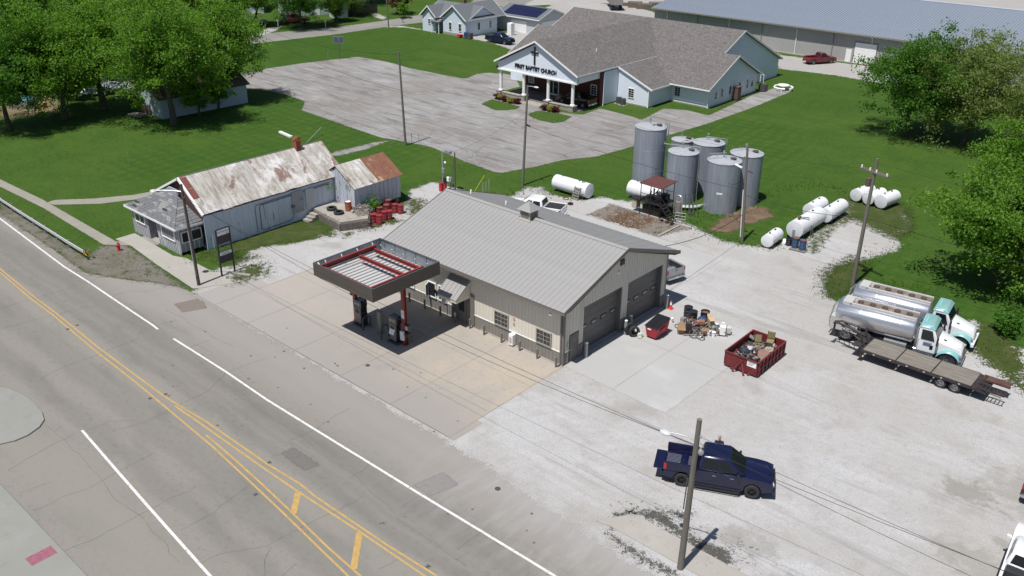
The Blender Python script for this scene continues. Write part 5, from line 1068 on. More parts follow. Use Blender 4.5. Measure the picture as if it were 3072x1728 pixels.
def pickup(label, loc, rz, paint, rim=RIM, cab='crew', bed='open', liner=None, tail_down=False, group=None, bumper=None, sunroof=False, name='pickup_truck', scale=1, suv=False, steps=False):
    t = T(name, label, 'pickup truck' if not suv else 'car', loc, rz, group)
    r = .405; wb = 1.86; belt = 1.16; L0, L1 = -2.88, 2.92
    cb0 = {'crew': -1.12, 'reg': -.15, 'ext': -.6}[cab]
    if suv: cb0 = -2.75
    def arch(xc, R_=.50, n=8): return [(xc + R_ * math.cos(PI - PI * k / n), .40 + R_ * math.sin(PI - PI * k / n)) for k in range(n + 1)]
    top = [(L1, .55), (L1 + .02, .85), (L1 - .06, 1.02), (L1 - .4, 1.11), (2.0, 1.17), (1.45, 1.19), (cb0, 1.17)]
    bz = .82 if not suv else 1.17
    prof = [(L0, .50)] + [(-wb - .5, .42)] + arch(-wb) + [(-wb + .55, .36), (wb - .55, .36)] + arch(wb) + [(wb + .55, .45)] + top + [(cb0 - .02, bz), (L0, bz)]
    mb = MB(); mb.prism(prof, 'y', -.99, .99)
    def taper(v):
        x, y, z = v
        k = 1 - .05 * max(0, z - .75) - .10 * max(0, x - 2.2) ** 1.2 - .05 * max(0, .5 - z)
        return (x, y * k, z)
    mb.v = [taper(v) for v in mb.v]
    body = mb.ob('body', paint, t, bevel=.085, smooth=50)
    # hood crown
    mb = MB(); mb.add([(1.38, -.72, 1.17), (2.55, -.66, 1.10), (2.75, 0, 1.12), (2.55, .66, 1.10), (1.38, .72, 1.17), (1.38, .45, 1.245), (1.38, -.45, 1.245), (2.4, .4, 1.185), (2.4, -.4, 1.185)],
                      [(0, 1, 8, 6), (6, 8, 7, 5), (5, 7, 3, 4), (1, 2, 8), (2, 7, 8), (2, 3, 7)]); mb.ob('hood', paint, t, smooth=60)
    # cab
    rb0 = cb0 + (.22 if not suv else .35); A = [(cb0, -.94, 1.16), (1.5, -.90, 1.16), (1.5, .90, 1.16), (cb0, .94, 1.16)]; B = [(rb0, -.72, 1.92), (.50, -.70, 1.93), (.50, .70, 1.93), (rb0, .72, 1.92)]
    mb = MB(); mb.add(A + B, [(0, 1, 5, 4), (1, 2, 6, 5), (2, 3, 7, 6), (3, 0, 4, 7), (4, 5, 6, 7), (3, 2, 1, 0)]); mb.ob('cab', paint, t, bevel=.12, smooth=50)
    for s_, q in ((-1, (A[0], A[1], B[1], B[0])), (1, (A[2], A[3], B[3], B[2]))):
        cuts = ((.09, .475), (.54, .80)) if cab == 'crew' or suv else ((.12, .74),)
        if suv: cuts = ((.06, .30), (.33, .57), (.60, .84))
        for a, b in cuts:
            if s_ > 0: a, b = 1 - b, 1 - a
            mb = MB(); fq(mb, *q, a, b, .16, .78, .006); mb.ob('side_window', CGL, t, smooth=0)
        mb = MB(); mb.box((1.05, s_ * 1.10, 1.26), (.13, .22, .17), rz=-s_ * .2).box((1.08, s_ * .98, 1.2), (.05, .12, .04)); mb.ob('mirror', BLACK if paint is not PW_ else paint, t, smooth=0, bevel=.02)
        for xh in ((-.2, .75) if cab == 'crew' else (.55,)):
            mb = MB(); mb.bx(xh - .09, xh + .09, *sorted((s_ * .985, s_ * 1.01)), 1.0, 1.03); mb.ob('door_handle', CHROME, t, smooth=0)
        for xh in ((-.98, .10, 1.22) if cab == 'crew' else (-.05, 1.22)):
            mb = MB(); mb.bx(xh - .011, xh + .011, *sorted((s_ * .975, s_ * .992)), .45, 1.12); mb.ob('door_seam', BLACK, t, smooth=0)
        mb = MB(); mb.bx(-1.2, 1.25, *sorted((s_ * .96, s_ * 1.08)), .34, .40)
        if steps: mb.tube([(-1.25, s_ * 1.0, .33), (-1.15, s_ * 1.13, .30), (1.15, s_ * 1.13, .30), (1.25, s_ * 1.0, .33)], .035, 6)
        mb.ob('running_board', BLACK, t, smooth=0)
        mb = MB(); mb.bx(L0 - .015, L0 + .14, *sorted((s_ * .86, s_ * .985)), .92 if not suv else .95, 1.26); mb.ob('tail_lamp', REDL, t, smooth=0, bevel=.015)
        mb = MB(); mb.box((L1 - .10, s_ * .77, .93), (.22, .26, .15), rz=-s_ * .25); mb.ob('headlight', HEADL, t, smooth=0, bevel=.02)
    mb = MB(); fq(mb, A[1], A[2], B[2], B[1], .06, .94, .10, .92, .006); mb.ob('windshield', CGL, t, smooth=0)
    mb = MB(); fq(mb, A[3], A[0], B[0], B[3], .10, .90, .25, .88, .006); mb.ob('rear_window', CGL, t, smooth=0)
    if sunroof: mb = MB(); mb.bx(rb0 + .25, .5, -.5, .5, 1.9, 1.912); mb.ob('sunroof', CGL, t, smooth=0)
    if not suv:
        LIN = liner or M('black bed liner', (.025, .025, .028), .6, a=.3)
        mb = MB()
        for s_ in (-1, 1): mb.bx(L0, cb0 - .03, *sorted((s_ * .83, s_ * .965)), .80, 1.33)
        mb.bx(cb0 - .09, cb0 - .03, -.83, .83, .82, 1.33); mb.ob('bed_side', paint, t, smooth=0, bevel=.03)
        mb = MB(); mb.bx(L0 + .05, cb0 - .1, -.825, .825, .822, .835)
        for s_ in (-1, 1): mb.bx(L0 + .05, cb0 - .1, *sorted((s_ * .815, s_ * .829)), .83, 1.24).bx(-wb - .45, -wb + .45, *sorted((s_ * .73, s_ * .829)), .83, .98)
        if bed == 'open':
            mb.ob('bed_liner', LIN, t, smooth=0); mb = MB()
            for k in range(11): yk_ = -.58 + k * .116; mb.bx(L0 + .05, cb0 - .1, yk_ - .02, yk_ + .02, .835, .855)
        mb.ob('bed_liner' if bed != 'open' else 'bed_rib', M('grey bed ribs', (.20, .21, .25), .35, m=.4) if bed == 'open' else (LIN if bed != 'paint' else paint), t, smooth=0)
        if tail_down:
            mb = MB(); mb.bx(L0 - .58, L0 - .01, -.82, .82, .76, .84)
            tg = mb.ob('tailgate', paint, t, smooth=0, bevel=.02); mb = MB(); mb.bx(L0 - .55, L0 - .03, -.75, .75, .84, .848)
            for k in range(13): yk_ = -.72 + k * .12; mb.bx(L0 - .55, L0 - .03, yk_ - .02, yk_ + .02, .848, .862)
            mb.ob('tailgate_liner', LIN, tg, smooth=0)
        else:
            mb = MB(); mb.bx(L0 - .01, L0 + .06, -.83, .83, .70, 1.26); tg = mb.ob('tailgate', paint, t, smooth=0, bevel=.02)
            mb = MB(); mb.bx(L0 - .02, L0 - .01, -.12, .12, 1.12, 1.17); mb.ob('handle', BLACK, tg, smooth=0)
        if bed == 'cover': mb = MB(); mb.bx(L0 + .07, cb0 - .1, -.82, .82, 1.24, 1.275); mb.ob('bed_cover', LIN, t, smooth=0, bevel=.01)
        if bed == 'box': mb = MB(); mb.bx(cb0 - .62, cb0 - .12, -.8, .8, 1.0, 1.38); mb.ob('tool_box', LIN, t, smooth=0, bevel=.02)
    bp = bumper or paint
    mb = MB(); mb.bx(L0 - .16, L0 + .02, -.92, .92, .46, .66); mb.ob('rear_bumper', bp, t, smooth=0, bevel=.04)
    mb = MB(); mb.bx(L1 - .05, L1 + .12, -.88, .88, .38, .62); mb.ob('front_bumper', bp, t, smooth=0, bevel=.05)
    mb = MB(); mb.bx(L1 - .03, L1 + .045, -.60, .60, .66, 1.0); gr = mb.ob('grille', BLACK, t, smooth=0, bevel=.02)
    mb = MB(); mb.bx(L0 - .17, L0 - .155, -.15, .15, .50, .62); mb.ob('licence_plate', WHITEP, t, smooth=0)
    for x in (-wb, wb):
        for s_ in (-1, 1): wheel(t, x, s_ * .87, r, .27, rim, side=-s_)
    mb = MB(); mb.bx(-2.3, 2.3, -.75, .75, .3, .55); mb.ob('chassis', BLACK, t, smooth=0)
    if scale != 1: t.scale = (scale,) * 3
    return t
PW_ = M('white car paint', (.74, .75, .76), .25, a=.02, coat=.6)
NAVY = M('deep navy car paint', (.005, .007, .034), .28, a=.05, coat=.35); SILV = M('silver car paint', (.36, .37, .39), .28, m=.5, a=.04, coat=.6)
DRED = M('dark red car paint', (.14, .006, .012), .25, a=.05, coat=.7); BLKP = M('black car paint', (.010, .010, .013), .25, a=.1, coat=.7); DGRY = M('dark grey car paint', (.028, .03, .036), .3, a=.05, coat=.6)
nvt = pickup('dark navy crew cab pickup with lowered tailgate on the white gravel by the roadside pole', (14.06, -3.88, 0.01), .452, NAVY, rim=RIMB, tail_down=True, bed='open', steps=True, liner=M('navy bed paint', (.008, .009, .04), .3, coat=.3))
nvt.scale = (1, 1.02, 1.07)
pickup('white crew cab pickup with sunroof and black bed cover parked behind the service station', (-19.6, 20.0, .01), math.radians(199), PW_, bed='cover', sunroof=True)
pickup('silver pickup with empty bed poking out behind the rear corner of the service station', (-4.32, 17.0, .01), math.radians(166), SILV, bed='open', bumper=CHROME)
pickup('dark red regular cab pickup parked in front of the long warehouse', (-30.6, 106.0, .02), math.radians(60), DRED, cab='ext', bed='paint', scale=.92)
pickup('dark grey pickup half hidden by the tree near the white roller door', (-19.7, 107.0, .02), math.radians(58), DGRY, cab='ext', bed='cover', scale=.95)
pickup('dark blue pickup parked on the drive beside the white cottage', (-80.9, 81.8, .02), 0.05, M('dark blue car paint', (.008, .012, .05), .25, coat=.6), cab='crew', bed='cover', scale=.97)
pickup('black pickup parked in the shade under the church porch', (-42.7, 55.7, .07), PI, BLKP, bed='open', bumper=CHROME, scale=.97)
pickup('maroon pickup cut off by the right edge of the photo, tail lamp towards the road', (27.95, 8.3, .01), math.radians(88), M('maroon car paint', (.05, .008, .014), .25, coat=.6), bumper=CHROME)
pickup('white pickup cut off at the bottom right corner, black side mirrors folded out', (28.72, -.45, .01), math.radians(95), PW_, bed='box')
pickup('dark red sport utility car parked under the trees across the side street', (-125.3, 68.6, .01), math.radians(45), DRED, suv=True, name='parked_car')
pickup('dark car in deep shade beside the blue house at the far left street', (-128.0, 60.5, .01), math.radians(60), BLKP, suv=True, name='parked_car')

# fuel tanker trucks
ALU = M('polished aluminium', (.60, .61, .65), .30, m=.85, a=.12, s=1.2, st=(.3, 1, 1)); TEAL = M('pale teal truck paint', (.21, .42, .43), .3, a=.04, coat=.5); TWH = M('white truck paint', (.74, .76, .78), .25, a=.03, coat=.6)
RWALK = M('rusty brown walkway', (.17, .13, .115), .8, a=.3, s=4, c2=(.33, .31, .29), th=.55)
def tanker(label, loc, rz, far):
    t = T('tanker_truck', label, 'tanker truck', loc, rz, 'aluminium tank trucks parked side by side')
    # origin mid-truck; front at +x 4.1, rear at -4.5
    mb = MB(); n = 28; st_ = [(-4.2, .94), (-4.12, 1.0), (.95, 1.0), (1.05, .94)]; vs = []
    W2, H2, zc = 1.18, .88, 1.80
    def ring(x, k): return [(x, W2 * k * math.copysign(abs(math.cos(a)) ** .75, math.cos(a)), zc + H2 * k * math.copysign(abs(math.sin(a)) ** .75, math.sin(a))) for a in [2 * PI * i / n for i in range(n)]]
    for x, k in st_: vs += ring(x, k)
    fs = [(j * n + i, j * n + (i + 1) % n, (j + 1) * n + (i + 1) % n, (j + 1) * n + i) for j in range(3) for i in range(n)] + [tuple(range(n))[::-1], tuple(range(3 * n, 4 * n))]
    mb.add(vs, fs); tk = mb.ob('tank', ALU, t, smooth=40)
    mb = MB()
    for x in (-2.6, -1.2, .1): mb.add(ring(x, 1.006) + ring(x + .05, 1.006), [(i, (i + 1) % n, n + (i + 1) % n, n + i) for i in range(n)])
    mb.ob('tank_band', ALU, tk)
    mb = MB(); mb.bx(-3.3, .95, -.46, .46, 2.62, 2.70); wk = mb.ob('walkway', RWALK, t, smooth=0)
    for s_ in (-1, 1): mb = MB(); mb.bx(-3.45, 1.0, *sorted((s_ * .46, s_ * .60)), 2.5, 2.78); mb.ob('walkway_rail', M('dull white rail', (.44, .44, .43), .5, a=.1), t, smooth=0, bevel=.02)
    mb = MB(); mb.bx(-3.95, -3.3, -.60, .60, 2.5, 2.80); mb.ob('rear_catwalk', M('dull white rail'), t, smooth=0, bevel=.02)
    for k in range(5):
        x = -2.85 + k * .82; mb = MB(); mb.lathe([(.001, .0), (.10, .02), (.13, .09), (.21, .1), (.23, .0)], 14, Matrix.Translation((x, 0, 2.70))); mb.ob('manhole', M('brown hatch', (.11, .085, .07), .6, m=.2), wk)
    mb = MB(); mb.bx(-4.45, -2.55, -1.17, 1.17, .75, 1.75); mb.ob('rear_cabinet', M('dull white rail'), t, smooth=0, bevel=.03)
    mb = MB(); mb.box((-3.85, -1.185, 1.35), (.26, .01, .26), ry=PI / 4); mb.ob('placard', WHITEP, t, smooth=0)
    for s_ in (-1, 1): mb = MB(); mb.bx(-.75, .75, *sorted((s_ * .62, s_ * 1.15)), .45, .95); mb.ob('side_box', GALV, t, smooth=0, bevel=.03)
    mb = MB(); mb.bx(-4.4, 3.9, -.42, .42, .62, .85); mb.ob('chassis', BLACK, t, smooth=0)
    mb = MB(); mb.tube([(-4.5, -.75, .6), (-4.62, -.75, 1.2), (-4.45, -.75, 2.3), (-4.2, -.75, 2.75)], .03, 5).tube([(-4.5, -.4, .6), (-4.62, -.4, 1.2), (-4.45, -.4, 2.3), (-4.2, -.4, 2.75)], .03, 5)
    for k in range(6): z = .7 + k * .33; mb.tube([(-4.6 + (.02 * k), -.75, z), (-4.6 + .02 * k, -.4, z)], .02, 4)
    mb.ob('rear_ladder', GALV, t)
    # cab
    prof = [(1.35, .75), (2.62, .75), (2.62, 1.75), (2.25, 2.52), (1.95, 2.62), (1.45, 2.62), (1.35, 2.5)]
    mb = MB(); mb.prism(prof, 'y', -1.1, 1.1); mb.v = [(x, y * (1 - .08 * max(0, z - 1.7)), z) for x, y, z in mb.v]; cbn = mb.ob('cab', TWH, t, bevel=.06, smooth=50)
    mb = MB(); mb.add([(1.30, -1.05, 2.48), (2.34, -1.05, 2.50), (2.34, 1.05, 2.50), (1.30, 1.05, 2.48), (1.38, -.96, 2.70), (2.12, -.96, 2.70), (2.12, .96, 2.70), (1.38, .96, 2.70)], [(0, 1, 5, 4), (1, 2, 6, 5), (2, 3, 7, 6), (3, 0, 4, 7), (4, 5, 6, 7)]); ro = mb.ob('cab_roof', TEAL, t, bevel=.03, smooth=50)
    for k in range(5): mb = MB(); mb.bx(2.0, 2.08, -.5 + k * .25 - .04, -.5 + k * .25 + .04, 2.66, 2.71); mb.ob('roof_lamp', AMBER, ro, smooth=0)
    mb = MB(); mb.tube([(1.6, .35, 2.66), (1.6, .35, 2.76), (1.6, -.35, 2.76), (1.6, -.35, 2.66)], .015, 4); mb.ob('roof_rail', WHITEP, ro)
    mb = MB(); fq(mb, (2.62, -1.06, 1.78), (2.62, 1.06, 1.78), (2.25, 1.0, 2.50), (2.25, -1.0, 2.50), .05, .95, .04, .95, .012); mb.ob('windshield', CGL, t, smooth=0)
    for s_ in (-1, 1):
        q = [(1.45, s_ * 1.102, 1.62), (2.55, s_ * 1.102, 1.62), (2.22, s_ * 1.034, 2.45), (1.45, s_ * 1.034, 2.45)]
        if s_ > 0: q = [q[1], q[0], q[3], q[2]]
        mb = MB(); fq(mb, *q, .10, .90, .08, .9, .012); mb.ob('side_window', CGL, t, smooth=0)
        mb = MB(); mb.bx(1.42, 1.44, *sorted((s_ * 1.09, s_ * 1.108)), .8, 1.65); mb.bx(2.58, 2.6, *sorted((s_ * 1.09, s_ * 1.108)), .8, 1.6); mb.ob('door_seam', BLACK, t, smooth=0)
        mb = MB(); mb.bx(2.2, 2.4, *sorted((s_ * 1.1, s_ * 1.112)), 1.05, 1.35); mb.ob('door_vent_window', CGL, t, smooth=0)
        mb = MB(); mb.tube([(2.5, s_ * .98, 1.5), (2.62, s_ * 1.2, 1.55)], .02, 4).bx(2.56, 2.68, *sorted((s_ * 1.14, s_ * 1.34)), 1.5, 2.05); mb.ob('mirror', BLACK, t, smooth=0)
        mb = MB(); mb.cyl((1.25, s_ * .9, .9), (1.25, s_ * .9, 2.3), .08); mb.ob('exhaust_stack', CHROME, t) if s_ < 0 else None
        # teal fender flare
        mb = MB(); pts = []; nn = 12; 
        for i in range(nn + 1):
            a = PI * (1.06 - 1.12 * i / nn); rr_ = .66; pts.append((3.42 + rr_ * 1.12 * math.cos(a), .50 + rr_ * math.sin(a)))
        vs = []
        for (x, z) in pts: vs += [(x, s_ * .70, z + .12), (x, s_ * 1.17, z), (x, s_ * 1.19, z - .06)]
        mb.add(vs, [(3 * i + j, 3 * i + j + 1, 3 * i + j + 4, 3 * i + j + 3) for i in range(nn) for j in range(2)]); mb.ob('fender', TEAL, t, smooth=60)
        mb = MB(); mb.box((4.12, s_ * .82, 1.02), (.16, .24, .2), rz=-s_ * .4); mb.ob('headlight', HEADL, t, smooth=0, bevel=.03)
        mb = MB(); mb.cyl((1.2, s_ * .8, .62), (2.5, s_ * .8, .62), .26, n=16); mb.ob('fuel_cylinder', CHROME, t)
    # sloping hood
    hd = [(2.6, -.96, 1.70), (2.6, .96, 1.70), (4.12, .66, 1.28), (4.12, -.66, 1.28), (2.6, -.94, .8), (2.6, .94, .8), (4.22, .74, .7), (4.22, -.74, .7), (2.6, -.6, 1.86), (2.6, .6, 1.86), (4.0, .42, 1.44), (4.0, -.42, 1.44)]
    mb = MB(); mb.add(hd, [(8, 11, 10, 9), (0, 3, 11, 8), (1, 9, 10, 2), (3, 2, 10, 11), (0, 4, 7, 3), (1, 2, 6, 5), (3, 7, 6, 2), (4, 5, 6, 7), (0, 8, 9, 1, 5, 4)]); mb.ob('hood', TWH, t, bevel=.06, smooth=50)
    mb = MB(); mb.bx(4.16, 4.24, -.42, .42, .78, 1.25); mb.ob('grille', CHROME, t, smooth=0, bevel=.02)
    mb = MB(); mb.bx(4.1, 4.34, -1.1, 1.1, .42, .70); mb.ob('bumper', CHROME if not far else TWH, t, smooth=0, bevel=.05)
    mb = MB(); mb.box((3.0, -.6, 1.72), (.2, .03, .16)); mb.ob('hood_mirror', BLACK, t, smooth=0)
    for s_ in (-1, 1):
        wheel(t, 3.42, s_ * .98, .50, .28, CHROME, side=-s_, spokes=8)
        for x in (-2.0, -3.3): wheel(t, x, s_ * .9, .50, .46, RIM, side=-s_)
    return t
ta = tanker('aluminium tank truck with pale teal cab roof parked nearest the flatbed trailer', (15.62, 17.95, 0), .15, False)
tb = tanker('aluminium tank truck with pale teal cab roof parked farther out beside the grass', (15.45, 21.15, 0), .125, True)
TXB = M('blue grey door print', (.12, .15, .22), .6)
for k in range(4): mb = MB(); mb.bx(1.75, 2.3 - .08 * (k % 2), -1.115, -1.1, 1.48 - k * .07, 1.515 - k * .07); tag(mb.ob('door_lettering', TXB, ta, smooth=0))

# gooseneck flatbed trailer
tr_ = T('flatbed_trailer', 'long gooseneck flatbed trailer with weathered plank deck and folded ramps', 'trailer', (18.0, 15.42, 0), .01)
PLK = M('weathered deck plank', (.185, .168, .145), .9, a=.35, s=2.5, st=(.35, 4, 1), c2=(.10, .085, .07), th=.58, w=.08, bs=12)
x0, x1, hw_ = -3.5, 3.55, 1.02; secs = [(-3.5, -1.25), (-1.20, 1.05), (1.10, 3.55)]
for a, b in secs:
    for k in range(9):
        y = -hw_ + k * (2 * hw_ / 9); mb = MB(); dz_ = rnd.uniform(-.006, .006); mb.bx(a + .015, b - .015, y + .006, y + 2 * hw_ / 9 - .006, .87 + dz_, .92 + dz_); mb.ob('deck_plank', PLK, tr_, smooth=0)
TFR = M('black rusty frame', (.035, .028, .03), .6, a=.4, s=3, c2=(.13, .05, .03), th=.6)
for s_ in (-1, 1): mb = MB(); mb.bx(x0, x1, *sorted((s_ * (hw_ + .01), s_ * (hw_ + .09))), .72, .91); mb.ob('side_rail', TFR, tr_, smooth=0)
mb = MB()
for s_ in (-.45, .45): mb.bx(x0, x1, s_ - .05, s_ + .05, .48, .86)
for k in range(12): x = x0 + .1 + k * .62; mb.bx(x, x + .05, -hw_, hw_, .74, .84)
mb.bx(x0, x0 + .08, -hw_, hw_, .7, .93).bx(-1.24, -1.21, -hw_, hw_, .8, .925).bx(1.06, 1.09, -hw_, hw_, .8, .925); mb.ob('frame', TFR, tr_, smooth=0)
mb = MB()
for s_ in (-.42, .42): mb.tube([(x0 + .1, s_, .7), (x0 - .15, s_, 1.0), (x0 - .5, s_, 1.75), (x0 - 2.1, s_ * .5, 1.85), (x0 - 2.5, s_ * .3, 1.7)], .085, 6)
mb.tube([(x0 - .45, -.42, 1.2), (x0 - 1.9, -.25, 1.75)], .05, 5).tube([(x0 - .45, .42, 1.2), (x0 - 1.9, .25, 1.75)], .05, 5)
for k in range(5): x = x0 - .55 - k * .36; mb.tube([(x, -.38 + .03 * k, 1.78), (x - .3, .35 - .03 * k, 1.8)], .03, 4)
mb.bx(x0 - .75, x0 - .15, -.95, .95, .93, 1.0); mb.ob('gooseneck', TFR, tr_)
mb = MB(); mb.cyl((x0 - 2.45, 0, .75), (x0 - 2.45, 0, 1.8), .07).bx(x0 - 2.6, x0 - 2.3, -.1, .1, .7, .85); mb.ob('coupler', TFR, tr_)
for s_ in (-1, 1): mb = MB(); mb.bx(x0 - .1, x0 + .04, *sorted((s_ * .85, s_ * .98)), .05, 1.0).bx(x0 - .18, x0 + .14, *sorted((s_ * .78, s_ * 1.04)), 0, .05); mb.ob('landing_leg', TFR, tr_, smooth=0)
mb = MB(); mb.box((x0 - 1.2, -.44, 1.62), (1.1, .02, .2), ry=-.12); so2 = mb.ob('name_plate', TFR, tr_, smooth=0)
me_t = text('lettering', 'BULL-TRAC', tr_, (x0 - 1.2, -.46, 1.55), (PI / 2, .12, 0), .2, WHITEP, .004, .95)
for k in range(6): mb = MB(); mb.bx(x0 + .8 + k * 1.1, x0 + .92 + k * 1.1, -hw_ - .1, -hw_ - .088, .78, .85); mb.ob('reflector', M('pale reflector', (.6, .5, .48), .3), tr_, smooth=0)
for x in (1.75, 2.62):
    for s_ in (-1, 1): wheel(tr_, x, s_ * .84, .37, .30, GALV, side=-s_)
# dovetail and folded ramps
mb = MB(); mb.prism([(x1, .92), (x1 + .9, .72), (x1 + .9, .62), (x1, .70)], 'y', -hw_, hw_); mb.ob('dovetail', TFR, tr_, smooth=0)
for s_, lb in ((-1, 0), (1, 1)):
    y0, y1 = sorted((s_ * .32, s_ * .98)); mb = MB()
    mb.bx(x1 + .25, x1 + 1.95, y0, y0 + .06, .84, .98).bx(x1 + .25, x1 + 1.95, y1 - .06, y1, .84, .98)
    for k in range(8): x = x1 + .3 + k * .22; mb.bx(x, x + .06, y0 + .06, y1 - .06, .90, .94)
    mb.bx(x1 + .5, x1 + 1.9, y0 + .06, y1 - .06, .955, .975) if lb else None
    mb.ob('ramp', M('dark rusty ramp', (.09, .045, .035), .8, a=.3) if lb else TFR, tr_, smooth=0)
for k in range(2): mb = MB(); mb.tube([(x1 + .1, -.9 + k * .5, .8), (x1 + 1.7, -.5 + k * .5, .5)], .03, 5); mb.ob('brace', TFR, tr_)
# ------------------------------------------------------------ poles and wires
POLE = M('weathered pole wood', (.15, .135, .115), .9, a=.25, s=3, st=(6, 6, .4), c2=(.08, .07, .06), th=.6, bs=20)
POLED = M('dark creosote pole', (.075, .062, .05), .9, a=.25, s=3, st=(6, 6, .4), bs=20)
def upole(px, top_px, label, mat=POLE, r=.14):
    """pole from its foot to its top; both measured, so it may lean a little"""
    b = G(*px); lo, hi = 3., 14.
    for _ in range(40):
        m = (lo + hi) / 2; p = Vector((b.x, b.y, m)); d = p - CAM
        v = 864 - FPX * d.dot(U2) / d.dot(FW)
        if v > top_px[1]: lo = m
        else: hi = m
    tp = G(top_px[0], top_px[1], lo)
    t = T('utility_pole', label, 'utility pole', (b.x, b.y, 0), 0, 'wooden utility poles'); k = Vector((tp.x - b.x, tp.y - b.y, lo))
    mb = MB(); mb.cyl((0, 0, -.1), k, r, r * .68, 12); mb.ob('shaft', mat, t); t['h'] = lo
    return t, k, b
def on(k, f): return k * f
def streetlamp(t, k, f, dx, arm_len, rise=.5):
    a = k * f; d = Vector((dx[0], dx[1], 0)).normalized(); mb = MB()
    mb.tube([a, a + d * arm_len * .3 + UP * rise * .8, a + d * arm_len * .7 + UP * rise, a + d * arm_len + UP * rise * .8], .032, 6); arm = mb.ob('lamp_arm', GALV, t)
    mb = MB(); e = a + d * (arm_len + .18) + UP * rise * .6; mb.ball(e, .24, 10, (1.15 * abs(d.x) + .5 * abs(d.y), 1.15 * abs(d.y) + .5 * abs(d.x), .38)); mb.ob('lamp_head', M('grey lamp housing', (.50, .52, .53), .4), arm); return e
P = {}
P['front'] = upole((2041, 1705), (2099, 1258), 'grey wooden pole with curved street lamp standing on the kerb strip before the navy pickup', r=.17)
P['tall'] = upole((1217, 437), (1196, 155), 'slim wooden pole at the near corner of the church parking lot')
P['p3'] = upole((1568, 556), (1583, 256), 'plain wooden pole on the grass between the church lot and the white pickup')
P['p4'] = upole((2226, 726), (2243, 438), 'wooden pole with flood lamp in front of the upright tanks')
P['p5'] = upole((2557, 857), (2632, 476), 'wooden pole with a crossarm and transformer next to the tank trucks', r=.17)
P['light'] = upole((597, 856), (543, 553), 'dark wooden pole with long street lamp arm in front of the small peeling office', POLED, .14)
P['far'] = upole((756, 172), (738, 52), 'distant grey pole beside the side street, left end of the lawn', r=.12)
P['top'] = upole((1166, 84), (1156, -60), 'distant paired pole at the junction of the side street and the cottage drive', r=.13)
P['hs'] = upole((1477, 14), (1473, -30), 'thin distant pole behind the white cottage', r=.1)
t, k, b = P['front']; streetlamp(t, k, .86, (-.93, -.3), 1.25, .18)
mb = MB(); mb.ball(k * .80 + Vector((.2, .1, 0)), .16, 8).ball(k * .9 + Vector((.15, 0, 0)), .07, 8); mb.ob('insulator', GALV, t)
mb = MB(); mb.tube([k * .62 + Vector((-.16, -.1, 0)), k * .42 + Vector((-.18, -.12, 0))], .03); mb.ob('conduit', DKGREY, t)
t, k, b = P['light']; streetlamp(t, k, .93, (-.75, -.66), 2.0, .1); mb = MB(); mb.bx(-.3, .3, -.06, .06, k.z * .88 - .06, k.z * .88 + .06); o = mb.ob('bracket', DKGREY, t, (k.x * .88, k.y * .88, 0), smooth=0)
mb = MB(); mb.cyl((k.x * .1 + .05, k.y * .1 - .14, k.z * .1), (k.x * .55 + .02, k.y * .55 - .13, k.z * .55), .045); mb.ob('conduit', GALV, t)
t, k, b = P['p4']; mb = MB(); mb.tube([k * .55 + Vector((-.16, 0, 0)), k * .05 + Vector((-.19, 0, 0))], .05); mb.ob('conduit', WHITEP, t); mb = MB(); mb.box(k * .77 + Vector((-.75, 0, .1)), (.7, .18, .1), ry=.25); mb.ob('flood_lamp', WHITEP, t, smooth=0); mb = MB(); mb.box(k * .75 + Vector((.4, 0, 0)), (.45, .12, .1), ry=.2); mb.ob('bracket', DKGREY, t, smooth=0)
t, k, b = P['p5']
mb = MB(); c5 = k * .90; mb.box(c5 + Vector((0, -.12, 0)), (2.7, .1, .12), rz=-.35).box(c5 + Vector((0, .12, .0)), (2.7, .1, .12), rz=-.35); ca = mb.ob('crossarm', POLE, t, smooth=0)
mb = MB(); mb.cyl(k * .80 + Vector((-.3, -.1, -.1)), k * .80 + Vector((-.3, -.1, .55)), .19); mb.ob('transformer', M('rusty transformer', (.12, .07, .06), .6, a=.2), t)
for dx in (-1.2, -.4, .2, 1.2):
    mb = MB(); mb.cyl(c5 + Vector((dx * .94, -.12 - dx * .35, .06)), c5 + Vector((dx * .94, -.12 - dx * .35, .26)), .06); mb.ob('insulator', WHITEP, ca)
t, k, b = P['p3']; streetlamp(t, k, .99, (.95, .2), .8, .05); mb = MB(); mb.box(k * .62 + Vector((.35, 0, -.05)), (.5, .1, .14), ry=.15); mb.ob('splice_case', BLACK, t, smooth=0)
WIRE = M('black cable', (.02, .02, .022), .7)
def wire(a, b, sag, label, r=.009, n=14):
    a = Vector(a); b = Vector(b); mb = MB(); pts = []
    for i in range(n + 1):
        f = i / n; pts.append(a.lerp(b, f) - UP * sag * 4 * f * (1 - f))
    mb.tube(pts, r, 4); return tag(mb.ob('overhead_wire', WIRE), label, 'wire', 'overhead wires')
def tp(n, f=1.0): t, k, b = P[n]; return Vector((b.x, b.y, 0)) + k * f
wire(tp('tall', .97), tp('p3', .93), .35, 'overhead wire from the pole at the church lot corner to the plain pole, upper')
wire(tp('tall', .55), tp('p3', .66), .45, 'overhead wire between the church lot corner pole and the plain pole, lower strand')
wire(tp('p3', .93), tp('p4', .96), .5, 'overhead wire from the plain pole to the pole before the tanks, upper strand'); wire(tp('p3', .62), tp('p4', .55), .5, 'overhead wire from the plain pole to the pole before the tanks, lower strand', .016)
wire(tp('p4', .96), tp('p5', .93), .35, 'overhead wire between the tank pole and the crossarm pole, top'); wire(tp('p4', .50), tp('p5', .55), .4, 'overhead wire between the tank pole and the crossarm pole, low', .02)
wire(tp('p5', .97), Vector((52, 30, 9)), .8, 'overhead wire leaving the crossarm pole into the right hand trees, top'); wire(tp('p5', .55), Vector((52, 29, 5.2)), .8, 'overhead wire leaving the crossarm pole into the right hand trees, low', .02)
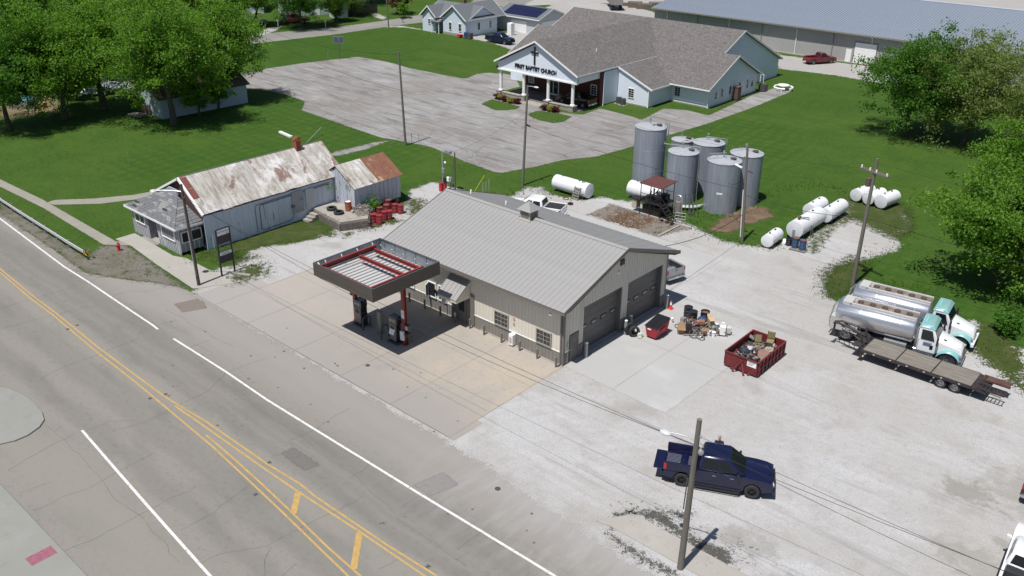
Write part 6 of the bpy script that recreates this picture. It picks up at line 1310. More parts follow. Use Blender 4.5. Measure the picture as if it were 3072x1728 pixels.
wire(tp('far', .9), tp('tall', .97), 1.2, 'long overhead wire across the lawn to the pole at the church lot corner', .018); wire(tp('far', .8), tp('tall', .6), 1.2, 'long lower overhead wire across the lawn and the church lot', .02)
wire(tp('tall', .96), Vector((-62, 50, 8)), .4, 'thin overhead wire from the church lot corner pole towards the left')
wire(tp('light', .9), tp('front', .84), 1.3, 'very long overhead wire above the apron between the two street lamp poles', .011)
wire(tp('light', .86), Vector((45, -6.5, 6.2)), 1.9, 'very long lower overhead wire along the roadside over the apron', .011)
wire(tp('front', .9), Vector((45, -8.0, 7.2)), .6, 'overhead wire from the front lamp pole to the lower right'); wire(tp('front', .86), Vector((45, -9.2, 6.6)), .6, 'second overhead wire from the front lamp pole to the lower right')
wire(tp('p3', .75), Vector((-30.5, 18.8, 4.0)), .5, 'service wire from the plain pole down to the meter post rack'); wire(tp('p4', .68), Vector((-6.2, 32.3, 3.3)), .3, 'black cable from the tank pole to the nearest upright tank', .02); wire(tp('p4', .3), Vector((-1, 13, 4.4)), .5, 'dark service cable from the tank pole to the rear of the service station', .025)

# ------------------------------------------------------------ roadside things
gr = T('guardrail', 'long white steel guardrail beside the highway with a striped end', 'guardrail', (0, 0, 0))
rl = [tuple(G(u, v, .65)) for u, v in ((-60, 560), (0, 597), (60, 636), (130, 680), (200, 724), (255, 757))]
mb = MB()
for i in range(len(rl) - 1):
    a, b = Vector(rl[i]), Vector(rl[i + 1]); d = (b - a); nn = Vector((d.y, -d.x, 0)).normalized()
    pr = [(.0, .14), (.07, .10), (.07, .04), (.02, 0), (.07, -.04), (.07, -.10), (0, -.14)]
    vs = [a + nn * u + UP * w for u, w in pr] + [b + nn * u + UP * w for u, w in pr]; mb.add(vs, [(j, j + 1, 8 + j, 7 + j) for j in range(6)])
mb.ob('beam', M('pale galvanised rail', (.46, .47, .48), .45, m=.2), gr)
L = 0
for i in range(len(rl) - 1):
    a, b = Vector(rl[i]), Vector(rl[i + 1]); n = max(1, int((b - a).length / 1.9))
    for j in range(n):
        p = a.lerp(b, j / n); mb = MB(); mb.box((p.x - .0, p.y + .12, .38), (.12, .18, .76)); mb.ob('post', GALV, gr, smooth=0)
e = Vector(rl[-1]); mb = MB(); mb.lathe([(.26, -.2), (.26, .2)], 12, Matrix.Translation(e + Vector((.1, .12, 0))), arc=PI * 2)
mb.ob('end_terminal', GALV, gr)
for k in range(5):
    mb = MB(); x = e.x + .1 + .265 * math.cos(-1.9 + k * .45); y = e.y + .12 + .265 * math.sin(-1.9 + k * .45); mb.box((x, y, e.z), (.02, .12, .4), rz=-1.9 + k * .45, rx=.45); mb.ob('stripe', M('sign yellow', (.65, .42, .02), .5) if k % 2 == 0 else BLACK, gr, smooth=0)
fh = T('fire_hydrant', 'red fire hydrant in the weedy strip beside the sidewalk', 'hydrant', tuple(G(358, 752)))
HR = M('hydrant red', (.42, .02, .03), .45, a=.15)
mb = MB(); mb.lathe([(.18, 0), (.18, .06), (.12, .07), (.12, .5), (.15, .52), (.15, .57), (.12, .6), (.11, .68), (.05, .76), (.03, .82), (.001, .82)], 14); mb.ob('body', HR, fh)
mb = MB(); mb.cyl((-.2, 0, .48), (.2, 0, .48), .055, n=10).cyl((0, -.2, .45), (0, 0, .45), .075, n=10); mb.ob('nozzle_cap', HR, fh)
sgp = G(668, 828); sg = T('price_sign', 'tall black frame price sign with two white lettered panels and gaps', 'sign', (-29.38, -7.05, 0), PI / 2 + .06)
for s_ in (-.62, .62): mb = MB(); mb.bx(s_ - .05, s_ + .05, -.06, .06, 0, 4.0); mb.ob('post', BLACK, sg, smooth=0)
SGB = M('black sign panel', (.02, .02, .028), .5, a=.2)
for z0, z1, m_ in ((3.45, 3.95, WHITEP), (2.78, 3.42, SGB), (1.75, 2.02, WHITEP), (1.1, 1.72, SGB)):
    mb = MB(); mb.bx(-.56, .56, -.04, .04, z0, z1); mb.ob('panel', m_, sg, smooth=0, bevel=.01)
mb = MB(); mb.bx(-.56, .56, -.05, .05, 3.96, 4.03).bx(-.56, .56, -.02, .02, 2.05, 2.08).bx(-.56, .56, -.02, .02, 2.72, 2.75); mb.ob('crossbar', BLACK, sg, smooth=0)
LT = M('sign lettering', (.08, .12, .16), .6)
text('lettering', 'Self Service', sg, (-.02, -.046, 3.68), (PI / 2, 0, 0), .24, LT, .003, 1.0); text('lettering', 'OIL', sg, (.33, -.046, 3.5), (PI / 2, 0, 0), .16, LT, .003)
text('lettering', 'DIESEL', sg, (0, -.046, 1.8), (PI / 2, 0, 0), .2, LT, .003, .8)
tag(MB().box((-28.6, -6.55, .06), (.28, 2.0, .1), rz=-1.1).ob('parking_block', CONC, smooth=0), 'short concrete wheel stop at the foot of the price sign', 'kerb block')
# pavement reflectors
mb = MB(); mb.bx(-.12, .12, -.09, -.04, 0, .02).bx(-.12, .12, .04, .09, 0, .02).bx(-.04, .04, -.04, .04, 0, .02); mm = mb.mesh('road_reflector', DKGREY, 0)
for q, l in (((232, 976), 'right of the double yellow line, far left'), ((203, 988), 'left of the double yellow line, far left'), ((497, 1183), 'right of the double line where it widens'), ((450, 1196), 'left of the double line where it widens'), ((808, 1388), 'by the upper end of the yellow hatching'), ((767, 1484), 'left of the yellow hatching start'), ((1284, 1700), 'right of the yellow lines, bottom of the photo')):
    p = G(*q); o = bpy.data.objects.new('road_reflector', mm); COL.objects.link(o); o.location = (p.x, p.y, .012); tag(o, 'small dark H shaped road reflector ' + l, 'road reflector', 'road reflectors')
mb = MB(); mb.cyl((0, 0, 0), (0, 0, .02), .16, n=14)
for q, l in (((1493, 1467), 'small round iron cover in the dusty apron'), ((1103, 1097), 'dark round stain cover in the tan concrete'),): p = G(*q); tag(mb.ob('valve_cover', DKGREY, None, (p.x, p.y, .018)), l, 'cover'); mb = MB(); mb.cyl((0, 0, 0), (0, 0, .02), .16, n=14)
# ------------------------------------------------------------ things near the garage doors
def drum(label, loc, mat, r=.29, h=.88, lid=None, tilt=0, group=None, name='steel_drum', rz=0, cat='drum', open_=False):
    t = T(name, label, cat, loc, rz, group); t.rotation_euler[0] = tilt
    mb = MB(); mb.lathe([(.001, 0), (r, 0), (r, h * .32), (r + .015, h * .34), (r, h * .36), (r, h * .64), (r + .015, h * .66), (r, h * .68), (r, h - .02), (r + .012, h)] + ([] if open_ else [(r - .03, h), (r - .03, h - .03), (.001, h - .03)]), 18); mb.ob('body', mat, t)
    if open_: mb = MB(); mb.lathe([(r - .01, h * .8), (.001, h * .78)], 18); mb.ob('contents', lid or BLACK, t)
    elif lid: mb = MB(); mb.lathe([(r - .03, h - .025), (.001, h - .02)], 18); mb.ob('lid', lid, t)
    return t
def tyre(label, loc, rot, r=.36, w=.24, group='loose tyres', name='tyre'):
    mb = MB(); h = w / 2; mb.lathe([(r * .58, -h * .75), (r * .66, -h), (r * .92, -h), (r, -h * .7), (r, h * .7), (r * .92, h), (r * .66, h), (r * .58, h * .75)], 24)
    for k in range(4): z = -h * .5 + k * h * .33; mb.lathe([(r * 1.002, z), (r * 1.012, z + .02), (r * 1.002, z + .04)], 24)
    o = mb.ob(name, RUBBER, None, loc); o.rotation_euler = rot; return tag(o, label, 'tyre', group)
tyre('black tyre leaning against the bollard between the garage doors, the one behind', (.68, 6.75, .45), (PI / 2 - .12, 0, 1.2), .43, .28); tyre('black tyre leaning in front, showing its grey hub side', (1.12, 6.72, .40), (PI / 2 - .12, 0, .95), .40, .28)
cn = T('traffic_cone', 'orange traffic cone with white collar beside the far garage door', 'cone', (.72, 12.15, .02)); mb = MB(); mb.bx(-.19, .19, -.19, .19, 0, .04); mb.ob('base', M('cone orange', (.62, .07, .03), .5), cn, smooth=0); mb = MB(); mb.cyl((0, 0, .04), (0, 0, .72), .13, .03, 14); mb.ob('cone', MC['cone orange'], cn); mb = MB(); mb.cyl((0, 0, .36), (0, 0, .58), .088, .055, 14); mb.ob('collar', WHITEP, cn)
dm = T('dumpster', 'red wheeled dumpster with closed black ribbed lid', 'dumpster', (2.25, 7.95, .02), .04)
DR = M('dumpster red', (.33, .015, .03), .4, a=.12, s=3, c2=(.2, .02, .03), th=.62)
mb = MB(); a_, b_, c_2, d_ = (-.38, .38, -.78, .78); mb.add([(a_, c_2, .14), (b_, c_2, .14), (b_, d_, .14), (a_, d_, .14), (-.52, -.85, .95), (.52, -.85, .95), (.52, .85, 1.15), (-.52, .85, 1.15)], [(3, 2, 1, 0), (0, 1, 5, 4), (1, 2, 6, 5), (2, 3, 7, 6), (3, 0, 4, 7), (4, 5, 6, 7)]); mb.ob('body', DR, dm, smooth=0, bevel=.02)
for s_ in (0, 1):
    mb = MB(); xa, xb = (-.54, -.01) if s_ == 0 else (.01, .54); mb.slab([(xa, -.9, 1.0), (xb, -.9, 1.0), (xb, .88, 1.22), (xa, .88, 1.22)], .04)
    for k in range(5): x = xa + .04 + k * .105; mb.slab([(x, -.88, 1.03), (x + .04, -.88, 1.03), (x + .04, .86, 1.25), (x, .86, 1.25)], .03)
    mb.ob('lid', BLACK, dm, smooth=0)
for s_ in (-1, 1): mb = MB(); mb.bx(*sorted((s_ * .5, s_ * .6)), -.4, .4, .6, .75); mb.ob('lift_pocket', DR, dm, smooth=0)
mb = MB(); mb.bx(-.3, -.02, -.86, -.845, .72, .82); mb.ob('label_plate', WHITEP, dm, smooth=0)
for x in (-.32, .32):
    for y in (-.65, .65): mb = MB(); mb.cyl((x - .03, y, .075), (x + .03, y, .075), .075, n=10); mb.ob('caster', BLACK, dm)
mb = MB()
for k in range(8): mb.box((1.55 + rnd.uniform(-.1, .1), 6.85 + rnd.uniform(-.12, .12), .18 + rnd.uniform(-.1, .12)), (.22, .16, .3), rz=rnd.uniform(0, 3), rx=rnd.uniform(-.5, .5))
tag(mb.ob('crumpled_sack', M('white and yellow plastic', (.6, .6, .5), .5, a=.2, c2=(.45, .5, .1), th=.6), smooth=0), 'crumpled white and yellow sack next to the leaning tyre', 'sack')
# heap of scrap next to the dumpster
CARD = M('cardboard', (.27, .165, .095), .85, a=.12)
def box_t(name, label, c, d, rz, mat, cat, flap=False, group=None):
    t = T(name, label, cat, (c[0], c[1], c[2]), rz, group); mb = MB(); mb.bx(-d[0] / 2, d[0] / 2, -d[1] / 2, d[1] / 2, 0, d[2]); mb.ob('carton', mat, t, smooth=0)
    if flap: mb = MB(); mb.box((0, -d[1] / 2 - .1, d[2] + .03), (d[0], .24, .012), rx=.3); mb.ob('flap', mat, t, smooth=0); mb = MB(); mb.box((0, d[1] / 2 + .08, d[2] + .08), (d[0], .24, .012), rx=.9); mb.ob('flap', mat, t, smooth=0)
    return t
def pallet(label, x, y, rz, w=1.2, d=1.0, z=0.02, n=6):
    t = T('pallet', label, 'pallet', (x, y, z), rz, 'wooden pallets')
    for k in range(n): yy = -d / 2 + .05 + k * (d - .1) / (n - 1); mb = MB(); mb.bx(-w / 2, w / 2, yy - .05, yy + .05, .10, .125); mb.ob('board', WOODG, t, smooth=0)
    for k in range(3): xx = -w / 2 + .04 + k * (w - .08) / 2; mb = MB(); mb.bx(xx - .04, xx + .04, -d / 2, d / 2, .0, .10); mb.ob('runner', WOODG, t, smooth=0)
    return t
pallet('wooden pallet under the heap of hoses and boxes near the dumpster', 4.0, 10.35, .75, 2.0, 1.5)
pallet('wooden pallet carrying the white buckets at the end of the scrap heap', 5.25, 11.5, .5, 1.2, 1.0)
drum('black plastic drum with lid, rearmost at the scrap heap', (2.35, 11.95, .02), BLACK, .32, .82, BLACK, group='black plastic drums', name='plastic_drum')
drum('black plastic drum with a pale spot on its lid, front middle of the scrap heap', (3.05, 11.45, .02), BLACK, .33, .88, BLACK, group='black plastic drums', name='plastic_drum')
drum('black plastic drum topped with brown scrap at the scrap heap', (3.55, 12.35, .02), BLACK, .33, .72, M('brown scrap', (.15, .08, .06), .8, a=.4, s=8), group='black plastic drums', name='plastic_drum', open_=True)
box_t('cardboard_box', 'open brown cardboard box at the front of the scrap heap', (3.35, 9.45, .03), (.55, .5, .42), .6, CARD, 'box', True, 'boxes in the scrap heap'); box_t('cardboard_box', 'tall pale cardboard box leaning at the back of the scrap heap', (4.55, 11.45, .1), (.4, .5, .75), .8, M('pale cardboard', (.46, .34, .22), .85), 'box', True, 'boxes in the scrap heap')
box_t('cardboard_box', 'orange brown box with cut out on the pallet corner', (4.75, 10.3, .14), (.4, .55, .3), -.5, CARD, 'box', False, 'boxes in the scrap heap'); box_t('cardboard_box', 'orange brown tilted box on top of the scrap heap', (4.2, 10.75, .55), (.42, .42, .25), .5, M('orange card', (.26, .12, .06), .8), 'box', False, 'boxes in the scrap heap')
box_t('metal_cabinet', 'small black cabinet standing among the scrap', (3.75, 9.75, .14), (.4, .45, .55), .6, BLACK, 'cabinet'); box_t('crate', 'red crate in the middle of the scrap heap', (3.95, 10.6, .14), (.5, .4, .45), .3, M('scrap red', (.28, .03, .05), .6, a=.3), 'crate'); box_t('crate', 'grey metal case beside the black drums', (2.6, 10.95, .03), (.45, .35, .35), .3, GALV, 'crate')
mb = MB(); mb.ball((3.95, 11.3, .62), .36, 10, (1, .8, .5)); tag(mb.ob('blue_bundle', M('dark blue cloth', (.02, .05, .12), .7, a=.3)), 'dark blue bundle lying on the scrap heap', 'bundle')
def coil(label, c, r, mat, turns=2.2, tilt=(0, 0, 0), w=.022):
    mb = MB(); mb.tube([(math.cos(t * .35) * (r + .03 * math.sin(t)), math.sin(t * .35) * (r + .02 * math.cos(t * 1.7)), .02 + .012 * t * .35 / 6.28) for t in range(int(turns * 18))], w, 5)
    o = mb.ob('hose_coil', mat, None, c); o.rotation_euler = tilt; return tag(o, label, 'hose', 'coiled hoses in the scrap heap')
coil('black hose coil hanging over the pallet front', (4.35, 9.55, .25), .34, DKGREY, 3, (.5, .2, 0)); coil('grey hose coil on the ground at the pallet tip', (4.65, 9.75, .14), .25, GALV, 3, (.3, -.2, 0)); coil('thin hose loop on the concrete beside the dumpster', (2.75, 10.1, .03), .3, DKGREY, 2); coil('dark brown hose coil before the black drums', (3.2, 10.8, .3), .42, M('brown hose', (.07, .035, .03), .6), 3, (.2, .1, 0), .03); coil('small hose loop lying beyond the pallet edge', (4.95, 9.6, .04), .22, DKGREY, 2)
PL_ = ['long thin rod', 'grey metal block', 'black can', 'rusty bar', 'dark case', 'round grey canister']
for k in range(6):
    c = (3.4 + rnd.uniform(0, 1.3), 10.0 + rnd.uniform(0, 1.5), .2 + rnd.uniform(0, .3)); mt_ = rnd.choice([GALV, BLACK, RUSTRED, DKGREY, GALV])
    mb = MB()
    if k % 3 == 0: mb.cyl(c, (c[0] + rnd.uniform(-.5, .5), c[1] + rnd.uniform(-.5, .5), c[2] + rnd.uniform(0, .25)), .03)
    elif k % 3 == 1: mb.box(c, (rnd.uniform(.12, .4), rnd.uniform(.1, .3), rnd.uniform(.08, .25)), rnd.uniform(0, 3), rnd.uniform(-.6, .6))
    else: mb.cyl(c, (c[0], c[1] + .1, c[2] + .16), rnd.uniform(.07, .14))
    tag(mb.ob('scrap_piece', mt_, smooth=0), PL_[k] + ' lying in the scrap heap on the pallet by the dumpster', 'scrap', 'scrap pieces on the pallet heap')
def tangle(label_kind, c, sx, sy, n, h, name='scrap_tangle'):
    mb = MB(); mm_ = [GALV, BLACK, DKGREY, RUSTRED, M('scrap brown', (.14, .08, .05), .8), M('scrap grey'), DKGREY, CARD, M('dull olive', (.12, .11, .06), .7), M('grimy white', (.38, .37, .35), .7)]
    for k in range(n):
        mb.use(rnd.choice(mm_)); q = Vector(c) + Vector((max(-1.7, min(1.7, rnd.gauss(0, 1))) * sx, max(-1.7, min(1.7, rnd.gauss(0, 1))) * sy, 0)); z = rnd.uniform(.02, h) * max(.2, 1 - ((q.x - c[0]) / (2.2 * sx)) ** 2 - ((q.y - c[1]) / (2.2 * sy)) ** 2); q.z = c[2] + z
        if k % 2: mb.tube([q, q + Vector((rnd.uniform(-.2, .2), rnd.uniform(-.2, .2), rnd.uniform(-.05, .15))), q + Vector((rnd.uniform(-.35, .35), rnd.uniform(-.35, .35), rnd.uniform(-.05, .1)))], rnd.uniform(.008, .025), 4)
        else: mb.box(q, (rnd.uniform(.04, .22), rnd.uniform(.03, .16), rnd.uniform(.02, .12)), rnd.uniform(0, 3), rnd.uniform(-.8, .8), rnd.uniform(-.6, .6))
    return tag(mb.ob(name, None, smooth=0), kind='stuff')
M('scrap grey', (.3, .29, .28), .6)
tangle('', (3.95, 10.7, .12), .55, .5, 260, .62); tangle('', (5.4, 11.3, .12), .4, .4, 60, .35); tangle('', (9.2, 9.35, .72), .52, .92, 240, .36); tangle('', (-31.0, 8.2, .9), .6, .45, 180, .3); tangle('', (-28.9, 7.4, .0), .2, .25, 60, .7)
def bucket(label, loc, mat=WHITEP, r=.15, h=.36, rz=0):
    t = T('bucket', label, 'bucket', loc, rz, 'white buckets'); mb = MB(); mb.lathe([(.001, 0), (r * .88, 0), (r, h), (r * .9, h), (r * .85, h - .05), (.001, h - .05)], 14); mb.ob('body', mat, t); mb = MB(); mb.lathe([(r, h - .07), (r + .015, h - .05), (r, h - .03)], 14); mb.ob('rim', GALV, t); return t
for q, l in (((5.0, 10.45, .02), 'nearest one at the front left of the group'), ((5.35, 10.55, .02), 'nearest one at the front middle'), ((5.0, 11.1, .14), 'silver banded one at the back left'), ((4.95, 11.6, .14), 'rearmost one with open top'), ((5.55, 11.15, .14), 'one in the centre of the pallet'), ((5.25, 12.0, .14), 'far one beside the pale box'), ((1.95, 10.3, .02), 'alone behind the dumpster')):
    bucket('white plastic bucket by the scrap heap, ' + l, q, WHITEP if 'silver' not in l else GALV)
box_t('white_carton', 'white carton stack standing on the bucket pallet corner', (5.75, 11.1, .14), (.4, .4, .62), .5, WHITEP, 'box'); box_t('white_carton', 'small white box leaning against the white carton stack', (6.0, 11.55, .14), (.3, .35, .45), .4, M('off white card', (.5, .5, .47), .7), 'box')
box_t('grey_tote', 'flat grey tote lying on top of the buckets', (5.5, 11.6, .52), (.5, .4, .12), .3, M('pale grey plastic', (.42, .43, .43), .5), 'tote')
# ------------------------------------------------------------ roll-off container full of scrap
ro_ = T('rolloff_container', 'dark red open roll-off container filled with scrap chairs and bags', 'container', (9.2, 9.35, .02), .01)
RC = M('container red', (.15, .018, .022), .6, a=.25, s=2.5, c2=(.07, .02, .02), th=.58)
hx, hy, hh = 1.2, 1.95, 1.12
mb = MB(); mb.bx(-hx, hx, -hy, hy, .12, .18); mb.ob('floor', RC, ro_, smooth=0)
for s_ in (-1, 1):
    mb = MB(); mb.bx(*sorted((s_ * (hx - .04), s_ * hx)), -hy, hy, .18, hh); mb.ob('side_wall', RC, ro_, smooth=0)
    mb = MB(); mb.bx(-hx, hx, *sorted((s_ * (hy - .04), s_ * hy)), .18, hh); mb.ob('end_wall', RC, ro_, smooth=0)
    mb = MB(); mb.bx(*sorted((s_ * (hx - .03), s_ * (hx + .07))), -hy - .05, hy + .05, hh, hh + .09); mb.ob('top_rail', RC, ro_, smooth=0, bevel=.015)
    mb = MB(); mb.bx(-hx, hx, *sorted((s_ * (hy - .03), s_ * (hy + .06))), hh, hh + .09); mb.ob('top_rail', RC, ro_, smooth=0, bevel=.015)
    for k in range(8): y = -hy + .12 + k * .53; mb = MB(); mb.bx(*sorted((s_ * hx, s_ * (hx + .08))), y - .05, y + .05, .15, hh); mb.ob('side_rib', RC, ro_, smooth=0)
    mb = MB(); mb.bx(*sorted((s_ * hx, s_ * (hx + .07))), -hy, hy, .58, .66); mb.ob('side_rib', RC, ro_, smooth=0)
    mb = MB(); mb.bx(*sorted((s_ * .55, s_ * .7)), -hy - .1, hy + .1, -.0, .12); mb.ob('skid', DKGREY, ro_, smooth=0)
for s_ in (-1, 1): mb = MB(); mb.tube([(s_ * .05, -hy - .02, .75), (s_ * .42, -hy - .32, .1)], .07, 6); mb.ob('hook_brace', RC, ro_)
mb = MB(); mb.bx(-.12, .12, -hy - .1, -hy, .7, .95); mb.ob('hook_plate', RC, ro_, smooth=0)
mb = MB(); mb.bx(.42, 1.08, -hy - .012, -hy - .002, .68, 1.08); npl = mb.ob('notice_plate', WHITEP, ro_, smooth=0)
for k in range(3): mb = MB(); mb.bx(.5, 1.0 - .1 * k, -hy - .016, -hy - .012, 1.0 - k * .1, 1.03 - k * .1); mb.ob('notice_line', DKGREY, npl, smooth=0)
RUB = M('mixed dark debris', (.035, .033, .036), .8, a=.6, s=6, c2=(.22, .2, .18), th=.6)
mb = MB(); n = 14
vs = [(-hx + .05 + (2 * hx - .1) * i / n, -hy + .05 + (2 * hy - .1) * j / n, .62 + .16 * noise.noise(Vector((i * .5, j * .5, 3)))) for j in range(n + 1) for i in range(n + 1)]
mb.add(vs, [(j * (n + 1) + i, j * (n + 1) + i + 1, (j + 1) * (n + 1) + i + 1, (j + 1) * (n + 1) + i) for j in range(n) for i in range(n)]); tag(mb.ob('loose_debris', RUB, None, (9.2, 9.35, .02)), kind='stuff')
def chair(label, loc, rot, mat):
    t = T('office_chair', label, 'chair', loc, 0, 'discarded chairs'); t.rotation_euler = rot
    mb = MB(); mb.box((0, 0, .4), (.5, .5, .07)); mb.ob('seat', mat, t, smooth=0, bevel=.02); mb = MB(); mb.box((0, .25, .75), (.5, .06, .5), rx=-.15); mb.ob('backrest', mat, t, smooth=0, bevel=.02)
    for x in (-.24, .24):
        for y in (-.22, .24): mb = MB(); mb.tube([(x, y, 0), (x, y, .55 if y < 0 else 1.05)], .016, 5); mb.ob('leg', DKGREY, t)
    return t
OLV = M('olive vinyl', (.21, .17, .08), .6, a=.1)
chair('olive backed chair standing up at the rear of the red container', (9.55, 10.75, .75), (.1, 0, .3), OLV); chair('second olive chair tipped in the middle of the red container', (9.1, 10.0, .6), (-.3, .2, .9), OLV)
CGO = [('trash_bag', 'black rubbish bag at the near end of the red container', (9.75, 8.1, .95), .32, BLACK), ('trash_bag', 'black rubbish bag beside the olive chair in the container', (9.75, 10.2, .95), .33, BLACK), ('trash_bag', 'dark bag on the left side of the container load', (8.7, 8.7, .85), .4, M('dark blue black cloth', (.015, .018, .03), .7))]
for n_, l, c, r, m_ in CGO:
    mb = MB(); mb.ball(c, r, 10, (1, .85, .75)); mb.v = [tuple(Vector(v) + Vector((noise.noise(Vector(v) * 5), noise.noise(Vector(v) * 5 + UP * 4), noise.noise(Vector(v) * 5 + UP * 9))) * .09) for v in mb.v]; tag(mb.ob(n_, m_), l, 'bag', 'dark bags in the red container')
mb = MB(); mb.cyl((9.95, 9.05, .9), (9.98, 9.0, 1.0), .42, n=18); tag(mb.ob('round_lid', M('dusty pink board', (.21, .115, .095), .7, a=.1)), 'round brownish pink table top lying in the red container', 'table top')
mb = MB(); mb.cyl((9.95, 9.85, .85), (9.95, 9.8, 1.05), .30, n=14).cyl((9.95, 9.8, 1.05), (9.95, 9.79, 1.1), .14, n=14); tag(mb.ob('cable_reel', M('beige reel', (.30, .26, .2), .7, a=.2)), 'beige round reel lying in the red container', 'reel')
mb = MB(); mb.box((8.95, 9.15, 1.0), (.45, .35, .08), .5, .3); tag(mb.ob('metal_sheet', M('pale blue grey panel', (.4, .44, .47), .5), smooth=0), 'pale grey panel on the load of the red container', 'panel')
mb = MB(); mb.box((9.7, 10.55, 1.0), (.6, .3, .05), -.5, .4).box((10.0, 10.4, 1.05), (.1, .5, .2), .4); tag(mb.ob('metal_scrap', M('scrap grey', (.3, .29, .28), .6), smooth=0), 'pale metal scrap at the far right of the red container', 'scrap')
CL_ = ['flat board', 'thin rod', 'small grey box', 'long grey tube', 'brown slab', 'dark stick', 'pale block', 'bent bar']
for k in range(8):
    c = (9.2 + rnd.uniform(-1, 1), 9.35 + rnd.uniform(-1.7, 1.7), .82 + rnd.uniform(0, .16)); mb = MB(); mt_ = rnd.choice([GALV, BLACK, DKGREY, DKGREY, CARD, M('scrap grey'), WOODG, OLV])
    if k % 2: mb.cyl(c, (c[0] + rnd.uniform(-.6, .6) * .6, c[1] + rnd.uniform(-.6, .6), c[2] + rnd.uniform(-.1, .3)), .025)
    else: mb.box(c, (rnd.uniform(.15, .45), rnd.uniform(.1, .4), rnd.uniform(.04, .2)), rnd.uniform(0, 3), rnd.uniform(-.5, .5))
    tag(mb.ob('scrap_piece', mt_, smooth=0), CL_[k] + ' among the load of the dark red container', 'scrap', 'scrap pieces in the red container')
# ------------------------------------------------------------ loading rack
rk = T('loading_rack', 'black oily steel loading rack with rust red roof in front of the tanks', 'loading rack', (-11.4, 28.3, 0))
OILB = M('oily black steel', (.018, .016, .015), .45, a=.5, s=4, c2=(.12, .09, .07), th=.62)
RR = M('rust red roof sheet', (.10, .035, .03), .7, a=.2, s=2)
mb = MB(); mb.slab([(-1.25, -1.3, 3.2), (1.3, -1.3, 3.15), (1.35, 1.25, 3.3), (-1.2, 1.25, 3.3)], .06); mb.ob('roof', RR, rk, smooth=0)
for x in (-1.1, 0, 1.15):
    for y in (-1.15, 1.1): mb = MB(); mb.tube([(x, y, 0), (x, y, 3.2)], .04, 6); mb.ob('post', OILB, rk)
mb = MB(); mb.bx(-1.5, 1.4, -1.2, 1.1, 1.35, 1.42); mb.ob('platform', OILB, rk, smooth=0)
mb = MB(); mb.tube([(-1.1, -1.15, 2.2), (1.15, -1.15, 2.2)], .03).tube([(-1.1, -1.15, 1.8), (1.15, -1.15, 2.5)], .03).tube([(-1.1, 1.1, 2.2), (1.15, 1.1, 2.2)], .03).tube([(0, -1.15, 1.4), (1.15, -1.15, 2.2)], .03); mb.ob('brace', OILB, rk)
mb = MB(); mb.bx(-2.1, -1.55, -1.1, -.4, .45, 1.35); mb.ob('pump_case', M('cream stained paint', (.45, .43, .33), .6, a=.2, c2=(.1, .09, .07), th=.6), rk, smooth=0, bevel=.05)
mb = MB(); mb.bx(-2.2, -1.1, -1.2, -.3, 1.35, 1.5).bx(-1.0, .9, -.9, .6, .1, 1.0).bx(.2, .9, .3, .9, 1.42, 2.0); mb.ob('machinery', OILB, rk, smooth=0, bevel=.04)
mb = MB()
for k in range(12): mb.tube([(rnd.uniform(-1.1, 1.1), rnd.uniform(-1, .9), .1), (rnd.uniform(-1.1, 1.1), rnd.uniform(-1, .9), 1.3), (rnd.uniform(-.8, 1.1), rnd.uniform(-.8, .9), rnd.uniform(1.6, 2.8))], rnd.uniform(.03, .06), 5)
mb.ob('pipework', OILB, rk)
mb = MB(); mb.tube([(1.5, .8, .2)] + [(1.9 + .42 * math.cos(a), .8, 1.7 + .45 * math.sin(a)) for a in (PI, 2.5, 1.9, 1.2, .6, 0)] + [(2.32, .8, .3)], .06, 8); mb.ob('pipe_hoop', GALV, rk)
mb = MB(); mb.cyl((1.9, .9, .2), (1.9, .9, 1.5), .33, n=14); mb.ob('vessel', M('grey brown vessel', (.22, .2, .18), .6, a=.2), rk)
mb = MB()
for s_ in (-.35, .35): mb.slab([(1.3, -.9 + s_, 1.4), (2.6, -.9 + s_, .1), (2.6, -.84 + s_, .1), (1.3, -.84 + s_, 1.4)], .12)
for k in range(5): x = 1.45 + k * .25; mb.bx(x, x + .22, -1.2, -.55, 1.2 - k * .26, 1.24 - k * .26)
mb.tube([(1.3, -1.25, 2.2), (2.6, -1.25, .9), (2.6, -1.25, .1)], .025, 5).tube([(1.3, -.55, 2.2), (2.6, -.55, .9), (2.6, -.55, .1)], .025, 5); mb.ob('stairs', OILB, rk, smooth=0)
mb = MB()
for (a, b) in (((2.7, -.9, .1), (2.7, -.9, 1.1)), ((3.6, -.5, .1), (3.6, -.5, 1.1)), ((2.7, -.9, 1.1), (3.6, -.5, 1.1)), ((2.7, -.9, .5), (3.6, -.5, .5)), ((2.7, -.9, .8), (3.6, -.5, .8)), ((3.0, -.77, .1), (3.0, -.77, 1.1)), ((3.3, -.63, .1), (3.3, -.63, 1.1))): mb.tube([a, b], .03, 5)
mb.ob('grate_gate', GALV, rk)
for k in range(12):
    mb = MB(); c = (rnd.uniform(1.2, 2.9), -1.6 + rnd.uniform(0, .9), .12); mb.lathe([(.06, -.05), (.15, -.05), (.15, .05), (.06, .05)], 10, Matrix.Translation(c) @ Matrix.Rotation(rnd.uniform(0, 1.5), 4, 'X')); mb.ob('pipe_fitting', OILB if k % 3 else RUSTY, rk)
for k in range(3): mb = MB(); y = 1.6 + k * .15; mb.tube([(2.3 + k * .3, y, .1), (1.9 + k * .3, y + .4, 2.0), (2.2 + k * .3, y + .5, 2.0), (2.9 + k * .3, y, .1)], .04, 5); mb.ob('pipe_frame', DKGREY, rk)
kb = MB(); kb.bx(-16.2, -6.8, 27.15, 27.35, 0, .16); tag(kb.ob('containment_kerb', CONC, smooth=0), kind='structure')
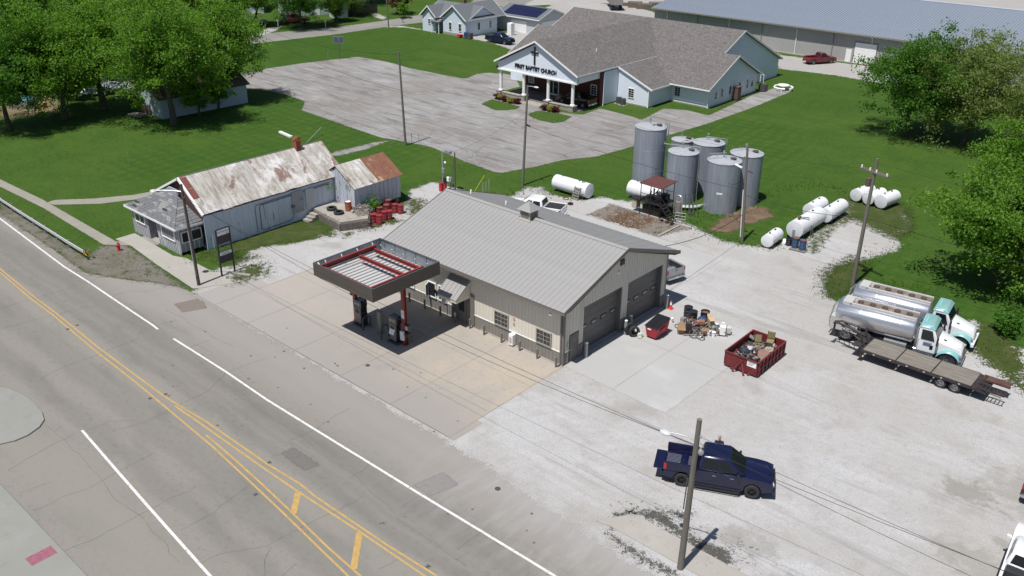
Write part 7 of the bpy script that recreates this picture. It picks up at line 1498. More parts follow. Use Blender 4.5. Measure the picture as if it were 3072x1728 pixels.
kb = MB(); kb.bx(-8.1, -7.9, 23.6, 27.1, 0, .12); tag(kb.ob('containment_kerb', CONC, smooth=0), kind='structure')
# ------------------------------------------------------------ horizontal white tanks
WT = M('white tank paint', (.66, .67, .70), .4, a=.06, s=1.5, c2=(.45, .45, .46), th=.66)
def htank(label, c, ang, r, L, mat=WT, bits='fill', group='white horizontal fuel tanks'):
    t = T('fuel_tank', label, 'tank', (c[0], c[1], 0), ang, group); z = r + .14; X = Matrix.Translation((-L / 2, 0, z)) @ Matrix.Rotation(PI / 2, 4, 'Y')
    mb = MB(); mb.lathe([(.001, -.05), (r * .7, -.035), (r, 0), (r, L), (r * .7, L + .035), (.001, L + .05)], 32, X); mb.ob('shell', mat, t, smooth=30)
    for x in (-L * .32, L * .32): mb = MB(); mb.prism([(-r * .7, 0), (r * .7, 0), (r * .75, z - r * .5), (-r * .75, z - r * .5)], 'x', x - .06, x + .06); mb.ob('saddle', DKGREY, t, smooth=0)
    for x in (-L * .33, L * .05, L * .36): MB().lathe([(r + .001, -.02), (r + .008, 0), (r + .001, .02)], 32, Matrix.Translation((x, 0, z)) @ Matrix.Rotation(PI / 2, 4, 'Y')).ob('weld_seam', mat, t)
    mb = MB(); mb.cyl((-L * .3, 0, z + r - .02), (-L * .3, 0, z + r + .16), .06).cyl((L * .2, 0, z + r - .02), (L * .2, 0, z + r + .1), .09); mb.ob('filler_cap', DKGREY, t); return t
h1 = htank('white horizontal tank with a wooden ladder leaning on it, behind the white pickup', (-20.7, 27.15), 0.0, .74, 4.3)
mb = MB(); mb.tube([(1.4, -.2, 1.45), (1.35, -.15, 1.75), (1.6, -.15, 1.75)], .05, 6).tube([(1.4, -.55, 1.3), (1.1, -.85, .3)], .02, 5).tube([(1.75, -.5, 1.2), (1.9, -.8, .2)], .02, 5); mb.ob('pump_hose', DKGREY, h1)
ld = T('wooden_ladder', 'short grey wooden ladder leaning against the white tank', 'ladder', (-19.5, 26.0, 0), -.1); ld.rotation_euler[0] = -.35
for s_ in (-.38, .38): mb = MB(); mb.bx(s_ - .03, s_ + .03, -.04, .04, 0, 1.35); mb.ob('rail', WOODG, ld, smooth=0)
for k in range(5): mb = MB(); mb.bx(-.4, .4, -.07, -.04, .1 + k * .26, .22 + k * .26); mb.ob('slat', WOODG, ld, smooth=0)
coil('red hose heap beside the wooden ladder', (-20.3, 25.6, .02), .3, M('red hose', (.3, .05, .07), .6), 4)
tyre('small dark tyre lying on gravel by the ladder', (-19.0, 24.7, .08), (0, 0, 0), .28, .12)
htank('white horizontal tank partly behind the rust red loading rack roof', (-14.2, 30.8), .02, .78, 3.8)
hb = [('small white tank lying alone left of the group near the gravel edge', (.40, 28.95), 1.64, .56, 2.3), ('long white tank with hoses and a red brown valve, drums at its end', (1.25, 33.9), 1.58, .80, 5.0), ('white tank at the back left of the trailer pad group', (-.05, 38.6), 1.57, .66, 2.8), ('white tank at the back right of the trailer pad group', (1.65, 38.8), 1.57, .68, 3.7),
      ('leftmost of the three white tanks at the grass edge', (1.6, 45.9), 1.42, .62, 2.7), ('middle of the three white tanks at the grass edge', (2.9, 45.7), 1.42, .6, 2.6), ('rightmost of the three white tanks at the grass edge', (4.2, 45.6), 1.42, .66, 2.6)]
HT = [htank(*a) for a in hb]
mb = MB(); mb.cyl((-1.9, 0, 1.68), (-1.9, 0, 2.0), .1); mb.box((-1.9, 0, 2.0), (.3, .25, .12)); mb.ob('valve', RUSTY, HT[1]); mb = MB(); mb.tube([(-1.7, -.1, 1.85), (-.9, -.5, 1.6), (-.8, -.85, .9), (-1.2, -1.0, .2), (-.6, -1.1, .15)], .035, 6).tube([(-1.7, .1, 1.9), (-.7, -.4, 1.7), (-.5, -.85, .8), (-.9, -1.1, .15)], .03, 6); mb.ob('hose', DKGREY, HT[1]); mb = MB(); mb.bx(-2.62, -2.38, -.12, .12, .3, .95); mb.ob('end_box', GALV, HT[1], smooth=0)
BLD = M('blue drum paint', (.03, .07, .15), .5, a=.2, s=3, c2=(.2, .08, .04), th=.62)
pallet('flat wooden pallet under the two blue drums', 2.75, 29.35, .1, 1.4, .8, .02)
drum('blue drum with orange rusty top, left one on the pallet', (2.35, 29.5, .145), BLD, .3, .9, RUSTY, group='blue drums on the pallet'); drum('blue drum with orange rusty top, right one on the pallet', (3.05, 29.45, .145), BLD, .3, .9, RUSTY, group='blue drums on the pallet')
drum('short black tub beside the blue drums', (1.6, 29.9, .02), BLACK, .3, .6, open_=True, name='tub', cat='tub')
for k in range(6): mb = MB(); mb.box((1.1 + rnd.uniform(-.3, .3), 29.9 + rnd.uniform(-.4, .7), .15), (.3, .25, .22), rnd.uniform(0, 3), rnd.uniform(-.3, .3)); tag(mb.ob('white_debris', WHITEP, smooth=0), 'white broken plastic piece between the white tanks', 'debris', 'white debris between the tanks')
# ------------------------------------------------------------ meter rack, posts
mr = T('meter_rack', 'electric meter rack with tall posts, grey boxes and a red canister behind the roof', 'meter rack', (-30.2, 19.0, 0))
for x, h in ((-.9, 4.2), (.9, 4.4)): mb = MB(); mb.tube([(x, 0, 0), (x, 0, h)], .06, 6); mb.ob('post', POLED if x > 0 else GALV, mr)
mb = MB(); mb.box((-.05, 0, 4.25), (.75, .35, .28)); mb.ob('lamp_box', GALV, mr, smooth=0)
for c, d, m_ in (((-.7, -.1, 2.2), (.35, .2, .5), GALV), ((-.5, -.1, 1.2), (.35, .2, .55), BLACK), ((.0, -.1, 1.45), (.3, .2, .45), WHITEP), ((.4, -.1, 1.5), (.3, .2, .5), GALV), ((.5, -.1, .9), (.5, .2, .4), DKGREY)): mb = MB(); mb.box(c, d); mb.ob('meter_box', m_, mr, smooth=0, bevel=.02)
mb = MB(); mb.ball((-.4, -.1, 3.1), .13, 8); mb.ob('lamp', WHITEP, mr); mb = MB(); mb.tube([(.85, .1, 4.3), (.6, -.6, 0)], .03, 5); mb.ob('guy', POLED, mr)
drum('red gas canister standing at the meter rack', (-31.1, 18.7, 0), HR, .2, .9, HR, name='gas_canister', cat='canister'); drum('dark red canister behind the other at the meter rack', (-30.7, 18.9, 0), DR, .2, .8, DR, name='gas_canister', cat='canister')
for q, h, l in (((1449, 586), 1.35, 'thin grey pipe post, left of three on the grass'), ((1458, 582), 1.35, 'thin grey pipe post, middle of three on the grass'), ((1467, 580), 1.5, 'thin grey pipe post, right of three on the grass')):
    p = G(*q); mb = MB(); mb.cyl((0, 0, 0), (0, 0, h), .035, n=6); tag(mb.ob('pipe_post', GALV, None, (p.x, p.y, 0)), l, 'post', 'thin pipe posts on the grass')
a = G(1420, 580); b = G(1452, 515, 2.1); tag(MB().tube([(a.x, a.y, 0), (a.x + 1.0, a.y + .6, 2.0)], .03, 5).ob('guy_guard', M('safety yellow', (.5, .5, .05), .5)), 'yellow guy wire guard slanting up from the grass', 'guy guard')
# church sign-board on a pole and stakes on the lawn
bb = T('notice_board', 'small dark double sign board on a slim pole at the far parking lot', 'sign', tuple(G(1020, 178)), .7); mb = MB(); mb.cyl((0, 0, 0), (0, 0, 3.3), .05); mb.ob('post', DKGREY, bb)
for s_ in (-.42, .42): mb = MB(); mb.bx(s_ - .36, s_ + .36, -.04, .04, 2.7, 3.7); mb.ob('board', M('blue grey board', (.07, .09, .14), .5), bb, smooth=0, bevel=.02); mb = MB(); mb.bx(s_ - .39, s_ + .39, -.03, .03, 2.66, 3.74); mb.ob('board_rim', GALV, bb, smooth=0)
for q, h, l in (((985, 178), 1.2, 'thin stake standing on the lawn left of the sign board'), ((388, 492), 1.3, 'thin stake in the wide lawn above the old shop'), ((1236, 430), 1.2, 'short metal stake by the pole at the church lot corner'), ((1256, 428), 1.0, 'second short metal stake by the pole at the church lot corner')):
    p = G(*q); mb = MB(); mb.cyl((0, 0, 0), (0, 0, h), .03, n=6).bx(-.05, .05, -.02, .02, h - .2, h); tag(mb.ob('stake', GALV, None, (p.x, p.y, 0), smooth=0), l, 'stake')
# satellite antenna / gutter piece above the shop chimney seen against the lawn
a = G(857, 406, 0); tag(MB().box((0, 0, .12), (2.9, .35, .2), -.12).ob('white_trough', WHITEP, None, (a.x, a.y, 0), smooth=0), 'long white trough lying on the lawn behind the old shop', 'trough')
p1_, p2_ = G(920, 428, .1), G(965, 402, .1); tag(MB().tube([p1_, (p2_.x, p2_.y, .9)], .05, 5).ob('fallen_pole', GALV), 'slanting grey rod sticking out of the lawn behind the old shop', 'rod')
# ------------------------------------------------------------ platform load and red drums
tyre('black tyre lying flat on the concrete platform, left one', (-33.05, 6.4, 1.02), (0, 0, 0), .47, .26); tyre('black tyre lying flat on the concrete platform, right one', (-31.75, 6.2, 1.02), (0, 0, 0), .47, .26)
ORD = M('faded orange drum', (.30, .09, .05), .7, a=.25, s=3, c2=(.40, .22, .16), th=.6)
drum('faded orange drum with pale lid standing on the platform', (-31.75, 7.35, .88), ORD, .3, .92, WHITEP, group='drums at the old shop'); bucket('small pale bucket beside the orange drum', (-30.95, 7.15, .88), M('cream plastic', (.5, .48, .4), .6), .13, .28)
box_t('green_machine', 'small green machine with a grey hood at the platform edge', (-33.2, 8.4, .88), (.5, .4, .6), .3, M('machine green', (.04, .13, .09), .5, a=.3), 'machine')
for k, (x, y, z, rz, rx) in enumerate(((-32.2, 9.0, .95, .4, .7), (-31.2, 8.6, .95, .9, .25), (-30.6, 8.0, .92, .5, .15), (-30.1, 7.6, .92, 1.2, .12))):
    p_ = pallet(('broken pallet propped steeply against the platform junk', 'broken pallet in the middle of the platform junk', 'flat broken pallet at the platform corner', 'splintered pallet lying over the platform edge')[k], x, y, rz, 1.1, .9, z, 5); p_.rotation_euler[0] = rx
BL_ = ['split grey board', 'short plank', 'white plastic strip', 'dark metal bar', 'broken slat', 'pale concrete chip']
for k in range(6):
    c = (-31.2 + rnd.uniform(-1.0, 1.2), 8.3 + rnd.uniform(-.9, .8), .95 + rnd.uniform(0, .25)); mb = MB()
    mb.box(c, (rnd.uniform(.1, .7), rnd.uniform(.05, .2), rnd.uniform(.03, .15)), rnd.uniform(0, 3), rnd.uniform(-.6, .6)); tag(mb.ob('scrap_piece', rnd.choice([GALV, WOODG, WOODG, DKGREY, WHITEP, CONC]), smooth=0), BL_[k] + ' in the junk pile on the old shop platform', 'scrap', 'scrap pieces on the platform')
for k in range(4):
    c = Vector((-28.8 + rnd.uniform(-.3, .3), 7.4 + rnd.uniform(-.4, .3), 0)); mb = MB(); mb.tube([c + UP * .05, c + Vector((rnd.uniform(-.3, .2), rnd.uniform(-.2, .3), rnd.uniform(.6, 1.0)))], .05, 6); tag(mb.ob('scrap_pipe', OILB), ('tallest', 'shortest', 'most tilted', 'rearmost')[k] + ' dark pipe leaning on the end of the loading platform', 'pipe', 'dark pipes leaning at the platform end')
RDR = M('weathered red drum', (.26, .03, .04), .55, a=.25, s=2.5, c2=(.30, .12, .09), th=.6)
for q, l in (((1122, 668), 'front row, leftmost, light top'), ((1138, 672), 'front row, second, nearest the drive'), ((1154, 660), 'front row, third, leaning behind'), ((1168, 658), 'front row, tall faded one with hoops'), ((1185, 638), 'rear group, upright beside the mast'), ((1202, 640), 'rightmost, with two dark hoops'), ((1165, 625), 'back row under the shed, orange rim'), ((1160, 640), 'middle, rusty open top'), ((1140, 648), 'middle row, mostly hidden, rusty top')):
    p = G(*q); drum('weathered red drum, ' + l, (p.x, p.y, 0), RDR, .3, .9, RUSTY if 'rusty' in l or 'orange' in l else RDR, group='red drums beside the side shed', rz=rnd.uniform(0, 3), tilt=rnd.uniform(-.05, .05))
# vines at the shop and shed corner
def leafy(name, pts, r, n, size, mat, label, cat, kind=None):
    mb = MB()
    for i in range(n):
        p = Vector(rnd.choice(pts)) + Vector((rnd.gauss(0, r), rnd.gauss(0, r), rnd.gauss(0, r))); p.z = max(.05, p.z)
        u = Vector((rnd.gauss(0, 1), rnd.gauss(0, 1), rnd.gauss(0, .6))).normalized(); v = u.orthogonal().normalized(); s_ = size * rnd.uniform(.6, 1.2); mb.add([p - u * s_, p + v * s_ * .6, p + u * s_, p - v * s_ * .6], [(0, 1, 2, 3)])
    return tag(mb.ob(name, mat, smooth=0), label, cat, kind=kind)
# ------------------------------------------------------------ person behind the navy pickup
def person(loc, rz, label):
    t = T('person', label, 'person', loc, rz)
    J = {'pel': (0, 0, .95, .15), 'wai': (0, .01, 1.12, .14), 'che': (0, .0, 1.34, .17), 'nec': (0, .02, 1.50, .065), 'nk2': (0, .03, 1.56, .058),
         'shl': (-.20, 0, 1.43, .075), 'ell': (-.27, .04, 1.16, .05), 'wrl': (-.22, .20, .98, .034), 'shr': (.20, 0, 1.43, .075), 'elr': (.27, .04, 1.16, .05), 'wrr': (.20, .22, 1.0, .034),
         'hil': (-.10, 0, .88, .105), 'knl': (-.11, .02, .50, .07), 'anl': (-.12, -.02, .10, .045), 'tol': (-.13, .14, .04, .04), 'hir': (.10, 0, .88, .105), 'knr': (.12, .02, .50, .07), 'anr': (.13, -.02, .10, .045), 'tor': (.14, .14, .04, .04)}
    E = 'pel-wai wai-che che-nec nec-nk2 che-shl shl-ell ell-wrl che-shr shr-elr elr-wrr pel-hil hil-knl knl-anl anl-tol pel-hir hir-knr knr-anr anr-tor'.split()
    ks = list(J); me = bpy.data.meshes.new('body'); me.from_pydata([J[k][:3] for k in ks], [tuple(ks.index(a) for a in e.split('-')) for e in E], [])
    o = bpy.data.objects.new('body', me); COL.objects.link(o); o.parent = t; sm = o.modifiers.new('skin', 'SKIN'); 
    if not me.skin_vertices: me.attributes.new('x', 'FLOAT', 'POINT')
    for i, k in enumerate(ks): me.skin_vertices[0].data[i].radius = (J[k][3], J[k][3] * .8)
    me.skin_vertices[0].data[0].use_root = True
    ss = o.modifiers.new('sub', 'SUBSURF'); ss.levels = ss.render_levels = 2
    bpy.context.view_layer.update(); m2 = bpy.data.meshes.new_from_object(o.evaluated_get(bpy.context.evaluated_depsgraph_get())); o.modifiers.clear(); o.data = m2
    m2.materials.clear(); SK = M('skin', (.40, .22, .16), .5, a=.05); NV = M('navy shirt', (.015, .02, .05), .8, a=.15); JN = M('dark jeans', (.03, .035, .055), .85, a=.15)
    for m_ in (NV, JN, SK): m2.materials.append(m_)
    for p in m2.polygons:
        z = p.center.z; x = abs(p.center.x); p.material_index = 2 if (z > 1.5 and x < .1) or (p.center.y > .10 and .9 < z < 1.14 and x > .14) else (0 if z > .93 else 1); p.use_smooth = True
    mb = MB(); mb.ball((0, .035, 1.69), .105, 14, (.76, .92, 1.12)); mb.ball((0, .135, 1.675), .018, 6).ball((-.08, .03, 1.68), .022, 6, (.5, 1, 1.4)).ball((.08, .03, 1.68), .022, 6, (.5, 1, 1.4)); mb.cyl((-.028, .128, 1.635), (.028, .128, 1.635), .007); mb.cyl((-.035, .125, 1.70), (-.03, .13, 1.70), .009).cyl((.03, .13, 1.70), (.035, .125, 1.70), .009); mb.ob('head', SK, t)
    mb = MB(); mb.ball((0, .018, 1.715), .108, 14, (.78, .90, .95)); mb.ob('hair', M('short greying hair', (.22, .17, .15), .8), t)
    for s_ in (-1, 1):
        mb = MB(); mb.ball((s_ * .21, .26, .985), .045, 8, (.6, 1, .45))
        for f in range(4): mb.tube([(s_ * .21 + (f - 1.5) * .016, .29, .985), (s_ * .21 + (f - 1.5) * .018, .335 - abs(f - 1.4) * .008, .98), (s_ * .21 + (f - 1.5) * .018, .355 - abs(f - 1.4) * .01, .955)], [.009, .008, .006], 6)
        mb.tube([(s_ * .21 - s_ * .03, .25, .985), (s_ * .21 - s_ * .055, .285, .975)], [.01, .008], 6); mb.ob('hand', SK, t)
    return t
person((13.15, -2.35, 0.01), 3.6, 'person with short hair in a navy shirt standing behind the navy pickup')

# ------------------------------------------------------------ trees
def leafmat(name, c1, c2, tr=.48):
    mt, nt, b = newmat(name); g = N(nt, 'ShaderNodeNewGeometry'); rp = g.outputs['Random Per Island']
    tc = N(nt, 'ShaderNodeTexCoord').outputs['Object']
    c = mixc(nt, rp, c1, c2); c = mixc(nt, mapr(nt, noise_n(nt, tc, 1.3, 4), .5, .66, 0, .5), c, tuple(min(1, x * 1.25) for x in c2)); c = mixc(nt, mapr(nt, noise_n(nt, tc, .45, 3), .4, .62, 0, .55), c, tuple(x * .75 for x in c1))
    nt.links.new(c, b.inputs['Base Color']); b.inputs['Roughness'].default_value = .55; b.inputs['Specular IOR Level'].default_value = .3
    t = N(nt, 'ShaderNodeBsdfTranslucent'); nt.links.new(mixc(nt, 1.0, c, (1.5, 1.6, .7), 'MULTIPLY'), t.inputs[0]); mx = N(nt, 'ShaderNodeMixShader', i={0: tr})
    nt.links.new(b.outputs[0], mx.inputs[1]); nt.links.new(t.outputs[0], mx.inputs[2]); nt.links.new(mx.outputs[0], nt.nodes['Material Output'].inputs[0]); return mt
LG = leafmat('maple leaves', (.10, .215, .022), (.17, .31, .040)); LD = leafmat('deep green leaves', (.06, .16, .020), (.11, .235, .030)); LY = leafmat('pale willow leaves', (.14, .20, .055), (.22, .28, .09)); LR = leafmat('red brown leaves', (.10, .05, .035), (.16, .085, .05)); LB = leafmat('brown olive leaves', (.10, .095, .035), (.15, .13, .06))
BARK = M('grey bark', (.085, .072, .06), .95, a=.35, s=5, st=(3, 3, .6), bs=14, bd=.03)
def tree_mesh(seed, H, R, n_cl, n_lf, size, leafm, low=.22, spread=.55, multi=1, clr=.8):
    rg = random.Random(seed); tips = []; tb = MB()
    zc = H * (low + 1) / 2; hz = H * (1 - low) / 2
    def branch(p, d, L, r, depth):
        n = 4; pts = [p]; q = p.copy(); dd = d.copy()
        for i in range(n):
            dd = (dd + Vector((rg.uniform(-.2, .2), rg.uniform(-.2, .2), rg.uniform(-.05, .18)))).normalized(); q = q + dd * L / n; pts.append(q.copy())
        tb.tube(pts, [r * (1 - .6 * i / n) for i in range(n + 1)], 6 if depth < 2 else 4, caps=False)
        if depth >= 3: tips.append(q); return
        for i in range(3 if depth else 5):
            k = rg.uniform(.45, 1); j = min(n - 1, int(k * n)); b = pts[j].lerp(pts[j + 1], k * n - j)
            a = rg.uniform(0, 2 * PI); out = Vector((math.cos(a), math.sin(a), rg.uniform(.1, .9))).normalized(); branch(b, (dd * .5 + out * .8).normalized(), L * rg.uniform(.55, .75), r * .45, depth + 1)
    for m in range(multi):
        a = rg.uniform(0, 6.28); lean = .28 if multi > 1 else .05
        branch(Vector((0, 0, -.1)), Vector((math.cos(a) * lean, math.sin(a) * lean, 1)).normalized(), H * .42, H * .022 + .06, 0)
    cl = []
    # crown volume: lobed ellipsoid, denser near its skin
    for i in range(n_cl):
        for _ in range(30):
            u = Vector((rg.gauss(0, 1), rg.gauss(0, 1), rg.gauss(0, 1))).normalized(); k = rg.uniform(.25, 1) ** .5
            lob = .80 + .62 * noise.noise(u * 1.9 + Vector((seed * 3.1, 0, 0))) + .34 * noise.noise(u * 4.2 + Vector((0, seed, 0)))
            p = Vector((u.x * R * k * lob, u.y * R * k * lob, zc + u.z * hz * k * lob))
            if p.z > H * low * .8: break
        cl.append((p, rg.uniform(.45, 1.2) * clr, u))
    tips2 = [(p, .6 * clr, (p - Vector((0, 0, zc))).normalized()) for p in tips if p.z > H * low]
    lf = []; fs = []
    for p, cr, u in cl + tips2[:40]:
        tb.tube([Vector((p.x * .35, p.y * .35, zc * .7 + (p.z - zc) * .3)), p.lerp(Vector((0, 0, p.z * .8)), .35) , p], [.045, .03, .012], 3, caps=False) if rg.random() < .3 else None
        for j in range(n_lf):
            g = Vector((rg.gauss(0, 1), rg.gauss(0, 1), rg.gauss(0, .62))); g *= min(1, 1.9 / max(.01, g.length)); g *= cr * .55; q = p + g
            nrm = (Vector((rg.gauss(0, 1), rg.gauss(0, 1), rg.gauss(.7, .8)))).normalized(); a = nrm.orthogonal().normalized(); a = Matrix.Rotation(rg.uniform(0, 6.28), 3, nrm) @ a; b = nrm.cross(a); s = size * rg.uniform(.6, 1.25)
            o = len(lf); tip = q + a * s; lf += [q - a * s, q + b * s * .62 - nrm * s * .12, tip, q - b * s * .62 - nrm * s * .12]; fs.append((o, o + 1, o + 2, o + 3))
    cm = bpy.data.meshes.new('crown'); cm.from_pydata([tuple(v) for v in lf], [], fs); cm.materials.append(leafm)
    return tb.mesh('trunk', BARK, 60), cm
PROT = {
 'a': tree_mesh(3, 16.5, 7.4, 430, 75, .155, LG, .10, multi=1, clr=1.35), 'b': tree_mesh(8, 16, 6.2, 370, 75, .155, LG, .12, multi=2, clr=1.3), 'c': tree_mesh(15, 14.5, 6.9, 390, 75, .155, LD, .10, clr=1.25),
 'w': tree_mesh(21, 12.5, 7.0, 360, 95, .125, LY, .08, multi=2, clr=1.4), 's': tree_mesh(30, 10.5, 6.8, 360, 75, .14, LG, .06, multi=3, clr=1.1), 'p': tree_mesh(40, 5, 2.4, 80, 55, .13, LG, .1, clr=.6), 'r': tree_mesh(41, 5, 2.6, 80, 45, .15, LR, .08, multi=3, clr=.7), 'o': tree_mesh(52, 10, 4.0, 90, 40, .14, LB, .2, multi=3, clr=.8), 'q': tree_mesh(60, 1.6, 1.1, 30, 50, .10, LD, .05, multi=4, clr=.35)}
def tree(kind, px, label, s=1.0, rz=0, name='maple_tree', loc=None, cat='tree', group='trees'):
    p = loc or G(*px); t = T(name, label, cat, (p[0], p[1], 0), rz, group); t.scale = (s, s, s); tr, cr = PROT[kind]
    inst(tr, 'trunk', t); inst(cr, 'crown', t); return t
tree('a', (522, 372), 'big maple with wide bright crown nearest the mown lawn, before the pale blue house', 1.03, .4)
tree('b', (692, 306), 'maple with slim forked trunks at the right end of the left hand row', .92, 1.5)
tree('b', (315, 328), 'forked maple in front of the little white porch on the left', .98, 2.9)
tree('a', (196, 358), 'twin trunk maple beside the straw coloured ground on the left', .95, 2.2)
tree('c', (32, 388), 'leaning maple at the left edge of the photo', .95, .8)
tree('a', (430, 240), 'maple crown rising behind the two left houses', .95, 3.7); tree('c', (100, 215), 'dark tree behind the dry yard, top left', 1.05, 1.1); tree('a', (250, 150), 'maple far back at the top left', 1.0, 5.2); tree('b', (560, 170), 'maple between the side street and the left houses', .95, 4.4); tree('a', (0, 140), 'maple at the top left corner', 1.0, 2.6); tree('c', (640, 105), 'dark tree above the grey pole by the side street', .8, 2.0); tree('b', (620, 300), 'maple hugging the pale blue house, right of the biggest one', .85, 5.0); tree('c', (350, 90), 'deep green tree in the second row at the top left', 1.1, 4.0); tree('a', (180, 80), 'bright tree in the last row at the top left', 1.1, .3)
tree('c', (2717, 408), 'broad dark green tree with a round shadow on the lawn before the warehouse', .93, .6)
tree('w', (2885, 435), 'pale willow like tree right of the broad dark tree', 1.08, .2, 'willow_tree'); tree('o', (2812, 385), 'sparse brownish tree between the dark tree and the willow', .8, 1.0, 'young_tree')
tree('s', None, 'bushy bright green tree on the right edge behind the tank trucks', 1.02, .5, loc=(17.8, 34.0)); tree('s', None, 'leafy tree at the right edge above the bushy one', 1.0, 2.4, loc=(14.5, 56.0)); tree('w', None, 'pale tree cut by the right edge behind the leafy one', .9, 2.2, 'willow_tree', loc=(13.0, 71.0))
tree('s', None, 'green tree at the far right edge beside the gravel', .8, 4.1, loc=(27.0, 30.0)); tree('q', (3020, 1000), 'small dark shrub on the grass at the right edge', 1.2, 0, 'shrub', cat='shrub', group='shrubs')
bgt = [((905, 84), 'c', .95, 'dark tree with thick trunk by the red car across the side street'), ((770, 78), 'a', .7, 'bright leafed tree above the mailboxes at the side street'), ((1010, 66), 'b', .55, 'small tree beside the white shed across the street'), ((1060, 48), 'w', .6, 'slim pale trunked tree before the wooden fence'), ((975, 30), 'c', .9, 'dark tree behind the blue grey house'), ((830, 20), 'w', .9, 'whitish green tree at the top left houses'), ((1115, 10), 'a', .8, 'tree behind the wooden fence at the top'), ((1340, -12), 'c', .9, 'dark tree behind the cottage, top edge'), ((1280, -15), 'a', .85, 'tree left of the dark one behind the cottage'), ((1440, -30), 'b', .9, 'tree at the top edge right of the cottage'), ((700, 20), 'c', 1.0, 'deep green tree at the top left street'), ((1200, -25), 'c', .8, 'tree at the top edge above the drive'), ((1540, -30), 'a', .8, 'tree at the top edge near the side street bend')]
for k, (q, kd, s, l) in enumerate(bgt): tree(kd, q, l, s, k * 1.3)
tree('p', (598, 346), 'leafy young tree before the pale blue house wall', 1.1, .4, 'young_tree'); tree('p', (655, 326), 'leafy young tree at the right corner of the pale blue house', 1.0, 2.4, 'young_tree'); tree('r', (1200, 42), 'round red brown shrub tree by the paired pole', 1.25, .4, 'shrub_tree'); tree('p', (1210, 55), 'little green tree at the drive opposite the cottage', .7, .4, 'young_tree'); tree('q', (1332, 88), 'clipped green bush at the cottage corner', 1.4, 1, 'shrub', cat='shrub', group='shrubs'); tree('p', (205, 320), 'leafy bush between the two left maples', .8, .1, 'shrub', cat='shrub', group='shrubs'); tree('p', (230, 300), 'light green bush by the little white porch', .9, 2, 'shrub', cat='shrub', group='shrubs'); tree('q', (420, 335), 'dark bush beside the brown deck', 1.6, 2, 'shrub', cat='shrub', group='shrubs'); tree('r', (1010, 58), 'dark brown bush before the white shed', .6, 2, 'shrub', cat='shrub', group='shrubs')
bq = {'r': leafmat('dark red shrub leaves', (.07, .012, .018), (.12, .02, .03), .2), 'y': leafmat('yellow green shrub leaves', (.20, .22, .03), (.30, .30, .05), .2)}
bms = {k: tree_mesh(70, .9, .62, 26, 60, .07, m_, .02, multi=3, clr=.28) for k, m_ in bq.items()}
for k, (x, y, kd, l) in enumerate(((220, 1020, 'r', 'leftmost, dark red'), (270, 1035, 'y', 'yellow green between two dark red ones at the left'), (340, 1060, 'r', 'dark red in the middle of the left bed'), (430, 1085, 'y', 'yellow green, right part of the left bed'), (525, 1095, 'r', 'dark red at the right end of the left bed'), (950, 1195, 'r', 'dark red, left one of the right bed'), (1030, 1210, 'y', 'yellow green in the right bed'), (1115, 1225, 'r', 'dark red, right one of the right bed'))):
    p = G(1450 + x * .19327, 100 + y * .19327); t = T('flower_bush', 'round shrub at the church porch, ' + l, 'shrub', (p.x, p.y, 0), k, 'round shrubs at the church porch'); inst(bms[kd][0], 'trunk', t); inst(bms[kd][1], 'crown', t)
leafy('vine', [(-34.4, 8.9 + .1 * i, 1.6 + .12 * i) for i in range(8)] + [(-33.6, 8.6, 2.9), (-32.6, 8.2, 2.9), (-34.3, 8.3, 2.4), (-34.4, 7.4, 2.6)], .22, 900, .07, LD, 'dark vine creeping up the corner between the old shop and the side shed', 'vine')
leafy('weed_bush', [(-31.4, 9.6, .9), (-31.2, 9.4, .6), (-31.0, 9.9, 1.1)], .35, 700, .09, LD, 'green weed bush growing beside the side shed wall', 'weeds')
# grass tufts and weeds along gravel rims and walls
tuft = MB()
def tufts(poly_px, n, h=.22):
    pts = PX(poly_px)
    for i in range(n // 3):
        a, b = rnd.choice(list(zip(pts, pts[1:]))); f = rnd.random(); c = Vector((a[0] + (b[0] - a[0]) * f + rnd.gauss(0, .6), a[1] + (b[1] - a[1]) * f + rnd.gauss(0, .6), .0))
        for j in range(3):
            an = rnd.uniform(0, 6.28); w = Vector((math.cos(an), math.sin(an), 0)) * .03; top = c + Vector((rnd.gauss(0, .06), rnd.gauss(0, .06), h * rnd.uniform(.25, .7))); tuft.add([c - w, c + w, top], [(0, 1, 2)])
tufts([(560, 800), (625, 755), (740, 715), (860, 672), (910, 668)], 900); tufts([(1020, 705), (1100, 685), (1200, 650), (1260, 600)], 500); tufts([(1420, 590), (1533, 589), (1580, 562), (1648, 583), (1742, 600)], 700, .3); tufts([(2061, 662), (2108, 690), (2176, 722), (2280, 738), (2340, 735)], 700, .3); tufts([(2100, 640), (2160, 650), (2220, 650), (2270, 615)], 400, .3)
tufts([(2471, 890), (2500, 816), (2576, 789), (2690, 740), (2720, 660)], 800, .3); tufts([(2500, 900), (2600, 850), (2750, 860), (2900, 1000), (3060, 1100)], 900, .3); tufts([(1895, 540), (2000, 545)], 60); tufts([(300, 760), (420, 800), (480, 830)], 300, .15); tufts([(690, 845), (740, 800), (790, 790)], 250, .2); tufts([(1850, 1545), (1960, 1530), (2045, 1590), (2150, 1670)], 350, .12); tufts([(2270, 590), (2370, 560), (2500, 560), (2560, 600)], 600, .35)
tag(tuft.ob('grass_tufts', leafmat('grass blades', (.06, .11, .015), (.11, .16, .03), .3), smooth=0), kind='stuff')
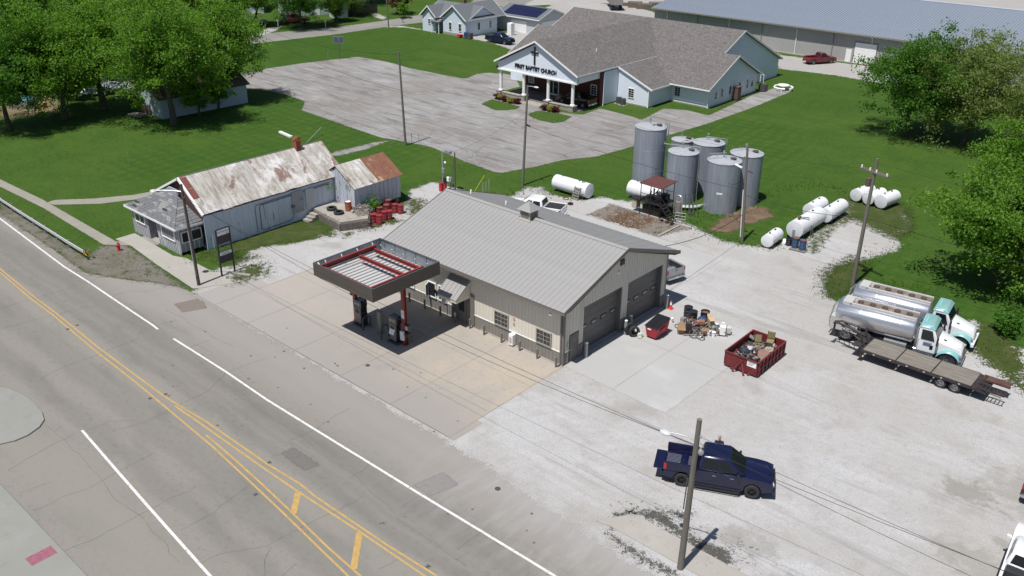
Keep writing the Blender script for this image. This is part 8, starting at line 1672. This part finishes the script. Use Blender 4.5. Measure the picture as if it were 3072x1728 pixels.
# ------------------------------------------------------------ houses under the left trees and across the street
def simple_house(name, label, loc, rz, w, d, h, rise, wallm, roofm, cat='house', wins=(), door=None, ov=.4):
    t = T(name, label, cat, (loc[0], loc[1], 0), rz); mb = MB(); mb.bx(-w / 2, w / 2, -d / 2, d / 2, 0, h).prism([(-d / 2, h), (d / 2, h), (0, h + rise * .95)], 'x', -w / 2, w / 2); mb.ob('wall', wallm, t, smooth=0)
    sl = rise / (d / 2)
    for s_ in (-1, 1): mb = MB(); mb.slab([(-w / 2 - ov, s_ * (d / 2 + ov), h - ov * sl + .1), (w / 2 + ov, s_ * (d / 2 + ov), h - ov * sl + .1), (w / 2 + ov, 0, h + rise + .1), (-w / 2 - ov, 0, h + rise + .1)], .12); mb.ob('roof', roofm, t, smooth=0)
    for x in wins: window(t, .8, 1.0, PI, (x + .4, -d / 2 - .02, 1.1), 1, 2, two=False)
    if door is not None: mb = MB(); mb.bx(door - .45, door + .45, -d / 2 - .06, -d / 2, 0, 2.05); mb.ob('door', WHITEP, t, smooth=0)
    return t
PB = M('pale blue grey siding', (.36, .43, .48), .7, a=.06); BRF = M('brown shingle', (.13, .085, .07), .9, a=.2, s=5)
c1 = G(545, 348); c2 = G(697, 318); ang = math.atan2(c2.y - c1.y, c2.x - c1.x); m_ = (c1 + c2) / 2; nrm = Vector((-math.sin(ang), math.cos(ang), 0)) * 3.6
simple_house('pale_house', 'long pale blue grey house with brown roof under the big left maples', m_ + nrm, ang, (c2 - c1).length + 5, 7, 2.7, 1.6, PB, BRF)
c1 = G(400, 262); simple_house('white_house', 'small white house with grey roof and gable behind the forked maple', (c1.x - 2, c1.y + 1.5), .9, 8, 6.5, 2.6, 1.7, WS, GSH, wins=(-2.5, 1.5), door=0)
c1 = G(285, 282); po = T('white_porch', 'little white porch deck with railing at the small white house', 'porch', (c1.x, c1.y, 0), .9); mb = MB(); mb.bx(-1.8, 1.8, -1.6, 1.6, .35, .5); mb.ob('deck', WHITEP, po, smooth=0)
mb = MB(); mb.slab([(-2, -1.8, 2.5), (2, -1.8, 2.5), (2, 1.8, 2.9), (-2, 1.8, 2.9)], .08); mb.ob('roof', GSH, po, smooth=0)
for x in (-1.7, 0, 1.7): mb = MB(); mb.bx(x - .05, x + .05, -1.6, -1.5, 0, 2.5); mb.ob('post', WHITEP, po, smooth=0)
c1 = G(470, 345); dk = T('deck_fence', 'dark brown lattice fence with rail beside the pale blue house', 'fence', (c1.x, c1.y, 0), ang - .8)
for k in range(12): mb = MB(); mb.bx(-1.8 + k * .3, -1.55 + k * .3, -.03, .03, .05, 1.3); mb.ob('board', M('dark brown board', (.06, .035, .028), .85, a=.3), dk, smooth=0)
c1 = G(415, 350); tag(MB().box((c1.x, c1.y, .3), (2.3, 1.3, .12), .3).box((c1.x, c1.y, .14), (2.0, 1.0, .2), .3).ob('wooden_deck_step', WOODG, smooth=0), 'low grey wooden deck at the lawn rim under the maples', 'deck')
c1 = G(78, 318); pn = T('picket_pen', 'small grey picket pen with a blue cover on the dry yard', 'fence', (c1.x, c1.y, 0), .6)
for sx, sy, rz_ in ((0, -1.6, 0), (1.6, 0, PI / 2), (-1.6, 0, PI / 2), (0, 1.6, 0)):
    for k in range(8):
        o = -1.4 + k * .4; c = (o, sy) if rz_ == 0 else (sx, o); mb = MB(); mb.box((c[0], c[1], .55), (.28, .04, 1.1), rz_); mb.ob('picket', WOODG, pn, smooth=0)
mb = MB(); mb.ball((c1.x + .2, c1.y + .2, .8), .8, 10, (1, 1, .7)); tag(mb.ob('blue_cover', M('turquoise cover', (.05, .22, .30), .6)), 'blue rounded cover inside the picket pen', 'cover')
c1 = G(128, 322); tag(MB().box((c1.x, c1.y, .35), (1.0, .7, .7), .4).ob('straw_bale', M('straw', (.30, .21, .08), .9, a=.3, s=12), smooth=0), 'straw coloured bale on the dry yard', 'bale')
c1 = G(895, 50); simple_house('blue_house', 'grey blue house behind the dark tree across the side street', (c1.x - 3, c1.y + 5), 1.1, 12, 8, 3.0, 2.2, PB, GSH, wins=(-3.5, -1, 3), door=1.2)
c1 = G(700, 45); simple_house('grey_house', 'grey roofed house mostly hidden by trees at the top left', (c1.x - 4, c1.y + 3), 1.0, 12, 8, 3.0, 2.2, WS, GSH, wins=(-3, 2))
c1 = G(1005, 52); simple_house('white_shed', 'small white shed across the side street', (c1.x, c1.y + 1), 1.2, 3.2, 2.6, 2.0, .7, WS, GSH, 'shed')
c1 = G(1040, 50); c2 = G(1135, 38); d = (c2 - c1); fn = T('wooden_fence', 'dark wooden board fence beside the white shed across the side street', 'fence', (c1.x, c1.y, 0), math.atan2(d.y, d.x)); n = int(d.length / .5)
bme2 = MB().bx(0, .46, -.02, .02, .05, 1.9).mesh('board', M('dark fence board', (.07, .055, .05), .9, a=.3), 0)
for k in range(n): inst(bme2, 'board', fn, (k * .5, 0, 0))
c1 = G(1350, 2); simple_house('far_house', 'dark roofed house at the top edge behind the street', (c1.x - 20, c1.y + 14), 1.2, 12, 8, 3, 2.4, WS, M('dark shingle', (.05, .05, .055), .9))
for q, l in (((835, 82), 'white mailbox on a post left of the red car'), ((977, 82), 'pale mailbox on a post at the shaded kerb'), ((1209, 68), 'dark mailbox on a post by the cottage drive'), ((740, 108), 'mailbox beside the grey pole')):
    p = G(*q); t = T('mailbox', l, 'mailbox', (p.x, p.y, 0), .6, 'mailboxes along the side street'); mb = MB(); mb.bx(-.06, .06, -.06, .06, 0, 1.1); mb.ob('post', WHITEP if 'dark' not in l else DKGREY, t, smooth=0); mb = MB(); mb.bx(-.22, .22, -.12, .12, 1.1, 1.4); mb.ob('box', WHITEP if 'dark' not in l else DKGREY, t, smooth=0, bevel=.04)
c1 = G(1190, 38); mb = MB(); mb.lathe([(.001, 0), (.3, .05), (.5, .18)], 16, Matrix.Translation((c1.x, c1.y, 1.2)) @ Matrix.Rotation(1.0, 4, 'X')); mb.tube([(c1.x, c1.y, 0), (c1.x, c1.y, 1.2)], .05); tag(mb.ob('satellite_dish', WHITEP), 'white dish on a post by the wooden fence', 'dish')
# things behind the cottage porch
for k, (x, y, m_, l) in enumerate(((-88.6, 81.0, M('bin blue', (.03, .06, .14), .5), 'blue bin between the cottage and the garage'), (-87.6, 80.9, DKGREY, 'dark bin next to the blue one by the cottage'), (-89.9, 80.5, HR, 'red handcart at the cottage corner'))):
    mb = MB(); mb.bx(x - .4, x + .4, y - .4, y + .4, .1, 1.1 if k < 2 else .6).cyl((x - .3, y - .45, .12), (x + .3, y - .45, .12), .12); tag(mb.ob('bin' if k < 2 else 'handcart', m_, smooth=0, bevel=.04), l, 'bin' if k < 2 else 'cart')
tag(MB().bx(-85.2, -84.2, 88.5, 89.5, 0, 2.3).bx(-84.95, -84.45, 88.45, 88.5, .1, 2.0).ob('white_cabinet', WHITEP, smooth=0, bevel=.08), 'white upright cabinet before the garage', 'cabinet')
# grain trailer and scrap row at the top
gt = T('grain_trailer', 'grey ribbed hopper trailer standing at the top edge behind the church roof', 'trailer', tuple(G(1850, 33)), 2.35); GTM = M('dull grey steel', (.24, .235, .22), .6, a=.15)
mb = MB(); mb.bx(-.2, 9, -1.25, 1.25, 1.3, 3.1); mb.ob('box_body', GTM, gt, smooth=0)
for k in range(14): mb = MB(); mb.bx(k * .66 - .15, k * .66 - .05, -1.32, 1.32, 1.3, 3.15); mb.ob('rib', GTM, gt, smooth=0)
for x in (.8, 1.9):
    for s_ in (-1, 1): wheel(gt, x, s_ * 1.05, .5, .4, DKGREY, side=-s_)
mb = MB(); mb.bx(-.2, 8.8, -.4, .4, .9, 1.28); mb.ob('chassis', DKGREY, gt, smooth=0)
for k, (u, v, w, h, l) in enumerate(((1862, 16, 4, .7, 'low timber stack, left in the scrap row'), (1905, 22, 3.2, 1.2, 'rusty bin with brown board in the scrap row'), (1935, 26, 4, 1.1, 'long grey bin in the scrap row'), (1968, 20, 3, 1.0, 'square bin in the scrap row, right'), (2000, 30, 3.5, .8, 'low dark pile at the right end of the scrap row'))):
    p = G(u, v); t = T('scrap_bin', l, 'bin', (p.x, p.y, 0), .5 + k * .1, 'scrap bins at the far yard'); mb = MB(); mb.bx(-w / 2, w / 2, -.9, -.8, 0, h).bx(-w / 2, w / 2, .8, .9, 0, h).bx(-w / 2, -w / 2 + .1, -.8, .8, 0, h).bx(w / 2 - .1, w / 2, -.8, .8, 0, h); mb.ob('wall', M('rusty grey', (.15, .12, .10), .8, a=.3, c2=(.2, .1, .05), th=.58), t, smooth=0)
    mb = MB(); mb.box((0, 0, h * .7), (w * .8, 1.4, .3), .1, .1); mb.ob('load', rnd.choice([WOODG, CARD, DKGREY]), t, smooth=0)
# heaps of white lime chunks at the pole strip
mb = MB()
for k in range(60):
    c = Vector((17.5 + rnd.gauss(0, .9), -8.1 + rnd.gauss(0, .45), .03)); r = rnd.uniform(.02, .09); mb.box(c, (r * 2, r * 1.6, r), rnd.uniform(0, 3), rnd.uniform(-.4, .4))
tag(mb.ob('loose_stones', GRAVEL, smooth=0), kind='stuff')
mb = MB()
for k in range(450):
    c = Vector((rnd.uniform(-15.8, -8.3), rnd.uniform(23.8, 27.0), .03)); r = rnd.uniform(.02, .07); mb.box(c, (r * 2, r * 1.6, r), rnd.uniform(0, 3), rnd.uniform(-.4, .4))
tag(mb.ob('bed_stones', M('dusty stones', (.28, .24, .2), .9, a=.4, s=3, c2=(.12, .09, .07), th=.5), smooth=0), kind='stuff')
